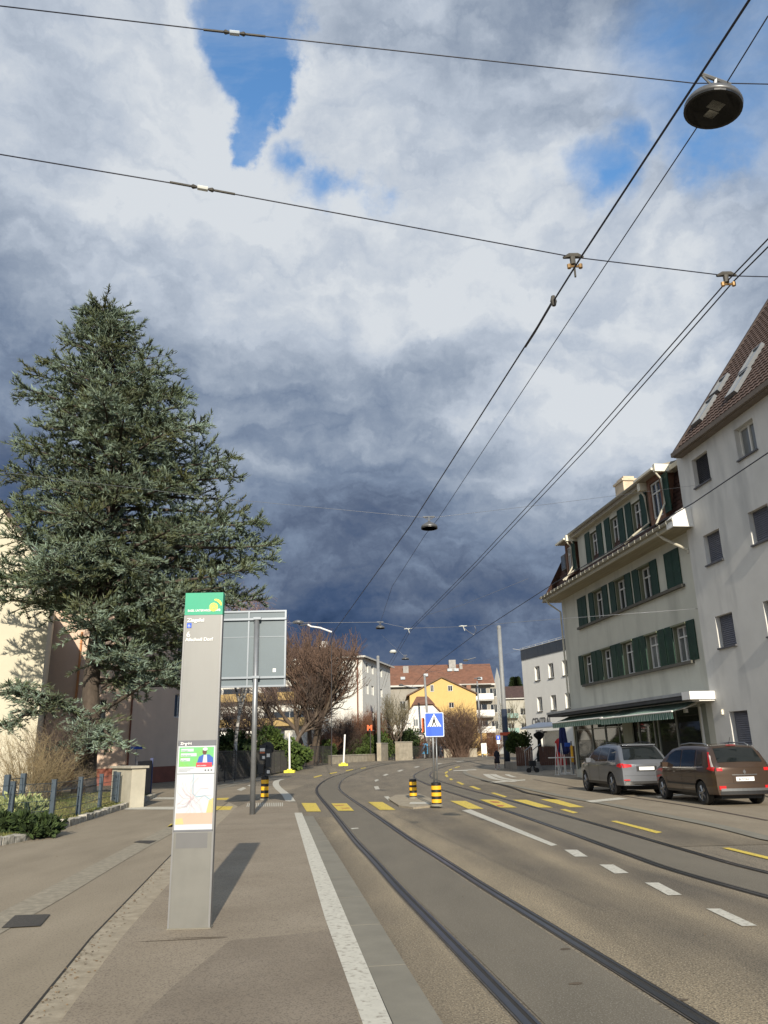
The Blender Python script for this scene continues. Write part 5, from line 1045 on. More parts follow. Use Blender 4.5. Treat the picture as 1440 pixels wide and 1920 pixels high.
def luminaire(loc, rad, label, tilt=(0, 0, 0), arm=None):
    t = thing('street_lamp', label, 'street lamp', loc, tilt[2], 'round hanging street lamps'); t.rotation_euler = tilt
    body = M('lamp_housing', (.14, .14, .14), .4, .1, 4., metal=.5)
    a = MB(); a.lathe([(rad, 0), (rad * 1.0, .03), (rad * .93, .07), (rad * .55, .13), (rad * .2, .17), (rad * .12, .20)], n=32); a.build('housing', body, t, smooth=True)
    a = MB(); a.lathe([(rad * .90, -.012), (rad * .90, -.003)], n=32); a.build('lens', M('lamp_lens_dark', (.012, .012, .013), .25, .1, 4.), t)
    a = MB(); a.lathe([(rad, -.02), (rad, -.001), (rad * .91, -.001), (rad * .91, -.02)], n=32); a.build('rim', M('lamp_rim', (.03, .03, .03), .3, .1, 5., metal=.5), t)
    a = MB()
    for (x0, x1, y0, y1) in ((-.30, .22, -.42, -.02), (-.12, .26, .02, .40)): a.box(x0 * rad, x1 * rad, y0 * rad, y1 * rad, -.02, -.0125)
    a.build('light_panel', M('lamp_led_panel', (.55, .55, .50), .5, .1, 20.), t)
    a = MB(); a.tube([(0, 0, .18), (0, 0, .32)], .02, 6); a.tube([(-.16, 0, .32), (.16, 0, .32)], .02, 6); a.tube([(-.16, 0, .32), (0, 0, .22), (.16, 0, .32)], .012, 5); a.build('hanger', steel, t)
    return t

# ------------------------------------------------------------------ overhead wires (real heights: contact wires 5.9 m, span wires 6 to 8 m)
wirem = M('dark_wire', (.018, .02, .035), .5, .2, 5.); spanm = M('span_wire_pale', (.20, .21, .23), .4, .1, 5., metal=.5)
insm = M('insulator_pale', (.55, .56, .52), .4, .08, 5.); clampm = M('cast_clamp', (.06, .055, .045), .6, .3, 9.)
def wire(nm, label, pts, r, m=wirem, group='overhead wires', cat='wire'):
    a = MB(); a.tube(pts, r, 6, caps=True); return tag(a.build(nm, m, smooth=True), label, cat, group)
def sagw(a_, b_, s, n=10): return [(a_[0] + (b_[0] - a_[0]) * i / n, a_[1] + (b_[1] - a_[1]) * i / n, a_[2] + (b_[2] - a_[2]) * i / n - 4 * s * (i / n) * (1 - i / n)) for i in range(n + 1)]
ZA = 6.0
def ext(p, q, k): return tuple(q[i] + (q[i] - p[i]) * k for i in range(len(p)))
A_ = [(2.285, 3.563, 6), (2.183, 4.193, 6), (1.868, 6.09, 6), (1.676, 7.393, 6), (0.529, 14.85, 6), (-1.989, 29.054, 6)]
A_ = [ext(A_[1], A_[0], 12)] + A_
wire('contact_wire', 'thick tram contact wire running from the top right corner down to the bare tree', A_, .0095)
a = MB(); a.tube([(1.765, 6.829, 6.02), (1.703, 7.519, 6.06), (1.653, 7.845, 6.06)], .014, 6); a.lathe([(.02, -.05), (.035, 0), (.02, .06)], (1.762, 6.827, 6), 8); tag(a.build('wire_clamp', clampm), 'small clamp on the contact wire below the span wire junction', 'clamp', 'fittings on the overhead wires')
A2 = [(-1.989, 29.054, 6), (-2.519, 33.714, 6), (-2.984, 38.872, 6), (-3.324, 44.901, 6)]
wire('contact_wire', 'continuation of the near track contact wire behind the curve', A2, .009)
Cw = [(3.655, 6.167, 6.2), (3.551, 6.879, 6.2), (3.168, 11.122, 6.2), (2.299, 18.962, 6.2), (0.845, 30.566, 6.2), (0.046, 43.197, 6.2), (-0.459, 59.469, 6.2)]
wire('feeder_wire', 'left wire of the pair crossing from the right edge towards the street end', [ext(Cw[1], Cw[0], 14)] + Cw, .0075)
Cv = [(3.712, 6.289, 6.2), (3.624, 6.844, 6.2), (3.257, 11.215, 6.2), (2.373, 19.144, 6.2), (0.933, 30.723, 6.2), (0.193, 43.229, 6.2), (-0.258, 59.528, 6.2)]
wire('feeder_wire', 'right wire of the pair crossing from the right edge towards the street end', [ext(Cv[1], Cv[0], 14)] + Cv, .0075)
Dw = [(5.583, 10.454, 5.7), (5.389, 12.809, 5.7), (4.326, 19.409, 5.7), (3.237, 28.477, 5.7), (2.085, 41.795, 5.7), (1.539, 53.428, 5.7)]
wire('contact_wire', 'contact wire of the far track passing in front of the shuttered house roof', [ext(Dw[1], Dw[0], 6)] + Dw, .0095)
# lamp cable with lamps
L1 = (3.206, 5.873, 7.45); L2 = (1.223, 20.159, 7.45); L3 = (-0.313, 37.957, 7.45)
def above(p, h): return (p[0], p[1], p[2] + h)
wire('lamp_cable', 'thin cable linking the hanging street lamps', [(3.448, 5.169, 7.75), (3.385, 5.84, 7.75), (2.989, 8.643, 7.72), (1.481, 20.17, 7.72), (1.187, 21.765, 7.7), (0.243, 29.128, 7.7), (-0.308, 38, 7.72)], .007)
luminaire((L1[0], L1[1], 7.45), .262, 'nearest large round street lamp hanging at the top right', (R(8), R(9), R(15)))
luminaire((L2[0], L2[1], 7.45), .225, 'second round street lamp hanging over the middle of the street')
luminaire((L3[0], L3[1], 7.45), .22, 'third round street lamp hanging far over the street left of the wire pair')
L4 = (1.433, 62, 8.588); luminaire((L4[0], 62, L4[2]), .30, 'small distant street lamp hanging below the dark cloud')
# span wires
S1 = [(-3.983, 4.823, 7.8), (-1.228, 5.262, 7.8), (3.085, 5.898, 7.78), (3.397, 5.906, 7.78), (4.972, 6.102, 7.9)]
wire('span_wire', 'uppermost span wire crossing the whole photo and holding the big lamp', S1, .0055)
S2 = [(-3.958, 5.107, 6.6), (-1.528, 5.616, 6.45), (1.912, 6.493, 6.28), (3.57, 6.867, 6.28), (5.417, 7.33, 6.5)]
wire('span_wire', 'second span wire crossing the photo and carrying both contact wire clamps', S2, .0055)
r3 = (17.24, 11.79); wl3 = Vector((10.516 + r3[0] * .1312, 47 - r3[0] * .9914, r3[1]))
S3 = [(-14.175, 22, 10.462), (-11.301, 21.3, 9.789), (-4.454, 20.4, 8.503), (L2[0], L2[1] + .02, 7.74), (4.458, 19.8, 7.944), tuple(wl3)]
wire('span_wire', 'pale span wire from the cedar to the house wall holding the second lamp', S3, .0045, spanm)
r4 = (16.17, 6.9); wl4 = Vector((10.516 + r4[0] * .1312, 47 - r4[0] * .9914, r4[1]))
S4 = [(-9.01, 37.6, 8.062), (-4.688, 37.6, 7.755), (L3[0], L3[1], 7.75), (1.043, 37.6, 7.365), (3.685, 37.2, 7.323), (6.776, 35.5, 7.263), tuple(wl4)]
wire('span_wire', 'span wire below the dark cloud holding the third lamp, anchored on the house wall', S4, .009, spanm)
S5 = [(0.248, 100, 12.384), (5.377, 108, 11.747), (9.78, 108, 11.65)]
for lb, P_ in (('faint far span wire left of the pole behind the crossing sign', [(-0.491, 70, 11.722), (1.438, 62, 8.756), (3.492, 70, 8.399), (7.533, 90, 9.885)]), ('faint far span wire running to the tall tram pole', [(4.481, 90, 10.073), (8.381, 80, 9.958), (9.598, 66, 8.231)]), ('faint far span wire between tall pole and white building', [(10.782, 110, 13.219), (12.906, 95, 12.081), (14.227, 80, 11.453)]), ('faint pale wire high over the tall tram pole', [(3.156, 60, 11.75), (6.032, 60, 12.485), (9.411, 50, 12.331)])):
    wire('span_wire', lb, P_, .010, spanm)
def insulator(P, d, L, label, m=insm, r=.022):
    P = Vector(P); d = Vector(d).normalized()
    t = thing('insulator', label, 'insulator', tuple(P), 0, 'insulators in the span wires')
    a = MB(); a.tube([d * -L * .16, d * L * .16], r, 8); a.build('porcelain', m, t)
    for s_ in (-1, 1): a = MB(); a.tube([d * s_ * L * .17, d * s_ * L * .3, d * s_ * L * .36, d * s_ * L * .38, d * s_ * L], [r * .5, r * .95, r * .4, .0105, .0105], 8); a.build('shackle', clampm, t)
i1 = Vector((-1.228, 5.262, 7.8)); i1d = Vector((-0.95, 5.304, 7.8)) - Vector((-1.502, 5.221, 7.8)); insulator(i1, i1d, .27, 'clear insulator with shackles in the uppermost span wire', M('clear_insulator', (.42, .47, .52), .15, .05, 4.))
i2 = Vector((-1.528, 5.616, 6.45)); i2d = Vector((-1.26, 5.684, 6.437)) - Vector((-1.792, 5.55, 6.463)); insulator(i2, i2d, .28, 'white insulator with shackles in the second span wire')
for p_, lb in (((1.91, 6.487, 6.27), 'dark cast clamp where the second span wire meets the near contact wire'), ((3.562, 6.852, 6.27), 'dark cast clamp with brass fittings where the span wire meets the wire pair')):
    t = thing('span_clamp', lb, 'clamp', p_, 0, 'clamps on the second span wire'); a = MB(); a.tube([(-.1, 0, 0), (-.04, 0, .02), (.04, 0, .02), (.1, 0, 0)], [.012, .028, .028, .012], 8); a.tube([(-.01, 0, .0), (-.01, 0, -.08)], .028, 8); a.tube([(0, 0, -.06), (.0, 0, -.22 if 'near' in lb else -.09)], .010, 6); a.build('casting', clampm, t)
    a = MB(); a.tube([(-.05, 0, -.10), (.06, 0, -.10)], .012, 6); a.lathe([(.02, -.02), (.022, .02)], (-.05, 0, -.10), 8); a.lathe([(.02, -.02), (.022, .02)], (.06, 0, -.10), 8); a.build('fitting', M('brass', (.35, .22, .10), .4, .2, 6., metal=.7), t)
for p_, lb in (((1.053, 38, 7.373), 'pale cast hanger where the wire pair meets the far span wire'), ((3.685, 37.2, 7.323), 'small hanger on the far span wire above the far contact wire')):
    t = thing('span_clamp', lb, 'clamp', p_, 0, 'clamps on the second span wire'); a = MB(); a.tube([(-.2, 0, .02), (-.05, 0, .04), (.06, 0, .02), (.2, 0, .05)], [.012, .03, .03, .012], 6); a.tube([(0, 0, .03), (.08, 0, -.2)], .018, 6); a.build('casting', insm, t)
wire('pull_off', 'curved pull off rod holding the far track contact wire', [(3.683, 37.2, 7.297), (3.94, 37.3, 7.1), (4.2, 37.4, 6.955), (4.341, 37.4, 7.158), (4.263, 37.3, 7.351)], .016, spanm, cat='rod')
# cantilever arm lamp over the bare tree
AP = (-4.132, 58, 10.287); AT = (-5.942, 58, 10.891); AL = (-6.827, 58, 10.951)
t = thing('arm_lamp', 'street lamp on a slender white arm in front of the bare tree top', 'street lamp', AP, 0); o_ = Vector(AP)
a = MB(); a.tube([Vector(p) - o_ for p in (AP, (-5.015, 58, 10.628), (-5.699, 58, 10.744), AT)], .06, 6); a.build('arm', MATS['bright_white_paint'], t)
a = MB(); a.tube([Vector(p) - o_ for p in (AT, (-6.504, 58, 10.823), (-6.627, 58, 10.987))], .05, 6); a.lathe([(.45, 0), (.42, .1), (.15, .2)], tuple(Vector((-6.667, 58, 11.028)) - o_), 16); a.build('lamp_head', MATS['lamp_housing'], t)
a = MB(); a.tube([Vector(p) - o_ for p in (AP, (-4.155, 58, 8.109), (-4.145, 58, 0.724))], .028, 6); a.build('post', M('dark_thin_pole', (.05, .05, .055), .5, .1, 4.), t)
for i, (p_, q_, lb) in enumerate((((10.024, 100, 12.504), (11.34, 100, 12.813), 'far arm lamp above the big red roof'), ((1.872, 112, 10.486), (4.207, 112, 9.989), 'far arm lamp in front of the left end of the big red roof'), ((13.686, 118, 11.717), (12.966, 118, 11.733), 'far arm lamp on the pole at the yellow house corner'), ((0.533, 70, 10.166), (0.72, 70, 9.971), 'small bright round lamp left of the wire pair'))):
    t = thing('arm_lamp', lb, 'street lamp', p_, 0); d_ = Vector(q_) - Vector(p_); a = MB(); a.tube([(0, 0, 0), tuple(d_)], .07, 6); a.build('arm', spanm, t); a = MB(); a.lathe([(.3, -.1), (.34, 0), (.2, .15)], (0, 0, 0), 12); a.build('lamp_head', insm if i == 3 else MATS['lamp_housing'], t)

# ------------------------------------------------------------------ garden fence, pillar, gate
fm_ = M('blue_grey_fence_paint', (.045, .065, .085), .5, .15, 5.)
fp = [(-9.229, 19.592), (-8.63, 20.943), (-8.783, 23.127), (-9.355, 26.385), (-9.566, 28.685)]
fp = [(-9.15, 12.0), (-9.2, 16.5), (-9.25, 20.0), fp[1], fp[2], fp[3], fp[4]]
fen = thing('garden_fence', 'low blue grey post and wire fence behind the rough kerb stones', 'fence', (0, 0, 0))
for i, p in enumerate(fp):
    a = MB(); a.box(p[0] - .055, p[0] + .055, p[1] - .045, p[1] + .045, .05, 1.14); a.box(p[0] - .062, p[0] + .062, p[1] - .05, p[1] + .05, 1.143, 1.17); a.build('post', fm_, fen)
for p, q in zip(fp, fp[1:]):
    a = MB()
    for z in (.22, .42, .66, .88, 1.08): a.tube([(p[0], p[1], z), (q[0], q[1], z)], .006 if z not in (.42, .88) else .008, 4)
    nn = 26
    for k in range(nn): x = p[0] + (q[0] - p[0]) * k / nn; y = p[1] + (q[1] - p[1]) * k / nn; a.tube([(x, y, .2), (x, y, 1.08)], .0028, 3)
    a.build('mesh_panel', fm_, fen)
# neighbouring posts behind (second fence along the house)
fen2 = thing('side_fence', 'short run of dark fence posts behind the green leafy bush', 'fence', (0, 0, 0)); 
f2 = [(-10.67, 22.674), (-10.852, 24.065)]
for p in f2: a = MB(); a.box(p[0] - .07, p[0] + .07, p[1] - .06, p[1] + .06, .05, 1.28); a.build('post', fm_, fen2)
a = MB(); [a.tube([(f2[0][0], f2[0][1], z), (f2[1][0], f2[1][1], z)], .01, 4) for z in (.4, .8, 1.15)]; a.build('rail', fm_, fen2)
q0 = (-10.195, 29.805); q1 = (-8.978, 28.254); pil = thing('gate_pillar', 'cream concrete gate pillar with flat cap and letter box slot', 'pillar', (q1[0], q1[1], 0), math.atan2(q1[1] - q0[1], q1[0] - q0[0]))
pwid = math.hypot(q1[0] - q0[0], q1[1] - q0[1]); ph = (-9.49, 29.5, 1.287)[2]
pm = M('pillar_concrete', (.42, .39, .31), .9, .12, 2., .3, bscale=25); a = MB(); a.box(-pwid, 0, 0, .5, 0, ph); a.build('pillar_body', pm, pil); a = MB(); a.box(-pwid - .08, .08, -.08, .58, ph + .003, ph + .08); a.build('cap', M('cap_concrete', (.36, .33, .27), .9, .2, 3.), pil)
a = MB(); a.box(-pwid + .26, -pwid + .52, -.05, -.003, .05, ph - .1); a.box(-pwid + .5, -pwid + .72, -.07, -.02, ph - .28, ph - .24); a.box(-pwid + .5, -pwid + .72, -.07, -.02, .28, .32); a.build('gate_hinge_strip', fm_, pil)
g1 = (-9.702, 31.078); g2 = (-10.649, 36.239); gt_ = thing('dark_gate', 'dark solid gate panel next to the cream pillar', 'gate', (g1[0], g1[1], 0), math.atan2(g2[1] - g1[1], g2[0] - g1[0])); gl_ = math.hypot(g2[0] - g1[0], g2[1] - g1[1])
a = MB(); [a.box(k * gl_ / 16, (k + .9) * gl_ / 16, -.02, .02, .08, 1.5) for k in range(16)]; a.build('gate_boards', M('dark_gate_wood', (.018, .022, .035), .6, .3, 3.), gt_); a = MB(); a.box(gl_ - .1, gl_ + .05, -.06, .06, 0, 1.6); a.box(0, gl_ - .1, .021, .05, .3, .4); a.box(0, gl_ - .1, .021, .05, 1.2, 1.3); a.build('gate_post', M('blue_post', (.02, .035, .12), .5, .1, 4.), gt_)

# ------------------------------------------------------------------ walls and fences along the left side of the street
stw = M('pale_stone_wall', (.33, .29, .22), .95, .25, 2.0, .5, bscale=9)
def lowwall(P, Q, h, th, nm, label, m=stw, cat='wall', extra=None):
    ang = math.atan2(Q[1] - P[1], Q[0] - P[0]); L = math.hypot(Q[0] - P[0], Q[1] - P[1]); t = thing(nm, label, cat, (P[0], P[1], min(zg(P[1]), zg(Q[1]))), ang)
    a = MB(); a.box(0, L, 0, th, -.3, h); a.build('wall_body', m, t); a = MB(); a.box(-.04, L + .04, -.05, th + .05, h + .003, h + .09); a.build('coping', MATS['cap_concrete'], t); return t, L
def meshfence(P, Q, h, label, step=2.0):
    ang = math.atan2(Q[1] - P[1], Q[0] - P[0]); L = math.hypot(Q[0] - P[0], Q[1] - P[1]); t = thing('mesh_fence', label, 'fence', (P[0], P[1], min(zg(P[1]), zg(Q[1]))), ang)
    dm_ = M('dark_fence_metal', (.03, .028, .027), .6, .2, 4.)
    k = 0
    while k * step <= L: a = MB(); a.tube([(k * step, 0, 0), (k * step, 0, h + .05)], .035, 6); a.build('post', dm_, t); k += 1
    a = MB(); x = 0
    while x < L: a.box(x, x + .035, -.008, .008, .08, h); x += .13
    a.box(0, L, -.015, .015, h - .06, h - .02); a.box(0, L, -.015, .015, .12, .16); a.build('pickets', dm_, t); return t
lowwall((-5.984, 83.728), (1.465, 103.133), .80, .4, 'stone_wall', 'low beige stone wall under the reddish hedge, left of the grey pole')
lowwall((7.703, 113.893), (12.441, 114.651), 1.05, .4, 'stone_wall', 'low pale stone wall in front of the bare round bush')
lowwall((1.075, 93.132), (2.728, 95.139), 2.0, .5, 'concrete_pillar', 'squat beige concrete pillar right of the green dome bush', cat='pillar')
lowwall((-0.938, 91.928), (-0.155, 95.307), 1.9, .5, 'concrete_pillar', 'squat beige concrete pillar beside the grey pole', cat='pillar')
meshfence((-8.745, 76.134), (-6.042, 83.76), 2.0, 'dark picket fence in front of the big bare tree trunks')
meshfence((-10.569, 48.766), (-8.719, 74.215), 1.9, 'dark picket fence in front of the dark evergreen hedge', 2.4)
meshfence((3.026, 103.035), (7.281, 110.912), 1.6, 'low dark railing behind the pedestrians at the street end')
bb = (4.501, 112, 1.305); t = thing('info_box', 'light blue box on the railing left of the pedestrians', 'box', (bb[0], 112, zg(112))); z0_ = bb[2] - zg(112); a = MB(); a.box(-.05, .85, -.15, .15, z0_ - .2, z0_ + 1.2); a.build('case', M('light_blue_box', (.05, .32, .60), .5, .1, 3.), t); a = MB(); a.box(.3, .45, -.05, .05, 0, z0_ - .203); a.build('leg', steel, t)
bb = (12.996, 114, 0.973); t = thing('info_board', 'white upright notice board beside the lamp pole at the street end', 'board', (bb[0], 114, zg(114))); z0_ = max(.1, bb[2] - zg(114)); a = MB(); a.box(0, .75, -.05, .05, z0_, z0_ + 1.4); a.build('board', MATS['bright_white_paint'], t); a = MB(); a.box(.05, .12, -.03, .03, 0, z0_ - .003); a.box(.63, .7, -.03, .03, 0, z0_ - .003); a.build('leg', steel, t)
bb = (13.567, 100, 2.916); t = thing('parking_sign', 'small blue sign over a white plate on a thin post left of the walking woman', 'traffic sign', (bb[0], 100, zg(100))); z0_ = bb[2] - zg(100); a = MB(); a.box(-.25, .25, -.03, -.01, z0_ - .25, z0_ + .25); a.build('blue_plate', MATS['sign_blue'], t); a = MB(); a.box(-.2, .2, -.03, -.01, z0_ - .75, z0_ - .3); a.box(-.06, .03, -.04, -.031, z0_ - .15, z0_ + .17); a.build('white_plate', MATS['bright_white_paint'], t); a = MB(); a.tube([(0, .02, 0), (0, .02, z0_ + .25)], .035, 6); a.build('post', steel, t)

# ------------------------------------------------------------------ terrace beside the shuttered house
tb = (11.248, 71.891); tcx = tb[0]; TY = tb[1]
ter = thing('terrace', 'raised cafe terrace with brown board fence on a concrete base', 'terrace', (tcx, 60.0, 0), 0)
te = (12.298, 60, 0.336); tw = te[0] - (9.387, 60, 0.398)[0]; x0_ = (9.387, 60, 0.398)[0] - tcx
a = MB(); a.box(x0_, x0_ + tw + 3, 0, 6, 0, .62); a.build('base', M('terrace_concrete', (.24, .22, .19), .9, .2, 2.), ter)
brd = M('brown_boards', (.10, .045, .028), .8, .25, 3., stretch=(6, 1, 1)); a = MB(); nb = 34
for k in range(nb):
    xx = x0_ + k * (tw + 2.4) / nb
    if .42 * tw < xx - x0_ < .58 * tw: continue
    a.box(xx, xx + (tw + 2.4) / nb * .9, -.03, .02, .40, 1.72)
a.build('board_fence', brd, ter)
a = MB(); [a.box(x0_ + .42 * tw, x0_ + .58 * tw, -1.2 + .4 * i, .0, 0, .16 * (i + 1)) for i in range(3)]; a.build('steps', MATS['terrace_concrete'], ter)
for xa, xb in ((983, 1000), (996, 1013)): pa_ = (9.85, 59, 1.443); 
for (pa_, pb_) in (((9.85, 59, 1.443), (10.693, 59.8, 1.916)), ((10.356, 59, 1.432), (11.207, 59.8, 1.905))):
    a = MB(); a.tube([Vector((pa_[0] - tcx, -1.2, pa_[2])), Vector((pb_[0] - tcx, -.1, pb_[2]))], .03, 6); a.tube([Vector((pa_[0] - tcx, -1.2, pa_[2])), Vector((pa_[0] - tcx, -1.2, .05))], .025, 6); a.build('handrail', MATS['galvanised_steel'], ter)
# white sail awning on the white building
aw = thing('flat_awning', 'pale grey extended awning over the terrace', 'awning', (0, 0, 0)); P_ = [(9.856, 60, 3.006), (12.347, 58.5, 3.102), (13.789, 64, 3.516), (12.37, 66, 3.57)]
a = MB(); a.add([P_[0], P_[1], P_[2], P_[3]] + [(p[0], p[1], p[2] + .06) for p in P_], [(0, 3, 2, 1), (4, 5, 6, 7), (0, 1, 5, 4), (1, 2, 6, 5), (2, 3, 7, 6), (3, 0, 4, 7)]); a.build('awning_cloth', M('pale_awning_cloth', (.50, .51, .54), .8, .05, 2.), aw)
a = MB(); a.tube([P_[0], (P_[0][0], P_[0][1], .62)] if False else [(P_[0][0], P_[0][1], P_[0][2]), (P_[1][0], P_[1][1], P_[1][2])], .05, 6); a.build('front_bar', whitep, aw)
# closed blue parasol
pb = (11.239, 52, 0.895); pz0 = (11.238, 52, 1.255)[2]; pz1 = (11.374, 52, 3.138)[2]
t = thing('closed_parasol', 'tall closed dark blue parasol beside the shop glass', 'parasol', (pb[0], 52, 0)); bl = M('navy_cloth', (.012, .02, .10), .85, .3, 8.)
a = MB(); n_ = 14; prof = [(.06, pz1), (.16, pz1 - .35), (.20, (pz0 + pz1) / 2), (.24, pz0 + .5), (.30, pz0 + .15), (.20, pz0), (.05, pz0 - .05)]
vs = []; 
for r_i, z in prof:
    for k in range(n_): t__ = 2 * math.pi * k / n_; rr_ = r_i * (1 + (.28 if k % 2 else -.18)); vs.append((rr_ * math.cos(t__), rr_ * math.sin(t__), z))
a.add(vs, [(i * n_ + k, i * n_ + (k + 1) % n_, (i + 1) * n_ + (k + 1) % n_, (i + 1) * n_ + k) for i in range(len(prof) - 1) for k in range(n_)]); a.build('folded_cloth', bl, t); a = MB(); a.tube([(0, 0, 0), (0, 0, pz1 + .05)], .03, 8); a.box(-.3, .3, -.3, .3, 0, .08); a.build('stand', MATS['bright_white_paint'], t)
rc = (11.189, 53, 1.419); t = thing('hanging_cloth', 'red folded parasol cloth leaning behind the white bar tables', 'parasol', (rc[0], 53, 0)); a = MB(); vs = []
for r_i, z in ((.10, 2.2), (.26, 2.0), (.22, 1.5), (.30, .9), (.34, .55), (.1, .5)):
    for k in range(12): t__ = 2 * math.pi * k / 12; rr_ = r_i * (1 + (.25 if k % 2 else -.15)); vs.append((rr_ * math.cos(t__), rr_ * math.sin(t__) * .6, z))
a.add(vs, [(i * 12 + k, i * 12 + (k + 1) % 12, (i + 1) * 12 + (k + 1) % 12, (i + 1) * 12 + k) for i in range(5) for k in range(12)]); a.build('cloth', M('red_cloth', (.45, .03, .03), .8, .2, 4.), t); a = MB(); a.tube([(0, 0, 0), (0, 0, 2.25)], .03, 6); a.build('pole', steel, t)
for k, (xa, xb, Yt, lb) in enumerate((((9.86, 50, 1.009), (11.3, 50, 0.916), 50, 'white topped bar table in front of the blue parasol'),)):
    t = thing('bar_table', lb, 'table', (xa[0], Yt, 0)); L_t = xb[0] - xa[0]; zt_ = 1.02
    a = MB(); a.box(0, L_t, -.35, .35, zt_, zt_ + .05); a.build('table_top', MATS['bright_white_paint'], t)
    for xx in (.35 * L_t, .62 * L_t, .9 * L_t):
        a = MB(); a.tube([(xx, 0, 0), (xx, 0, zt_ - .003)], .04, 6); a.tube([(xx - .25, 0, .03), (xx + .25, 0, .03)], .03, 6); a.build('leg', MATS['bright_white_paint'], t)
for k, (xx, lb) in enumerate(((1046, 'left tall narrow white A-frame stand behind the bar table'), (1055, 'right tall narrow white A-frame stand behind the bar table'))):
    b_ = [(10.571, 51, 0.729), (10.905, 51, 0.722)][k]; t = thing('folding_stand', lb, 'stand', (b_[0], 51.2, 0), 0, 'white folding stands'); a = MB(); a.tube([(-.16, 0, 0), (0, 0, 1.9)], .025, 6); a.tube([(.16, 0, 0), (0, 0, 1.9)], .025, 6); a.box(-.11, .11, -.01, .01, .5, .55); a.build('frame', MATS['bright_white_paint'], t)
# dark heater / figure shape on the terrace, blue plate, yellow post
hb = (11.562, 62, 1.717); t = thing('covered_heater', 'tall dark covered patio heater on the terrace', 'patio heater', (hb[0], 62, .62)); a = MB(); a.lathe([(.28, 0), (.30, .5), (.16, .9), (.14, 1.6), (.42, 1.9), (.40, 2.05), (.1, 2.2)], n=16); a.build('cover', M('black_cover', (.012, .013, .015), .8, .3, 5.), t)
bp_ = (11.329, 50.5, 1.801); t = thing('direction_sign', 'small blue plate on a yellow banded post beside the shop glass', 'sign', ((11.398, 50.5, 0.404)[0], 50.5, 0)); a = MB(); a.box(-.42, -.06, -.03, .0, bp_[2] - .12, bp_[2] + .12); a.build('plate', MATS['blue_enamel'], t); a = MB(); a.tube([(0, 0, 0), (0, 0, bp_[2] + .2)], .05, 8); a.build('post', steel, t); a = MB(); a.tube([(0, 0, .75), (0, 0, 1.75)], .075, 10); a.build('yellow_sleeve', bmy, t)
st = (9.867, 55, 0.48); t = thing('pushchair', 'dark folded pushchair parked at the terrace steps', 'pushchair', (st[0], 56, 0)); a = MB(); 
a.tube([(-.25, 0, .2), (.15, 0, .8), (.45, 0, 1.05)], .03, 6); a.tube([(.25, 0, .2), (-.2, 0, .75)], .03, 6); a.box(-.25, .2, -.2, .2, .45, .8); a.build('frame', MATS['black_cover'], t)
for x in (-.3, .25): a = MB(); a.T = Matrix.Translation((x, 0, .17)) @ Matrix.Rotation(R(90), 4, 'X'); a.lathe([(.17, -.03), (.17, .03)], n=14); a.build('wheel', bmb, t)

# ------------------------------------------------------------------ trees and shrubs
def tint_mat(name, c1, c2, rough=.75, trans=0.0):
    m = bpy.data.materials.new(name); m.use_nodes = True; t = m.node_tree; b = t.nodes['Principled BSDF']; b.inputs['Roughness'].default_value = rough; b.inputs['Specular IOR Level'].default_value = .25
    at = t.nodes.new('ShaderNodeAttribute'); at.attribute_name = 'tint'; mx = t.nodes.new('ShaderNodeMix'); mx.data_type = 'RGBA'
    mx.inputs[6].default_value = c1 + (1,); mx.inputs[7].default_value = c2 + (1,); t.links.new(at.outputs['Fac'], mx.inputs['Factor']); t.links.new(mx.outputs[2], b.inputs['Base Color'])
    MATS[name] = m; return m
bark = M('cedar_bark', (.075, .058, .045), .95, .35, 5., .8, bscale=20, stretch=(1, 1, .3), bdist=.03)
bark2 = M('grey_brown_bark', (.10, .075, .055), .95, .3, 4., .6, bscale=16, stretch=(1, 1, .3), bdist=.02)
twigm = M('red_brown_twigs', (.125, .078, .055), .9, .3, 1.5); twigd = M('dark_twigs', (.085, .06, .048), .9, .3, 1.5); twigg = M('greenish_twigs', (.15, .13, .08), .9, .3, 1.5)
class Tubes:
    """many tapered few-sided tubes gathered quickly into one mesh"""
    def __init__(s): s.co = []; s.fc = []; s.n = 0
    def seg(s, p, q, r0, r1, k=4):
        d = q - p
        if d.length < 1e-6: return
        d = d.normalized(); u = d.cross(Vector((.3, .2, 1)) if abs(d.z) < .95 else Vector((1, 0, 0))).normalized(); v = d.cross(u); b = s.n
        for c_, r_ in ((p, r0), (q, r1)):
            for i in range(k): a_ = 2 * math.pi * i / k; s.co.append(c_ + (u * math.cos(a_) + v * math.sin(a_)) * r_)
        for i in range(k): s.fc.append((b + i, b + (i + 1) % k, b + k + (i + 1) % k, b + k + i))
        s.n += 2 * k
    def build(s, name, mat, parent):
        me = bpy.data.meshes.new(name); me.from_pydata([tuple(c) for c in s.co], [], s.fc); me.materials.append(mat); me.polygons.foreach_set('use_smooth', [True] * len(me.polygons)); o = bpy.data.objects.new(name, me); C.objects.link(o); o.parent = parent; return o
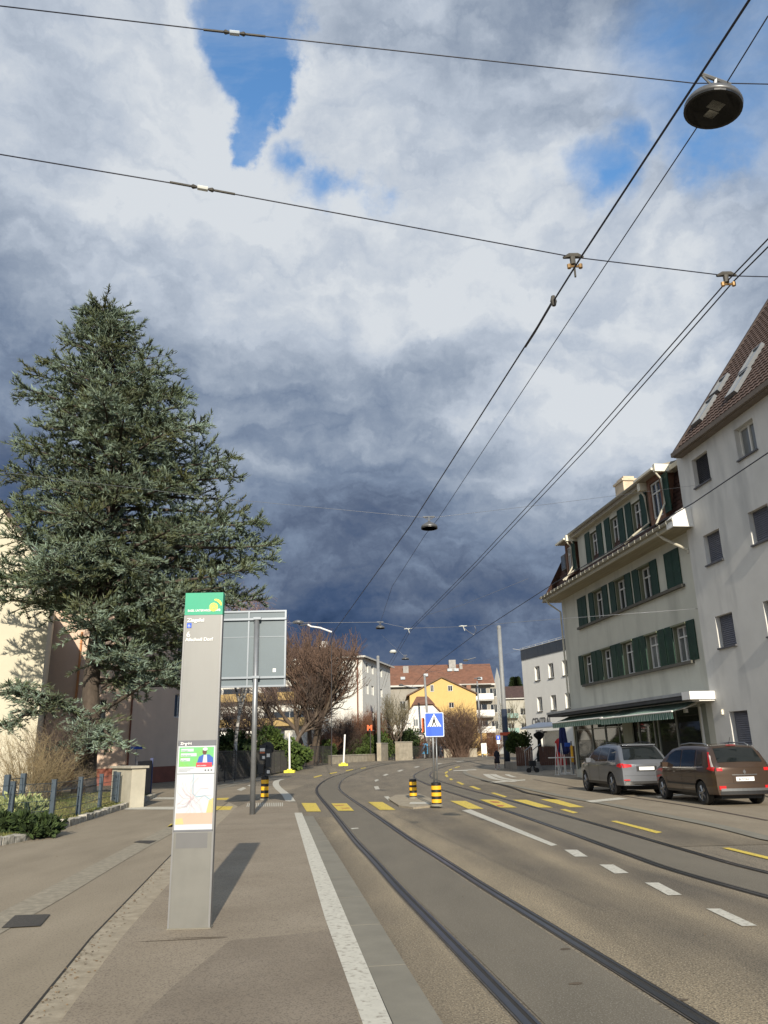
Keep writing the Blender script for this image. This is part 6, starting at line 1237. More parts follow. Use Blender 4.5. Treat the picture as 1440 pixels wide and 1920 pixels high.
def fingers(name, P, Dv, Ln, Wd, tint, mat, parent, seed=0, curl=.25):
    """soft curved needle sprays: two crossed tapering blades per spray, built with numpy"""
    rg = np.random.default_rng(seed); N = len(P); Dn = Dv / (np.linalg.norm(Dv, axis=1, keepdims=True) + 1e-9)
    rnd = rg.normal(size=(N, 3)); U = np.cross(Dn, rnd); U /= np.linalg.norm(U, axis=1, keepdims=True) + 1e-9; V = np.cross(Dn, U)
    cu = (rg.normal(size=(N, 3)) * .35 + np.array([0, 0, .8])) * (Ln * curl)[:, None]; m_ = P + Dn * (Ln * .5)[:, None] + cu * .35; e_ = P + Dn * Ln[:, None] + cu
    w0 = (Wd * .55)[:, None]; w1 = Wd[:, None]
    co = np.stack([P - U * w0, P + U * w0, m_ - U * w1, m_ + U * w1, e_, P - V * w0, P + V * w0, m_ - V * w1, m_ + V * w1, e_], axis=1).reshape(-1, 3)
    base = (np.arange(N) * 10)[:, None]; lp_ = np.concatenate([base + np.array([[0, 1, 3, 2]]), base + np.array([[2, 3, 4]]), base + np.array([[5, 6, 8, 7]]), base + np.array([[7, 8, 9]])], axis=1).reshape(-1)
    st_ = ((np.arange(N) * 14)[:, None] + np.array([[0, 4, 7, 11]])).reshape(-1)
    return raw_mesh(name, co, lp_, st_, [mat], parent, np.repeat(tint, 10))

# --- the big blue cedar
ced_m = tint_mat('blue_cedar_needles', (.10, .125, .055), (.31, .40, .33))
layer(ced_m, .55, .75, (.13, .13, .045), lo=.52, hi=.68, detail=3); layer(ced_m, .8, .6, (.05, .065, .035), lo=.50, hi=.66, detail=3, off=7.)
TY_ = 35.0
ced = thing('cedar_tree', 'tall blue green cedar with tiered spiky foliage behind the garden fence', 'tree', (0, 0, 0))
rt = random.Random(21)
def at35(x, y): 
    return Vector((-22.377, 35, 45.262)) if False else None
trunk_px = [((-13.128, 35, 0.988), .46), ((-13.141, 35, 2.133), .42), ((-13.067, 35, 3.367), .38), ((-13.23, 35, 4.633), .36), ((-13.214, 35, 6.043), .34), ((-13.005, 35, 9.213), .31), ((-12.922, 35, 11.773), .28), ((-12.983, 35, 14.996), .22), ((-13.261, 35, 18.397), .15), ((-13.617, 35, 20.772), .09), ((-14.207, 35, 23.241), .04), ((-14.449, 35, 24.127), .015)]
tb = Tubes(); tp_ = [Vector(p) for p, r in trunk_px]; tr_ = [r for p, r in trunk_px]
tm = MB(); tm.tube([tuple(tp_[0] - Vector((0, 0, .8)))] + [tuple(p) for p in tp_], [.55] + tr_, 12); trunk_o = tm.build('trunk', bark, ced, smooth=True)
def trunk_at(z):
    for i in range(len(tp_) - 1):
        if tp_[i].z <= z <= tp_[i + 1].z: t = (z - tp_[i].z) / (tp_[i + 1].z - tp_[i].z); return tp_[i].lerp(tp_[i + 1], t), tr_[i] * (1 - t) + tr_[i + 1] * t
    return tp_[-1].copy(), .03
# reach to the right (+x) and left (-x) by height, read off the outline
prof_r = [(3.0, 3.2), (5.0, 5.2), (7.0, 6.9), (9.0, 8.1), (10.5, 8.0), (12, 7.0), (14, 6.1), (16, 5.2), (18, 3.9), (20, 2.9), (21.5, 2.0), (22.6, .9), (23.6, .2)]
prof_l = [(3.0, 6.8), (5.0, 6.6), (7.0, 6.6), (9.0, 6.0), (10.5, 5.6), (12, 5.1), (14, 4.9), (16, 4.6), (18, 4.6), (20, 3.0), (21.5, 2.4), (22.6, 1.0), (23.6, .2)]
TOPZ = tp_[-1].z
def reach(z, ang):
    zz = z * 23.6 / TOPZ
    def ip(pr):
        if zz <= pr[0][0]: return pr[0][1]
        for (a0, b0), (a1, b1) in zip(pr, pr[1:]):
            if a0 <= zz <= a1: return b0 + (b1 - b0) * (zz - a0) / (a1 - a0)
        return .2
    c_ = math.cos(ang); rr_ = ip(prof_r) * max(0, c_) ** .6 + ip(prof_l) * max(0, -c_) ** .6
    side = (ip(prof_r) + ip(prof_l)) / 2 * .80
    w_ = abs(c_); return rr_ * w_ + side * (1 - w_)
LP, LD, LL, LW, LT = [], [], [], [], []
def spray(p, d, L, n):
    """finger cluster around a twig"""
    for i in range(n):
        t = rt.random(); dd_ = (d + Vector((rt.gauss(0, .55), rt.gauss(0, .55), rt.gauss(.12, .42)))).normalized()
        LP.append(p + d * (L * t)); LD.append(dd_); LL.append(rt.uniform(.13, .32)); LW.append(rt.uniform(.013, .024)); LT.append(min(1, max(0, rt.gauss(cl_t, .28))))
cl_t = .5
def limb(p0, ang, L, rise, droop, r0):
    global cl_t
    n = max(4, int(L / .55)); p = p0.copy(); az = ang; prev = p.copy(); 
    for i in range(n):
        t = (i + 1) / n; az += rt.gauss(0, .07); sl = rise * (1 - t) - droop * t * (1.25 - t) + .18 * t ** 3
        d = Vector((math.cos(az), math.sin(az), sl)).normalized(); p = prev + d * (L / n); r1 = r0 * (1 - t) ** .9 + .008
        tb.seg(prev, p, r0 * (1 - (i / n)) ** .9 + .008, r1, 5 if r0 > .08 else 4)
        if t > .18:
            cl_t = min(.95, max(.05, rt.gauss(.42, .22)))
            for sgn in (-1, 1):
                for rep in range(2 if L > 3 else 1):
                    sl_ = (1.9 if L > 4 else 1.4) * (1.22 - t) ** .5 * rt.uniform(.5, 1.1); a2 = az + sgn * rt.uniform(.6, 1.35); q = prev.lerp(p, rt.random()); m = max(2, int(sl_ / .30)); pv = q
                    up_ = rt.uniform(-.45, .70)
                    for j in range(m):
                        d2 = Vector((math.cos(a2 + rt.gauss(0, .15)), math.sin(a2 + rt.gauss(0, .15)), up_ - .28 * j / m + rt.gauss(0, .14))).normalized(); nx = pv + d2 * (sl_ / m); tb.seg(pv, nx, .016, .010, 3)
                        spray(pv, d2, sl_ / m, 11); pv = nx
                    spray(pv, d2, .15, 8)
        prev = p
    for k in range(7): spray(prev, (d + Vector((rt.gauss(0, .4), rt.gauss(0, .4), rt.gauss(.1, .3)))).normalized(), .45, 3)
z = 5.0; k = 0
while z < TOPZ - .4:
    nper = 4 if z < TOPZ * .85 else 3
    for j in range(nper):
        ang = k * 2.399 + rt.gauss(0, .25); k += 1; L = reach(z, ang) * rt.choice((1.0, .96, .9, .80, 1.02)); c_, r_ = trunk_at(z + rt.uniform(-.2, .2))
        if z < 7.9 and math.cos(ang) < .25: continue
        up = .15 + .55 * max(0, (z / TOPZ - .45)); limb(c_, ang, max(.5, L), up + rt.uniform(-.25, .30), .30 if z < 14 else .18, min(.13, .02 + L * .016))
    z += .36 if z < TOPZ * .7 else .28
# the heavy low limbs the photo shows: left drooping one, lower mass around the trunk, two to the right
def at(x): return Vector(x)
for pts, r0, dens in (([(-13.592, 35, 3.446), (-13.86, 34.5, 3.882), (-14.243, 34, 4.175), (-14.521, 33.6, 4.068), (-15.142, 33, 4.306), (-16.458, 32.5, 4.3)], .16, 9), ([(-12.782, 35, 3.588), (-11.968, 34.6, 3.936), (-10.879, 34.2, 4.476), (-9.878, 34, 4.937)], .13, 3), ([(-12.75, 35, 4.576), (-11.824, 35.3, 5.142), (-10.609, 35.6, 5.453), (-9.754, 36, 5.643)], .10, 3),
                       ([(-12.973, 35, 3.365), (-12.388, 34.4, 2.884), (-11.875, 34, 2.535), (-11.405, 33.8, 2.305)], .07, 9), ([(-13.151, 35, 3.255), (-13.218, 34.2, 2.742), (-13.292, 33.8, 2.303), (-13.555, 33.5, 2.092)], .07, 9), ([(-13.125, 35, 3.482), (-12.643, 33.9, 2.658), (-12.593, 33.6, 2.115)], .06, 9), ([(-14.708, 33.6, 4.116), (-15.011, 33.4, 3.563), (-15.554, 33.2, 3.242), (-16.316, 33, 2.995)], .06, 9), ([(-15.008, 33.2, 4.317), (-15.418, 33, 4.75), (-15.884, 32.6, 4.619)], .05, 7),
                       ([(-12.863, 35, 8.71), (-11.704, 35, 8.983), (-10.496, 35, 10.116), (-9.296, 35, 10.909), (-8.066, 35, 11.399)], .20, 0), ([(-12.867, 35, 10.222), (-13.3, 34.8, 11.726), (-13.44, 34.6, 12.717)], .12, 0)):
    V_ = [at(p) for p in pts]
    for a_, b_, i in zip(V_, V_[1:], range(20)):
        tb.seg(a_, b_, r0 * (1 - .8 * i / len(V_)), r0 * (1 - .8 * (i + 1) / len(V_)), 7)
        for rep in range(dens * 2):
            cl_t = min(1, max(.1, rt.gauss(.6, .2))); q = a_.lerp(b_, rt.random()); ang = rt.random() * 6.28; d2 = Vector((math.cos(ang), math.sin(ang), rt.uniform(-.75, .25))).normalized(); L2_ = rt.uniform(.5, 1.25); m = int(L2_ / .25) + 1; pv = q
            for j in range(m): nx = pv + (d2 + Vector((rt.gauss(0, .15), rt.gauss(0, .15), rt.gauss(-.05, .15)))) * (L2_ / m); tb.seg(pv, nx, .014, .008, 3); spray(pv, d2, L2_ / m, 5); pv = nx
tb.build('limbs', bark, trunk_o)
fingers('crown', np.array([tuple(v) for v in LP]), np.array([tuple(v) for v in LD]), np.array(LL), np.array(LW), np.array(LT), ced_m, ced, 5)
print('cedar sprays', len(LP))

# --- bare trees
def bare_tree(name, label, base, H, spread, seed, stems=1, lean=(0, 0), levels=6, twig=twigm, bk=bark2, r0=.3, fork=.32, up=.25, group=None, twigs=3, droop=0.0, first=.28, wig=.16, tr=.006):
    rg = random.Random(seed); t = thing(name, label, 'tree', base, 0, group); big, small = Tubes(), Tubes()
    def grow(p, d, L, r, lv):
        n = 3 if lv > 1 else 2; pp = p; dd_ = d.copy()
        for i in range(n):
            dd_ = (dd_ + Vector((rg.gauss(0, wig), rg.gauss(0, wig), rg.gauss(up * .18 - (droop if lv <= 2 else 0), wig * .5)))).normalized(); q = pp + dd_ * (L / n); ra, rb_ = r * (1 - .3 * i / n), r * (1 - .3 * (i + 1) / n)
            (big if lv >= 3 else small).seg(pp, q, ra, rb_, 7 if lv >= 4 else (4 if lv >= 2 else 3))
            if lv <= 3 and i > 0 or (lv < levels and i == n - 1) or lv == levels and i > 0:
                pass
            if lv > 0 and i < n - 1 and lv < levels:
                s_ = branch_dir(dd_, rg.uniform(.5, 1.0)); grow(q, s_, L * rg.uniform(.5, .75), r * .5 + .002, lv - 1)
            pp = q
        if lv > 0:
            for k_ in range(2 if lv < levels else 3):
                grow(pp, branch_dir(dd_, rg.uniform(.25, fork * 2)), L * rg.uniform(.66, .86), max(tr, r * rg.uniform(.55, .72)), lv - 1)
    def branch_dir(d, a):
        u = d.cross(Vector((rg.gauss(0, 1), rg.gauss(0, 1), rg.gauss(0, 1)))).normalized(); v = (d * math.cos(a) + u * math.sin(a)); v.x *= spread; v.y *= spread; v.z += up * .35; return v.normalized()
    for s_ in range(stems):
        ang = rg.random() * 6.28; ln = (.32 if stems > 1 else .0); d = Vector((lean[0] + ln * math.cos(s_ * 6.28 / stems + .5), lean[1] + ln * math.sin(s_ * 6.28 / stems + .5), 1)).normalized()
        grow(Vector((.25 * math.cos(s_ * 6.28 / stems) * (stems > 1), .25 * math.sin(s_ * 6.28 / stems) * (stems > 1), -.2)), d, H * first, r0 * (1 if stems == 1 else .8), levels)
    big.build('trunk', bk, t); small.build('crown', twig, t); return t
t1 = (-8.035, 90.694, 0.547); bare_tree('bare_tree', 'large bare tree with several fanning trunks and reddish brown twigs before the white block', (t1[0], 84, .45), 17.5, 1.0, 12, stems=4, levels=6, r0=.40, up=.55, first=.24, twig=twigm, tr=.010)
bare_tree('bare_tree', 'bare tree with forked leaning trunk left of the large one, partly behind the panel sign', ((-9.776, 80, 0.74)[0], 80, .4), 12.5, 1.05, 33, stems=2, lean=(-.12, 0), levels=6, r0=.34, up=.35, twig=twigd, first=.25, tr=.012)
bare_tree('bare_tree', 'small bare tree low behind the dark hedge between pylon and sign post', ((-14.166, 74, 0.922)[0], 74, .3), 9.0, 1.1, 41, stems=2, lean=(.05, 0), levels=5, r0=.2, up=.25, twig=twigd, first=.25, tr=.010)
birch = M('birch_bark', (.42, .40, .37), .85, .5, 3., .3, bscale=14, stretch=(1, 1, 2.5)); layer(birch, 3., .9, (.03, .028, .025), stretch=(1, 1, 3), lo=.5, hi=.6)
bare_tree('birch_tree', 'weeping birch with white dark flecked trunk in front of the peach house', ((-17.225, 59.851)[0], (-17.225, 59.851)[1] - 2, 0), 8.5, 1.15, 8, stems=1, lean=(.10, 0), levels=5, r0=.24, up=.0, twig=twigd, bk=birch, droop=.35, first=.33, wig=.25, tr=.008)
bare_tree('birch_tree', 'tall pale weeping birch whose fine twigs show right of the cedar crown', ((-11.103, 58, 1.09)[0], 58, 0), 17.5, .75, 19, stems=1, levels=6, r0=.16, up=.5, twig=M('pale_birch_twigs', (.26, .18, .16), .9, .3, 1.5), bk=birch, droop=.5, first=.26, tr=.006)
bare_tree('bare_tree', 'thin bare tree in front of the left end of the big red roof block', ((0.966, 100, 0.846)[0], 100, .55), 8.5, .8, 55, stems=3, levels=5, r0=.14, up=.5, twig=twigg, tr=.014)
bare_tree('bare_tree', 'bare tree right of the dark roofed apartment house by the white building', ((20.239, 120, 1.779)[0], 120, .55), 9.5, .9, 57, stems=2, levels=5, r0=.14, up=.5, twig=twigg, tr=.012)

# --- twiggy bushes
def twig_bush(label, c, rx, ry, h, n, mat, seed, name='bare_shrub', group=None, thick=.012, arch=.35):
    rg = random.Random(seed); t = thing(name, label, 'shrub', c, 0, group); tt = Tubes()
    for i in range(n):
        a_ = rg.random() * 6.28; rr_ = rg.random() ** .6; d = Vector((math.cos(a_) * rr_ * rx / h * 1.1, math.sin(a_) * rr_ * ry / h * 1.1, 1)).normalized(); p = Vector((rg.gauss(0, rx * .16), rg.gauss(0, ry * .16), -.05)); L = math.sqrt(h * h * (1 - .55 * rr_ ** 2) + (rr_ * rx) ** 2) * rg.uniform(.8, 1.03); m = 5
        for j in range(m):
            d = (d + Vector((rg.gauss(0, .14), rg.gauss(0, .14), -arch * rr_ * .25))).normalized(); q = p + d * (L / m); tt.seg(p, q, thick * (1 - j / m * .6), thick * (1 - (j + 1) / m * .6), 3)
            if j > 0:
                for k_ in range(3):
                    s_ = (d + Vector((rg.gauss(0, .6), rg.gauss(0, .6), rg.gauss(.1, .4)))).normalized(); e = q + s_ * L * rg.uniform(.08, .2); tt.seg(q, e, thick * .5, thick * .3, 3); tt.seg(e, e + (s_ + Vector((rg.gauss(0, .5), rg.gauss(0, .5), rg.gauss(0, .5)))).normalized() * L * .1, thick * .35, thick * .2, 3)
            p = q
    tt.build('stems', mat, t); return t
def at_(px, Y, z=None): p = px; return (p[0], Y, zg(Y) if z is None else z)
twig_bush('round bare brown bush in front of the yellow house', ((9.908, 114, 0.896)[0], 114, .55), 3.6, 2.2, 6.6, 420, twigm, 1, thick=.028)
redhedge = M('rusty_twigs', (.19, .09, .05), .9, .35, 1.0)
for i, (x, Y, rx, h, n, m_, lb) in enumerate((((-5.841, 98, 0.701)[0], 98, 2.6, 4.9, 300, twigd, 'brown twiggy shrub between marker pole and big tree'), ((-4.114, 100, 0.641)[0], 100, 2.6, 5.3, 320, redhedge, 'rusty brown shrub right of the farther marker pole'), ((-2.492, 101, 0.594)[0], 101, 2.4, 5.8, 320, redhedge, 'tall rusty shrub under the orange letter sign'), ((-7.299, 89, 0.835)[0], 89, 1.6, 3.4, 160, redhedge, 'red brown leafy shrub at the foot of the big bare tree'),
     ((3.814, 112, 0.685)[0], 112, 1.2, 3.1, 160, redhedge, 'brown upright hedge right of the concrete pillars'), ((6.303, 117, 0.737)[0], 118, 3.2, 2.3, 200, twigm, 'long low brown hedge behind the pedestrians'), ((11.754, 119, 0.831)[0], 120, 3.4, 2.4, 220, twigm, 'low brown hedge behind the thin white pole'), ((15.425, 120, 0.973)[0], 120, 2.0, 3.4, 180, redhedge, 'brown conifer hedge left of the tallest pole'),
     ((-12.098, 66, 0.582)[0], 68, 1.6, 3.0, 140, redhedge, 'brown dry shrub in the middle of the dark evergreen hedge'))):
    twig_bush(lb, (x, Y, zg(Y) * .9), rx, 1.5, h, n, m_, 60 + i, group='twiggy shrubs along the street', thick=.022)
drym = M('pale_dry_twigs', (.26, .20, .11), .9, .3, 1.5)
twig_bush('large pale dry arching shrub at the left edge behind the fence', ((-12.379, 27, 0.399)[0], 27.5, .1), 1.3, 1.0, 2.5, 110, drym, 71, thick=.008, arch=.9)
twig_bush('dense dry bush between cedar trunk and cream house', ((-13.031, 30.5, 0.962)[0], 31, .1), 1.0, .9, 2.1, 80, drym, 72, thick=.008, arch=.8)
twig_bush('small dark bare shrub left of the cedar trunk', ((-13.719, 33, 0.996)[0], 33, .1), .9, .8, 3.2, 90, twigd, 73, thick=.012)

# --- leafy evergreen shrubs
def leaf_bush(label, c, rx, ry, h, n, mat, seed, name='evergreen_shrub', cat='shrub', leaf=(.05, .11), group=None, squash=1.0, clumps=14, z0=0.0):
    rg = np.random.default_rng(seed); t = thing(name, label, cat, c, 0, group)
    cen = np.stack([rg.uniform(-.75, .75, clumps) * rx, rg.uniform(-.75, .75, clumps) * ry, rg.uniform(.22, .80, clumps) * h + z0], axis=1); rad = rg.uniform(.26, .46, clumps)
    idx = rg.integers(0, clumps, n); dir_ = rg.normal(size=(n, 3)); dir_ /= np.linalg.norm(dir_, axis=1, keepdims=True); rr_ = rg.random(n) ** .4
    P = cen[idx] + dir_ * (rr_ * rad[idx])[:, None] * np.array([rx, ry, h * .75]); P[:, 2] = np.maximum(P[:, 2], .03)
    D_ = dir_ + rg.normal(size=(n, 3)) * .5 + np.array([0, 0, .2]); L = rg.uniform(leaf[0], leaf[1], n) * 2
    tt = Tubes(); q_ = random.Random(seed)
    for i in range(10): e = Vector(cen[i % clumps]); tt.seg(Vector((q_.gauss(0, rx * .1), q_.gauss(0, ry * .1), -.05)), e, .035, .015, 4)
    tt.build('stems', bark2, t)
    fingers('foliage', P, D_, L, L * .26, np.clip(rg.normal(.45, .28, n), 0, 1), mat, t, seed, curl=.1); return t
lmd = tint_mat('dark_leaves', (.018, .030, .012), (.055, .085, .025)); lml = tint_mat('bright_leaves', (.035, .062, .016), (.13, .19, .045)); lmb = tint_mat('hellebore_leaves', (.10, .14, .05), (.42, .44, .20)); lmi = tint_mat('ivy_leaves', (.03, .05, .015), (.09, .13, .03))
H_g = 'evergreen shrubs along the left side of the street'
for i, (cx, Y, rx, ry, h, n, m_, lb) in enumerate((((-12.036, 60, -0.041)[0], 62, 2.2, 1.6, 3.3, 3600, lmd, 'dark evergreen shrub directly right of the pylon'), ((-11.592, 64, 0.214)[0], 66, 1.9, 1.5, 3.2, 3000, lmd, 'dark evergreen shrub behind the sign post'), ((-10.675, 68, 0.51)[0], 70, 2.0, 1.6, 3.6, 3600, lml, 'tall bright green shrub right of the sign post'), ((-9.47, 70, 0.53)[0], 72, 1.9, 1.5, 2.6, 3000, lml, 'bright green shrub left of the nearer marker pole'),
     ((-8.51, 72, 0.56)[0], 74, 1.4, 1.3, 2.2, 2600, lml, 'rounded light green shrub at the nearer marker pole'), ((-6.599, 86, 0.693)[0], 87.5, .8, .8, 2.3, 1200, lmi, 'small green bush at the end of the stone wall'), ((-3.735, 97, 0.667)[0], 98, 4.2, .8, 2.7, 3600, lmi, 'ivy hedge on the stone wall right of the farther marker pole'), ((-1.966, 98, 0.618)[0], 98.5, 2.2, .9, 3.3, 2600, lmi, 'ivy hedge on the stone wall left of the grey pole'))):
    leaf_bush(lb, (cx, Y, zg(Y) * .9), rx, ry, h, n, m_, 200 + i, group=H_g, leaf=(.09, .17))
leaf_bush('dense dark green clipped dome bush left of the white cottage', ((1.168, 106, 0.925)[0], 106, .55), 2.9, 2.0, 3.6, 6000, lmd, 220, leaf=(.10, .18), clumps=22)
leaf_bush('green potted bush on the terrace corner beside the tallest pole', ((9.942, 62, 1.988)[0], 62.5, 1.3), 1.0, .8, 1.5, 1800, lmi, 221, leaf=(.06, .12))
leaf_bush('low flowering bush with pale green leaves at the foot of the fence on the left', ((-9.583, 21.173)[0], (-9.583, 21.173)[1] + .3, .1), .62, .5, .62, 1500, lmb, 222, name='flowering_shrub', leaf=(.05, .10))
leaf_bush('dark leafy bush under the pale green one at the left edge', ((-8.382, 17.97)[0] + .1, (-8.382, 17.97)[1] + .5, .05), .8, .5, .5, 1600, lmd, 223, leaf=(.05, .09))
cn = (32.416, 200, 14.768); t = thing('conifer_tree', 'small dark conifer top above the dark roofed house', 'tree', (cn[0], 200, 0)); LPc, LDc = [], []; q_ = random.Random(77); HH = (32.703, 200, 18.735)[2]
a = MB(); a.tube([(0, 0, 0), (0, 0, HH - .5)], [.35, .05], 8); a.build('trunk', bark, t)
for i in range(2600):
    z = HH * (1 - q_.random() ** 1.5 * .6); r_ = (HH - z) * .42 + .3; a_ = q_.random() * 6.28; k_ = q_.random() ** .5; LPc.append((math.cos(a_) * r_ * k_, math.sin(a_) * r_ * k_, z - .3 * k_)); LDc.append((math.cos(a_), math.sin(a_), .1))
fingers('crown', np.array(LPc), np.array(LDc), np.full(2600, 1.0), np.full(2600, .12), np.random.default_rng(1).random(2600) * .5, lmd, t, 3)
# trees off the frame to the left whose shadows fall on the houses are left out

# ------------------------------------------------------------------ cars
tyrem = M('tyre_rubber', (.014, .014, .014), .8, .2, 8.); rimm = M('alloy_rim', (.30, .31, .32), .3, .05, 4., metal=.9); carblk = M('black_trim', (.012, .012, .013), .45, .2, 5.)
cglass = M('car_glass', (.010, .013, .014), .04, .2, .5, spec=1.0); tailr = M('tail_lamp_red', (.50, .012, .015), .15, .1, 4., spec=.8); tailw = M('lamp_clear', (.55, .50, .48), .15, .1, 4.); chrome = M('chrome', (.6, .6, .6), .15, .05, 3., metal=1.); platew = M('number_plate_white', (.75, .76, .76), .4, .03, 4.)
def carpaint(n, c): 
    m = M(n, c, .32, .03, 1., metal=.55); b = m.node_tree.nodes['Principled BSDF']; b.inputs['Coat Weight'].default_value = .8; b.inputs['Coat Roughness'].default_value = .04; return m
def lerp_tab(tab, x):
    if x <= tab[0][0]: return tab[0][1]
    for (a0, b0), (a1, b1) in zip(tab, tab[1:]):
        if x <= a1: t = (x - a0) / (a1 - a0); return b0 + (b1 - b0) * t
    return tab[-1][1]
class Car:
    def __init__(s, L, W, top, belt, plan, tuck, zb=.30):
        s.L, s.W, s.top, s.belt, s.plan, s.tuck, s.zb = L, W, top, belt, plan, tuck, zb
    def ys(s, x, z):
        hw = s.W / 2 * lerp_tab(s.plan, x); zt = lerp_tab(s.top, x); bl = lerp_tab(s.belt, x)
        y = hw
        if z > bl: y -= s.tuck * ((z - bl) / max(.05, 1.6 - bl)) ** 1.15
        e = max(0, 1 - (zt - z) / .09); y -= .05 * e * e
        lo = max(0, (.55 - z) / .3); y -= .05 * lo * lo
        y += .012 * math.exp(-((z - (bl - .12)) / .05) ** 2)
        return max(.05, y)
    def build(s, name, label, paint, wheels, wr, loc, rz, group, ww=.215):
        t = thing(name, label, 'car', loc, rz, group); s.t = t; a = MB(); nx, nz = 64, 22; N = 13
        X = [s.L * i / nx for i in range(nx + 1)]
        for sg in (1, -1):
            vs = []
            for x in X:
                zt = lerp_tab(s.top, x)
                for j in range(nz + 1): z = s.zb + (zt - s.zb) * (j / nz); vs.append((x, sg * s.ys(x, z), z))
            fs = []
            for i in range(nx):
                for j in range(nz):
                    q = (i * (nz + 1) + j, (i + 1) * (nz + 1) + j, (i + 1) * (nz + 1) + j + 1, i * (nz + 1) + j + 1); fs.append(q[::-1] if sg > 0 else q)
            a.add(vs, fs)
        vs = []
        for x in X:
            zt = lerp_tab(s.top, x); y0 = s.ys(x, zt)
            for k in range(N): u = -1 + 2 * k / (N - 1); vs.append((x, u * y0, zt + .035 * (1 - u * u) * min(1, x / .15, (s.L - x) / .15)))
        a.add(vs, [(i * N + k, i * N + k + 1, (i + 1) * N + k + 1, (i + 1) * N + k) for i in range(nx) for k in range(N - 1)])
        vs = []
        for x in X:
            y0 = s.ys(x, s.zb); vs += [(x, -y0, s.zb), (x, y0, s.zb)]
        a.add(vs, [(2 * i, 2 * i + 2, 2 * i + 3, 2 * i + 1) for i in range(nx)])
        for xe in (0, s.L):
            zt = lerp_tab(s.top, xe); vs = []
            for j in range(nz + 1):
                z = s.zb + (zt - s.zb) * j / nz; y0 = s.ys(xe, z)
                for k in range(N): u = -1 + 2 * k / (N - 1); vs.append((s.rearx(u) if xe == 0 else xe + .10 * (1 - u * u), u * y0, z))
            fs = [(j * N + k, j * N + k + 1, (j + 1) * N + k + 1, (j + 1) * N + k) for j in range(nz) for k in range(N - 1)]; a.add(vs, fs)
        bm = bmesh.new(); me = bpy.data.meshes.new('body'); me.from_pydata(a.v, [], a.f); bm.from_mesh(me); bmesh.ops.remove_doubles(bm, verts=bm.verts, dist=.002); bmesh.ops.recalc_face_normals(bm, faces=bm.faces); bm.to_mesh(me); bm.free(); me.materials.append(paint); me.materials.append(carblk)
        o = bpy.data.objects.new('body', me); C.objects.link(o); o.parent = t
        cut = MB()
        for wx in wheels: cut.T = Matrix.Translation((wx, 0, wr)) @ Matrix.Rotation(R(90), 4, 'X'); cut.lathe([(wr + .055, -s.W), (wr + .055, -s.W / 2 + .30)], n=32); cut.lathe([(wr + .055, s.W / 2 - .30), (wr + .055, s.W)], n=32)
        co = cut.build('cut', carblk, None, fixn=True); md = o.modifiers.new('b', 'BOOLEAN'); md.object = co; md.operation = 'DIFFERENCE'; md.solver = 'EXACT'; co.parent = t
        bpy.context.view_layer.update(); dg = bpy.context.evaluated_depsgraph_get(); nm = bpy.data.meshes.new_from_object(o.evaluated_get(dg)); o.modifiers.clear(); o.data = nm; bpy.data.objects.remove(co)
        nm.name = 'body'; nm.polygons.foreach_set('use_smooth', [True] * len(nm.polygons))
        try: nm.set_sharp_from_angle(angle=R(38))
        except Exception: pass
        # dark lining under the body
        a = MB(); a.box(.25, s.L - .25, -s.W / 2 + .28, s.W / 2 - .28, .18, .42); a.build('underbody', carblk, t)
        for wx in wheels:
            for sg in (1, -1):
                w = MB(); w.T = Matrix.Translation((wx, sg * (s.W / 2 - ww / 2 - .02), wr)) @ Matrix.Rotation(R(-90 * sg), 4, 'X')
                w.lathe([(wr * .66, -ww / 2), (wr * .95, -ww / 2), (wr, -ww / 2 + .03), (wr, ww / 2 - .03), (wr * .95, ww / 2), (wr * .68, ww / 2), (wr * .66, ww / 2 - .03), (wr * .64, -ww / 2)], n=36); wo = w.build('wheel', tyrem, t, smooth=False)
                r_ = MB(); r_.T = w.T; r_.lathe([(wr * .68, ww / 2 - .05), (wr * .66, ww / 2 - .01), (wr * .62, ww / 2 - .02), (wr * .60, ww / 2 - .10)], n=36)
                for k in range(5):
                    A0 = 2 * math.pi * k / 5; 
                    for dA in (-.13, .13):
                        c0, s0 = math.cos(A0 + dA * .4), math.sin(A0 + dA * .4); c1, s1 = math.cos(A0 + dA), math.sin(A0 + dA); r_.tube([(c0 * wr * .12, s0 * wr * .12, ww / 2 - .025), (c1 * wr * .63, s1 * wr * .63, ww / 2 - .02)], [.028, .022], 5)
                r_.lathe([(wr * .16, ww / 2 - .06), (wr * .16, ww / 2 - .015), (wr * .1, ww / 2 - .005)], n=14); r_.build('rim', rimm, wo)
        return t
    def rearx(s, u): return -.09 * (1 - u * u)
    def side(s, nm, xz, mat, sg, off=.006, n=10, parent=None, th=0):
        """patch that follows the flank inside a polygon given as lower and upper (x, z) edge lists"""
        lo, hi = xz; a = MB(); m = n; K = len(lo) - 1; vs = []; cols = K * 4
        def e(E, t): i = min(int(t * K), K - 1); u = t * K - i; return (E[i][0] + (E[i + 1][0] - E[i][0]) * u, E[i][1] + (E[i + 1][1] - E[i][1]) * u)
        for i in range(cols + 1):
            p, q = e(lo, i / cols), e(hi, i / cols)
            for j in range(m + 1): x = p[0] + (q[0] - p[0]) * j / m; z = p[1] + (q[1] - p[1]) * j / m; vs.append((x, sg * (s.ys(x, z) + off), z))
        a.add(vs, [(i * (m + 1) + j, (i + 1) * (m + 1) + j, (i + 1) * (m + 1) + j + 1, i * (m + 1) + j + 1) for i in range(cols) for j in range(m)]); return a.build(nm, mat, parent or s.t, smooth=True)
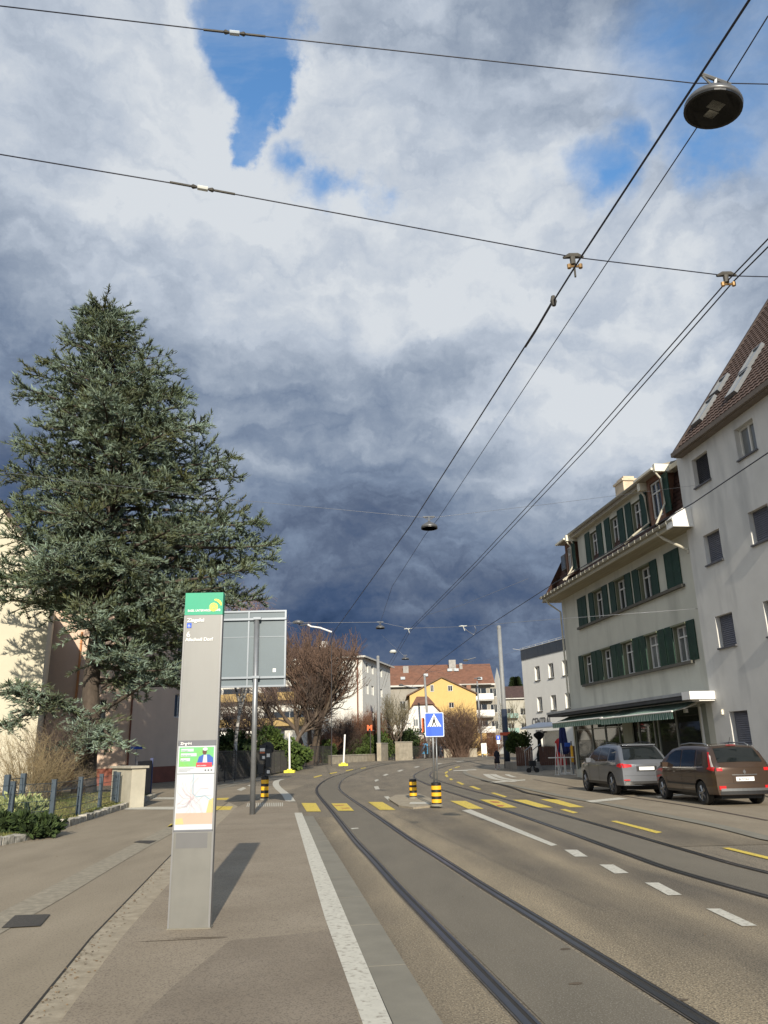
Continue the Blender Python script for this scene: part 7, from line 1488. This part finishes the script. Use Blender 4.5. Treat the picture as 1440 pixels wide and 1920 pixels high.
    def topp(s, nm, x0, x1, u0, u1, mat, off=.006, parent=None, u0b=None, u1b=None):
        a = MB(); vs = []; n, N = 12, 10; u0b = u0 if u0b is None else u0b; u1b = u1 if u1b is None else u1b
        for i in range(n + 1):
            t = i / n; x = x0 + (x1 - x0) * t; zt = lerp_tab(s.top, x); y0 = s.ys(x, zt); dzdx = (lerp_tab(s.top, x + .02) - lerp_tab(s.top, x - .02)) / .04; nn = math.hypot(1, dzdx)
            for k in range(N + 1): ua, ub = u0 + (u0b - u0) * t, u1 + (u1b - u1) * t; u = ua + (ub - ua) * k / N; vs.append((x - dzdx / nn * off, u * y0, zt + .035 * (1 - u * u) * min(1, x / .15, (s.L - x) / .15) + off / nn))
        a.add(vs, [(i * (N + 1) + k, i * (N + 1) + k + 1, (i + 1) * (N + 1) + k + 1, (i + 1) * (N + 1) + k) for i in range(n) for k in range(N)]); return a.build(nm, mat, parent or s.t, smooth=True)
    def rear(s, nm, y0, y1, z0, z1, mat, off=.006, th=.01, z0b=None, z1b=None):
        """panel lying on the bulged rear face between two side positions"""
        a = MB(); n = 10; vs = []; z0b = z0 if z0b is None else z0b; z1b = z1 if z1b is None else z1b
        for i in range(n + 1):
            t = i / n; y = y0 + (y1 - y0) * t
            for z in (z0 + (z0b - z0) * t, z1 + (z1b - z1) * t):
                u = max(-1, min(1, y / s.ys(0, z))); vs.append((s.rearx(u) - off, y, z)); vs.append((s.rearx(u) + .01, y, z))
        fs = []
        for i in range(n): b = i * 4; c = b + 4; fs += [(b, c, c + 2, b + 2), (b, b + 1, c + 1, c), (b + 2, c + 2, c + 3, b + 3)]
        fs += [(0, 2, 3, 1), (n * 4, n * 4 + 1, n * 4 + 3, n * 4 + 2)]; a.add(vs, fs); return a.build(nm, mat, s.t)
def heading(p, q): return math.atan2(q[1] - p[1], q[0] - p[0])
# brown compact MPV: x runs from the rear bumper (0) to the nose
c1 = Car(4.52, 1.74, [(0, 1.02), (.04, 1.10), (.16, 1.26), (.34, 1.47), (.46, 1.565), (.60, 1.60), (1.4, 1.635), (2.2, 1.63), (2.9, 1.53), (3.35, 1.30), (3.75, 1.05), (4.1, .95), (4.4, .80), (4.52, .62)],
         [(0, .98), (1.0, 1.0), (3.2, .96), (4.52, .80)], [(0, .90), (.12, .945), (.4, .985), (1, 1.0), (3.4, 1.0), (4.1, .93), (4.52, .72)], .17)
bronze = carpaint('bronze_paint', (.075, .047, .031))
w_a = Vector((8.96, 23.62)); hd = R(90 + 4.2); wh1 = [.86, 3.60]
org = w_a - Vector((math.cos(hd), math.sin(hd))) * .86 + Vector((math.sin(hd), -math.cos(hd))) * (.87 - .02)
t = c1.build('parked_car', 'bronze brown compact people carrier parked nearest the right edge', bronze, wh1, .325, (org.x, org.y, .015), hd, 'cars parked in front of the shop')
for sg in (1, -1):
    c1.side('front_window', ([(2.08, 1.02), (2.6, 1.01), (3.22, 1.0)], [(2.10, 1.50), (2.55, 1.49), (2.92, 1.36)]), cglass, sg); c1.side('rear_window', ([(1.12, 1.03), (1.6, 1.03), (2.0, 1.02)], [(1.14, 1.50), (1.6, 1.51), (2.02, 1.50)]), cglass, sg)
    c1.side('quarter_window', ([(.62, 1.08), (.8, 1.05), (1.02, 1.04)], [(.74, 1.44), (.9, 1.47), (1.04, 1.49)]), cglass, sg)
    c1.side('window_surround', ([(.52, 1.02), (1.8, .985), (3.36, .965)], [(.60, 1.05), (1.8, 1.015), (3.34, .995)]), chrome, sg, .008)
    c1.side('door_gap', ([(2.03, .36), (2.04, .36), (2.045, .36)], [(2.03, 1.0), (2.04, 1.0), (2.045, 1.0)]), carblk, sg, .004); c1.side('door_gap', ([(1.10, .62), (1.105, .62), (1.115, .62)], [(1.08, 1.0), (1.085, 1.0), (1.095, 1.0)]), carblk, sg, .004); c1.side('door_gap', ([(3.12, .36), (3.125, .36), (3.135, .36)], [(3.18, .98), (3.185, .98), (3.195, .98)]), carblk, sg, .004)
    c1.side('rub_strip', ([(1.2, .52), (2, .52), (3.1, .52)], [(1.2, .57), (2, .57), (3.1, .57)]), carblk, sg, .012)
    c1.side('sill_trim', ([(1.22, .30), (2, .30), (3.2, .30)], [(1.22, .37), (2, .37), (3.2, .37)]), carblk, sg, .008)
    c1.side('tail_lamp', ([(.02, .93), (.16, .94), (.36, .98)], [(.02, 1.03), (.14, 1.04), (.26, 1.05)]), tailr, sg, .012); c1.side('tail_lamp', ([(.15, 1.04), (.20, 1.04), (.26, 1.04)], [(.34, 1.43), (.38, 1.44), (.42, 1.45)]), tailr, sg, .012); c1.side('tail_lamp_clear', ([(.045, 1.04), (.09, 1.04), (.14, 1.04)], [(.25, 1.33), (.29, 1.36), (.325, 1.39)]), tailw, sg, .014)
    c1.rear('tail_lamp', sg * .60, sg * .75, .93, 1.01, tailr, .012)
    c1.rear('reflector', sg * .56, sg * .74, .44, .54, tailr, .018)
    for xx in (1.35, 2.35): c1.side('door_handle', ([(xx, .86), (xx + .08, .86), (xx + .17, .86)], [(xx, .89), (xx + .08, .89), (xx + .17, .89)]), bronze, sg, .03)
    a = MB(); zr = lambda x: lerp_tab(c1.top, x); a.tube([(.62, sg * .60, zr(.62) + .01), (.85, sg * .62, zr(.85) + .055), (1.7, sg * .63, zr(1.7) + .06), (2.3, sg * .62, zr(2.3) + .045), (2.5, sg * .61, zr(2.5) - .0)], .022, 6); a.build('roof_rail', rimm, t, smooth=True)
    a = MB(); a.box(2.98, 3.12, sg * .84, sg * 1.03, 1.0, 1.14); a.build('wing_mirror', bronze, t)
c1.topp('rear_windscreen', .075, .40, -.90, .90, cglass, .008, None, -.88, .88); c1.topp('windscreen', 2.95, 3.68, -.88, .88, cglass, .006)
c1.topp('high_brake_lamp', .455, .50, -.22, .22, tailr, .02)
c1.rear('bumper_strip', -.70, .70, .40, .47, rimm, .02); c1.rear('lower_valance', -.72, .72, .31, .39, carblk, .012); c1.rear('chrome_strip', -.36, .36, .815, .84, chrome, .015); c1.rear('number_plate', -.26, .26, .66, .77, platew, .016); c1.rear('plate_recess', -.34, .34, .62, .81, bronze, .008)
c1.rear('tailgate_gap', -.70, .70, .595, .602, carblk, .004)
text_obj('plate_text', 'BL 97364', .085, carblk, t, (-.108, .20, .68), (R(90), 0, R(-90)), ext=.001, sx=.9)
a = MB(); a.prism([(-.045, .90), (0, .83), (.045, .90), (0, .97)], -.105, -.098, 0, 'x'); a.prism([(-.018, .90), (0, .87), (.018, .90), (0, .93)], -.109, -.1055, 0, 'x'); a.build('diamond_badge', chrome, t)
a = MB(); a.tube([(.78, -.1, 1.63), (.62, -.1, 1.84)], .006, 5); a.build('aerial', carblk, t)
# silver grey SUV
c2 = Car(4.78, 1.86, [(0, 1.04), (.05, 1.12), (.20, 1.30), (.42, 1.54), (.60, 1.66), (.9, 1.70), (1.9, 1.73), (2.6, 1.68), (2.95, 1.56), (3.45, 1.25), (3.7, 1.14), (4.3, 1.06), (4.65, .92), (4.78, .70)],
         [(0, 1.05), (1.2, 1.12), (3.4, 1.06), (4.78, .92)], [(0, .90), (.12, .94), (.4, .975), (1, 1.0), (3.8, 1.0), (4.4, .93), (4.78, .76)], .20, .34)
silver = carpaint('silver_grey_paint', (.16, .17, .19))
w_b = Vector((7.89, 29.25)); hd2 = R(90 + 4.6); org = w_b - Vector((math.cos(hd2), math.sin(hd2))) * .98 + Vector((math.sin(hd2), -math.cos(hd2))) * .95
t = c2.build('parked_car', 'silver grey sport utility vehicle parked in front of the brown one', silver, [.98, 3.88], .37, (org.x, org.y, .015), hd2, 'cars parked in front of the shop')
for sg in (1, -1):
    c2.side('front_window', ([(2.22, 1.13), (2.75, 1.12), (3.32, 1.11)], [(2.24, 1.60), (2.7, 1.58), (2.98, 1.46)]), cglass, sg); c2.side('rear_window', ([(1.22, 1.15), (1.7, 1.14), (2.14, 1.13)], [(1.30, 1.59), (1.7, 1.61), (2.16, 1.61)]), cglass, sg)
    c2.side('quarter_window', ([(.52, 1.19), (.8, 1.17), (1.13, 1.16)], [(.66, 1.50), (.9, 1.55), (1.2, 1.58)]), cglass, sg)
    c2.side('door_gap', ([(2.17, .40), (2.18, .40), (2.19, .40)], [(2.17, 1.1), (2.18, 1.1), (2.19, 1.1)]), carblk, sg, .004); c2.side('door_gap', ([(3.25, .42), (3.26, .42), (3.27, .42)], [(3.3, 1.08), (3.31, 1.08), (3.32, 1.08)]), carblk, sg, .004)
    c2.side('side_sill', ([(1.4, .34), (2.4, .34), (3.45, .34)], [(1.4, .43), (2.4, .43), (3.45, .43)]), carblk, sg, .01)
    c2.side('tail_lamp', ([(.01, .92), (.16, .94), (.34, .97)], [(.01, 1.07), (.14, 1.07), (.30, 1.04)]), tailr, sg, .012); c2.rear('tail_lamp', sg * .52, sg * .83, .95, 1.03, tailr, .012, z0b=.92, z1b=1.06)
    c2.rear('exhaust_trim', sg * .52, sg * .78, .40, .46, chrome, .03); c2.rear('reflector', sg * .62, sg * .82, .50, .54, tailr, .014)
    for xx in (1.5, 2.55): c2.side('door_handle', ([(xx, .97), (xx + .08, .97), (xx + .18, .97)], [(xx, 1.0), (xx + .08, 1.0), (xx + .18, 1.0)]), silver, sg, .03)
    a = MB(); zr = lambda x: lerp_tab(c2.top, x); a.tube([(.75, sg * .62, zr(.75) + .01), (.95, sg * .63, zr(.95) + .05), (1.9, sg * .64, zr(1.9) + .05), (2.55, sg * .62, zr(2.55) + .04), (2.7, sg * .61, zr(2.7) - .01)], .018, 6); a.build('roof_rail', carblk, t, smooth=True)
    a = MB(); a.box(3.05, 3.2, sg * .90, sg * 1.09, 1.08, 1.24); a.build('wing_mirror', silver, t)
c2.topp('rear_windscreen', .09, .47, -.92, .92, cglass, .008, None, -.90, .90); c2.topp('windscreen', 3.0, 3.66, -.90, .90, cglass, .006); c2.topp('sunroof', 1.1, 2.5, -.62, .62, cglass, .006)
a = MB(); a.box(.40, .72, -.60, .60, 1.66, 1.70); a.build('roof_spoiler', silver, t)
c2.rear('rear_bumper_trim', -.80, .80, .36, .40, chrome, .02); c2.rear('lower_valance', -.78, .78, .40, .48, carblk, .01); c2.rear('number_plate', -.27, .27, .84, .95, platew, .016); c2.rear('plate_recess', -.36, .36, .80, .97, carblk, .008); c2.rear('tailgate_gap', -.78, .78, .66, .667, carblk, .004)
# bicycle half hidden at the right edge
bw = (11.481, 25.203); t = thing('bicycle', 'dark city bicycle leaning at the wall, cut off by the right edge', 'bicycle', (bw[0] + .55, bw[1] + .9, .015), R(12))
frb = M('bike_frame_black', (.02, .02, .022), .4, .1, 4.)
for x in (0, 1.05):
    w = MB(); nn = 28; w.tube([(x + .34 * math.cos(2 * math.pi * k / nn), 0, .35 + .34 * math.sin(2 * math.pi * k / nn)) for k in range(nn + 1)], .018, 6, caps=False); wo = w.build('wheel', tyrem, t)
    w = MB(); [w.tube([(x, 0, .35), (x + .33 * math.cos(k * .52), 0, .35 + .33 * math.sin(k * .52))], .002, 3) for k in range(12)]; w.tube([(x, -.04, .35), (x, .04, .35)], .025, 8); w.build('spokes', chrome, wo)
a = MB(); bbp = (.62, 0, .30); [a.tube(p, .016, 6) for p in ([(0, 0, .35), (.16, 0, .80)], [(.16, 0, .80), (.20, 0, .95)], [(.18, 0, .74), bbp], [bbp, (.74, 0, .86)], [(.17, 0, .80), (.73, 0, .74)], [bbp, (1.05, 0, .35)], [(.74, 0, .80), (1.05, 0, .35)])]; a.build('frame', frb, t)
a = MB(); a.tube([(.05, -.30, 1.08), (.14, -.22, 1.10), (.20, 0, 1.04), (.14, .22, 1.10), (.05, .30, 1.08)], .013, 6); a.tube([(.20, 0, .95), (.20, 0, 1.04)], .013, 6); a.build('handlebar', chrome, t)
a = MB(); a.box(.66, .90, -.07, .07, .92, .98); a.box(.05, .16, -.04, .04, .72, .82); a.build('saddle', frb, t)
a = MB(); a.lathe([(.03, -.02), (.06, .02), (.05, .05)], (.08, 0, .86), 10); a.build('headlamp', chrome, t)

# ------------------------------------------------------------------ people
skin = M('skin', (.42, .24, .17), .6, .06, 8.)
def person(label, loc, rz, H, coat, legs, hair_m, coat_len, stride, shoes, arm=(.25, -.25), cat='person', group=None):
    k = H / 1.70; t = thing('person', label, 'person', loc, rz, group); nd = []; ed = []; rd = []
    def add(p, r, par=None): nd.append((p[0] * k, p[1] * k, p[2] * k)); rd.append(r * k); i = len(nd) - 1; ed.append((par, i)) if par is not None else None; return i
    pel = add((0, 0, .92), .135); wa = add((0, 0, 1.08), .115, pel); ch = add((0, 0, 1.27), .135, wa); nk0 = add((0, 0, 1.42), .075, ch); nk = add((0, -.005, 1.48), .05, nk0); hd0 = add((0, -.015, 1.55), .078, nk); add((0, -.01, 1.64), .075, hd0)
    for sg, st in ((1, stride), (-1, -stride)):
        hp_ = add((sg * .09, 0, .86), .095, pel); kn = add((sg * .095, -st * .45, .48), .06, hp_); an = add((sg * .095, -st * 1.0 + (.10 if st < 0 else 0), .09 + (.04 if st < 0 else 0)), .038, kn); add((sg * .10, -st * 1.0 - .13, .035 + (.02 if st < 0 else 0)), .035, an)
        ar_ = arm[0] if sg > 0 else arm[1]; sh = add((sg * .17, 0, 1.37), .058, ch); el = add((sg * .23, ar_ * .3, 1.10), .042, sh); wr = add((sg * .25, ar_ * .3 - abs(ar_) * .5, .90 + abs(ar_) * .35), .028, el); pm_ = add((sg * .25, ar_ * .3 - abs(ar_) * .6 - .02, .84 + abs(ar_) * .33), .026, wr)
        for f in range(4): add((sg * .25 + (f - 1.5) * .016, ar_ * .3 - abs(ar_) * .65 - .03 - .008 * f, .76 + abs(ar_) * .33 + .006 * abs(f - 1.3)), .0085, pm_)
        add((sg * .25 - sg * .035, ar_ * .3 - abs(ar_) * .62 - .05, .80 + abs(ar_) * .33), .009, wr)
    b = skinned('body', nd, ed, rd, skin, t, 1)
    # garments follow the body, each its own closed skin
    def limb_cloth(nm, pts, rr_, m): return skinned(nm, [(p[0] * k, p[1] * k, p[2] * k) for p in pts], [(i, i + 1) for i in range(len(pts) - 1)], [r * k for r in rr_], m, t, 1)
    for sg, st in ((1, stride), (-1, -stride)):
        limb_cloth('trouser_leg', [(sg * .09, 0, .88), (sg * .095, -st * .45, .48), (sg * .095, -st * .95 + (.10 if st < 0 else 0), .14)], [.105, .07, .052], legs)
        limb_cloth('shoe', [(sg * .095, -st * 1.0 + (.14 if st < 0 else .04), .05 + (.03 if st < 0 else 0)), (sg * .10, -st * 1.0 - .15, .045 + (.02 if st < 0 else 0))], [.05, .042], shoes)
        ar_ = arm[0] if sg > 0 else arm[1]; limb_cloth('sleeve', [(sg * .165, 0, 1.37), (sg * .23, ar_ * .3, 1.10), (sg * .25, ar_ * .3 - abs(ar_) * .45, .92 + abs(ar_) * .33)], [.072, .056, .042], coat)
    a = MB(); n_ = 16; vs = []; pr = [(coat_len, .235, .17), (coat_len + .15, .225, .165), (.95, .20, .155), (1.08, .17, .135), (1.25, .195, .15), (1.38, .185, .125), (1.45, .10, .085), (1.49, .065, .065)]
    for z, rx, ry in pr:
        for q in range(n_): th_ = 2 * math.pi * q / n_; vs.append((rx * k * math.cos(th_), ry * k * math.sin(th_), z * k))
    fs = [(i * n_ + q, i * n_ + (q + 1) % n_, (i + 1) * n_ + (q + 1) % n_, (i + 1) * n_ + q) for i in range(len(pr) - 1) for q in range(n_)]; fs.append(tuple(range(n_ - 1, -1, -1))); a.add(vs, fs); a.build('coat', coat, t, smooth=True)
    a = MB(); a.lathe([(.03, .12), (.075, .09), (.098, .02), (.095, -.05), (.08, -.10)], (0, .022 * k, 1.60 * k), 14); a.build('hair', hair_m, t, smooth=True)
    a = MB(); a.tube([(0, -.085 * k, 1.60 * k), (0, -.105 * k, 1.575 * k)], [.008, .014], 5); a.box(-.02 * k, .02 * k, -.09 * k, -.08 * k, 1.535 * k, 1.545 * k); a.build('face', skin, t)
    return t
blackc = M('black_coat_cloth', (.018, .015, .020), .85, .2, 6.); darkb = M('dark_navy_cloth', (.02, .025, .04), .85, .2, 6.); beige = M('pale_trousers', (.45, .38, .36), .8, .1, 6.); hairb = M('red_brown_hair', (.20, .05, .025), .7, .2, 6.); hairk = M('dark_hair', (.02, .015, .012), .7, .2, 6.); wshoe = M('white_shoe', (.65, .65, .65), .6, .05, 5.)
wp = (8.551, 64.527); person('woman in a black knee length coat and white shoes walking towards the camera', (wp[0], wp[1], 0), R(8), 1.72, blackc, beige, hairb, .52, .16, wshoe, (.35, -.30))
for i, (x, Y, st, m_, lb, rz) in enumerate((((6.879, 108, 0.653)[0], 108, .22, darkb, 'pedestrian in dark clothes walking in front of the low pale stone wall', 80), ((4.912, 107, 0.703)[0] - .1, 107, .1, blackc, 'pedestrian in dark clothes standing left of the pole behind the crossing sign', -60), ((5.955, 108, 0.672)[0] - .2, 109, .12, darkb, 'pedestrian half hidden behind the crossing sign post', 30))):
    person(lb, (x, Y, zg(Y)), R(rz), 1.74, m_, darkb, hairk, .78, st, blackc, (.2, -.2), group='pedestrians at the street end')
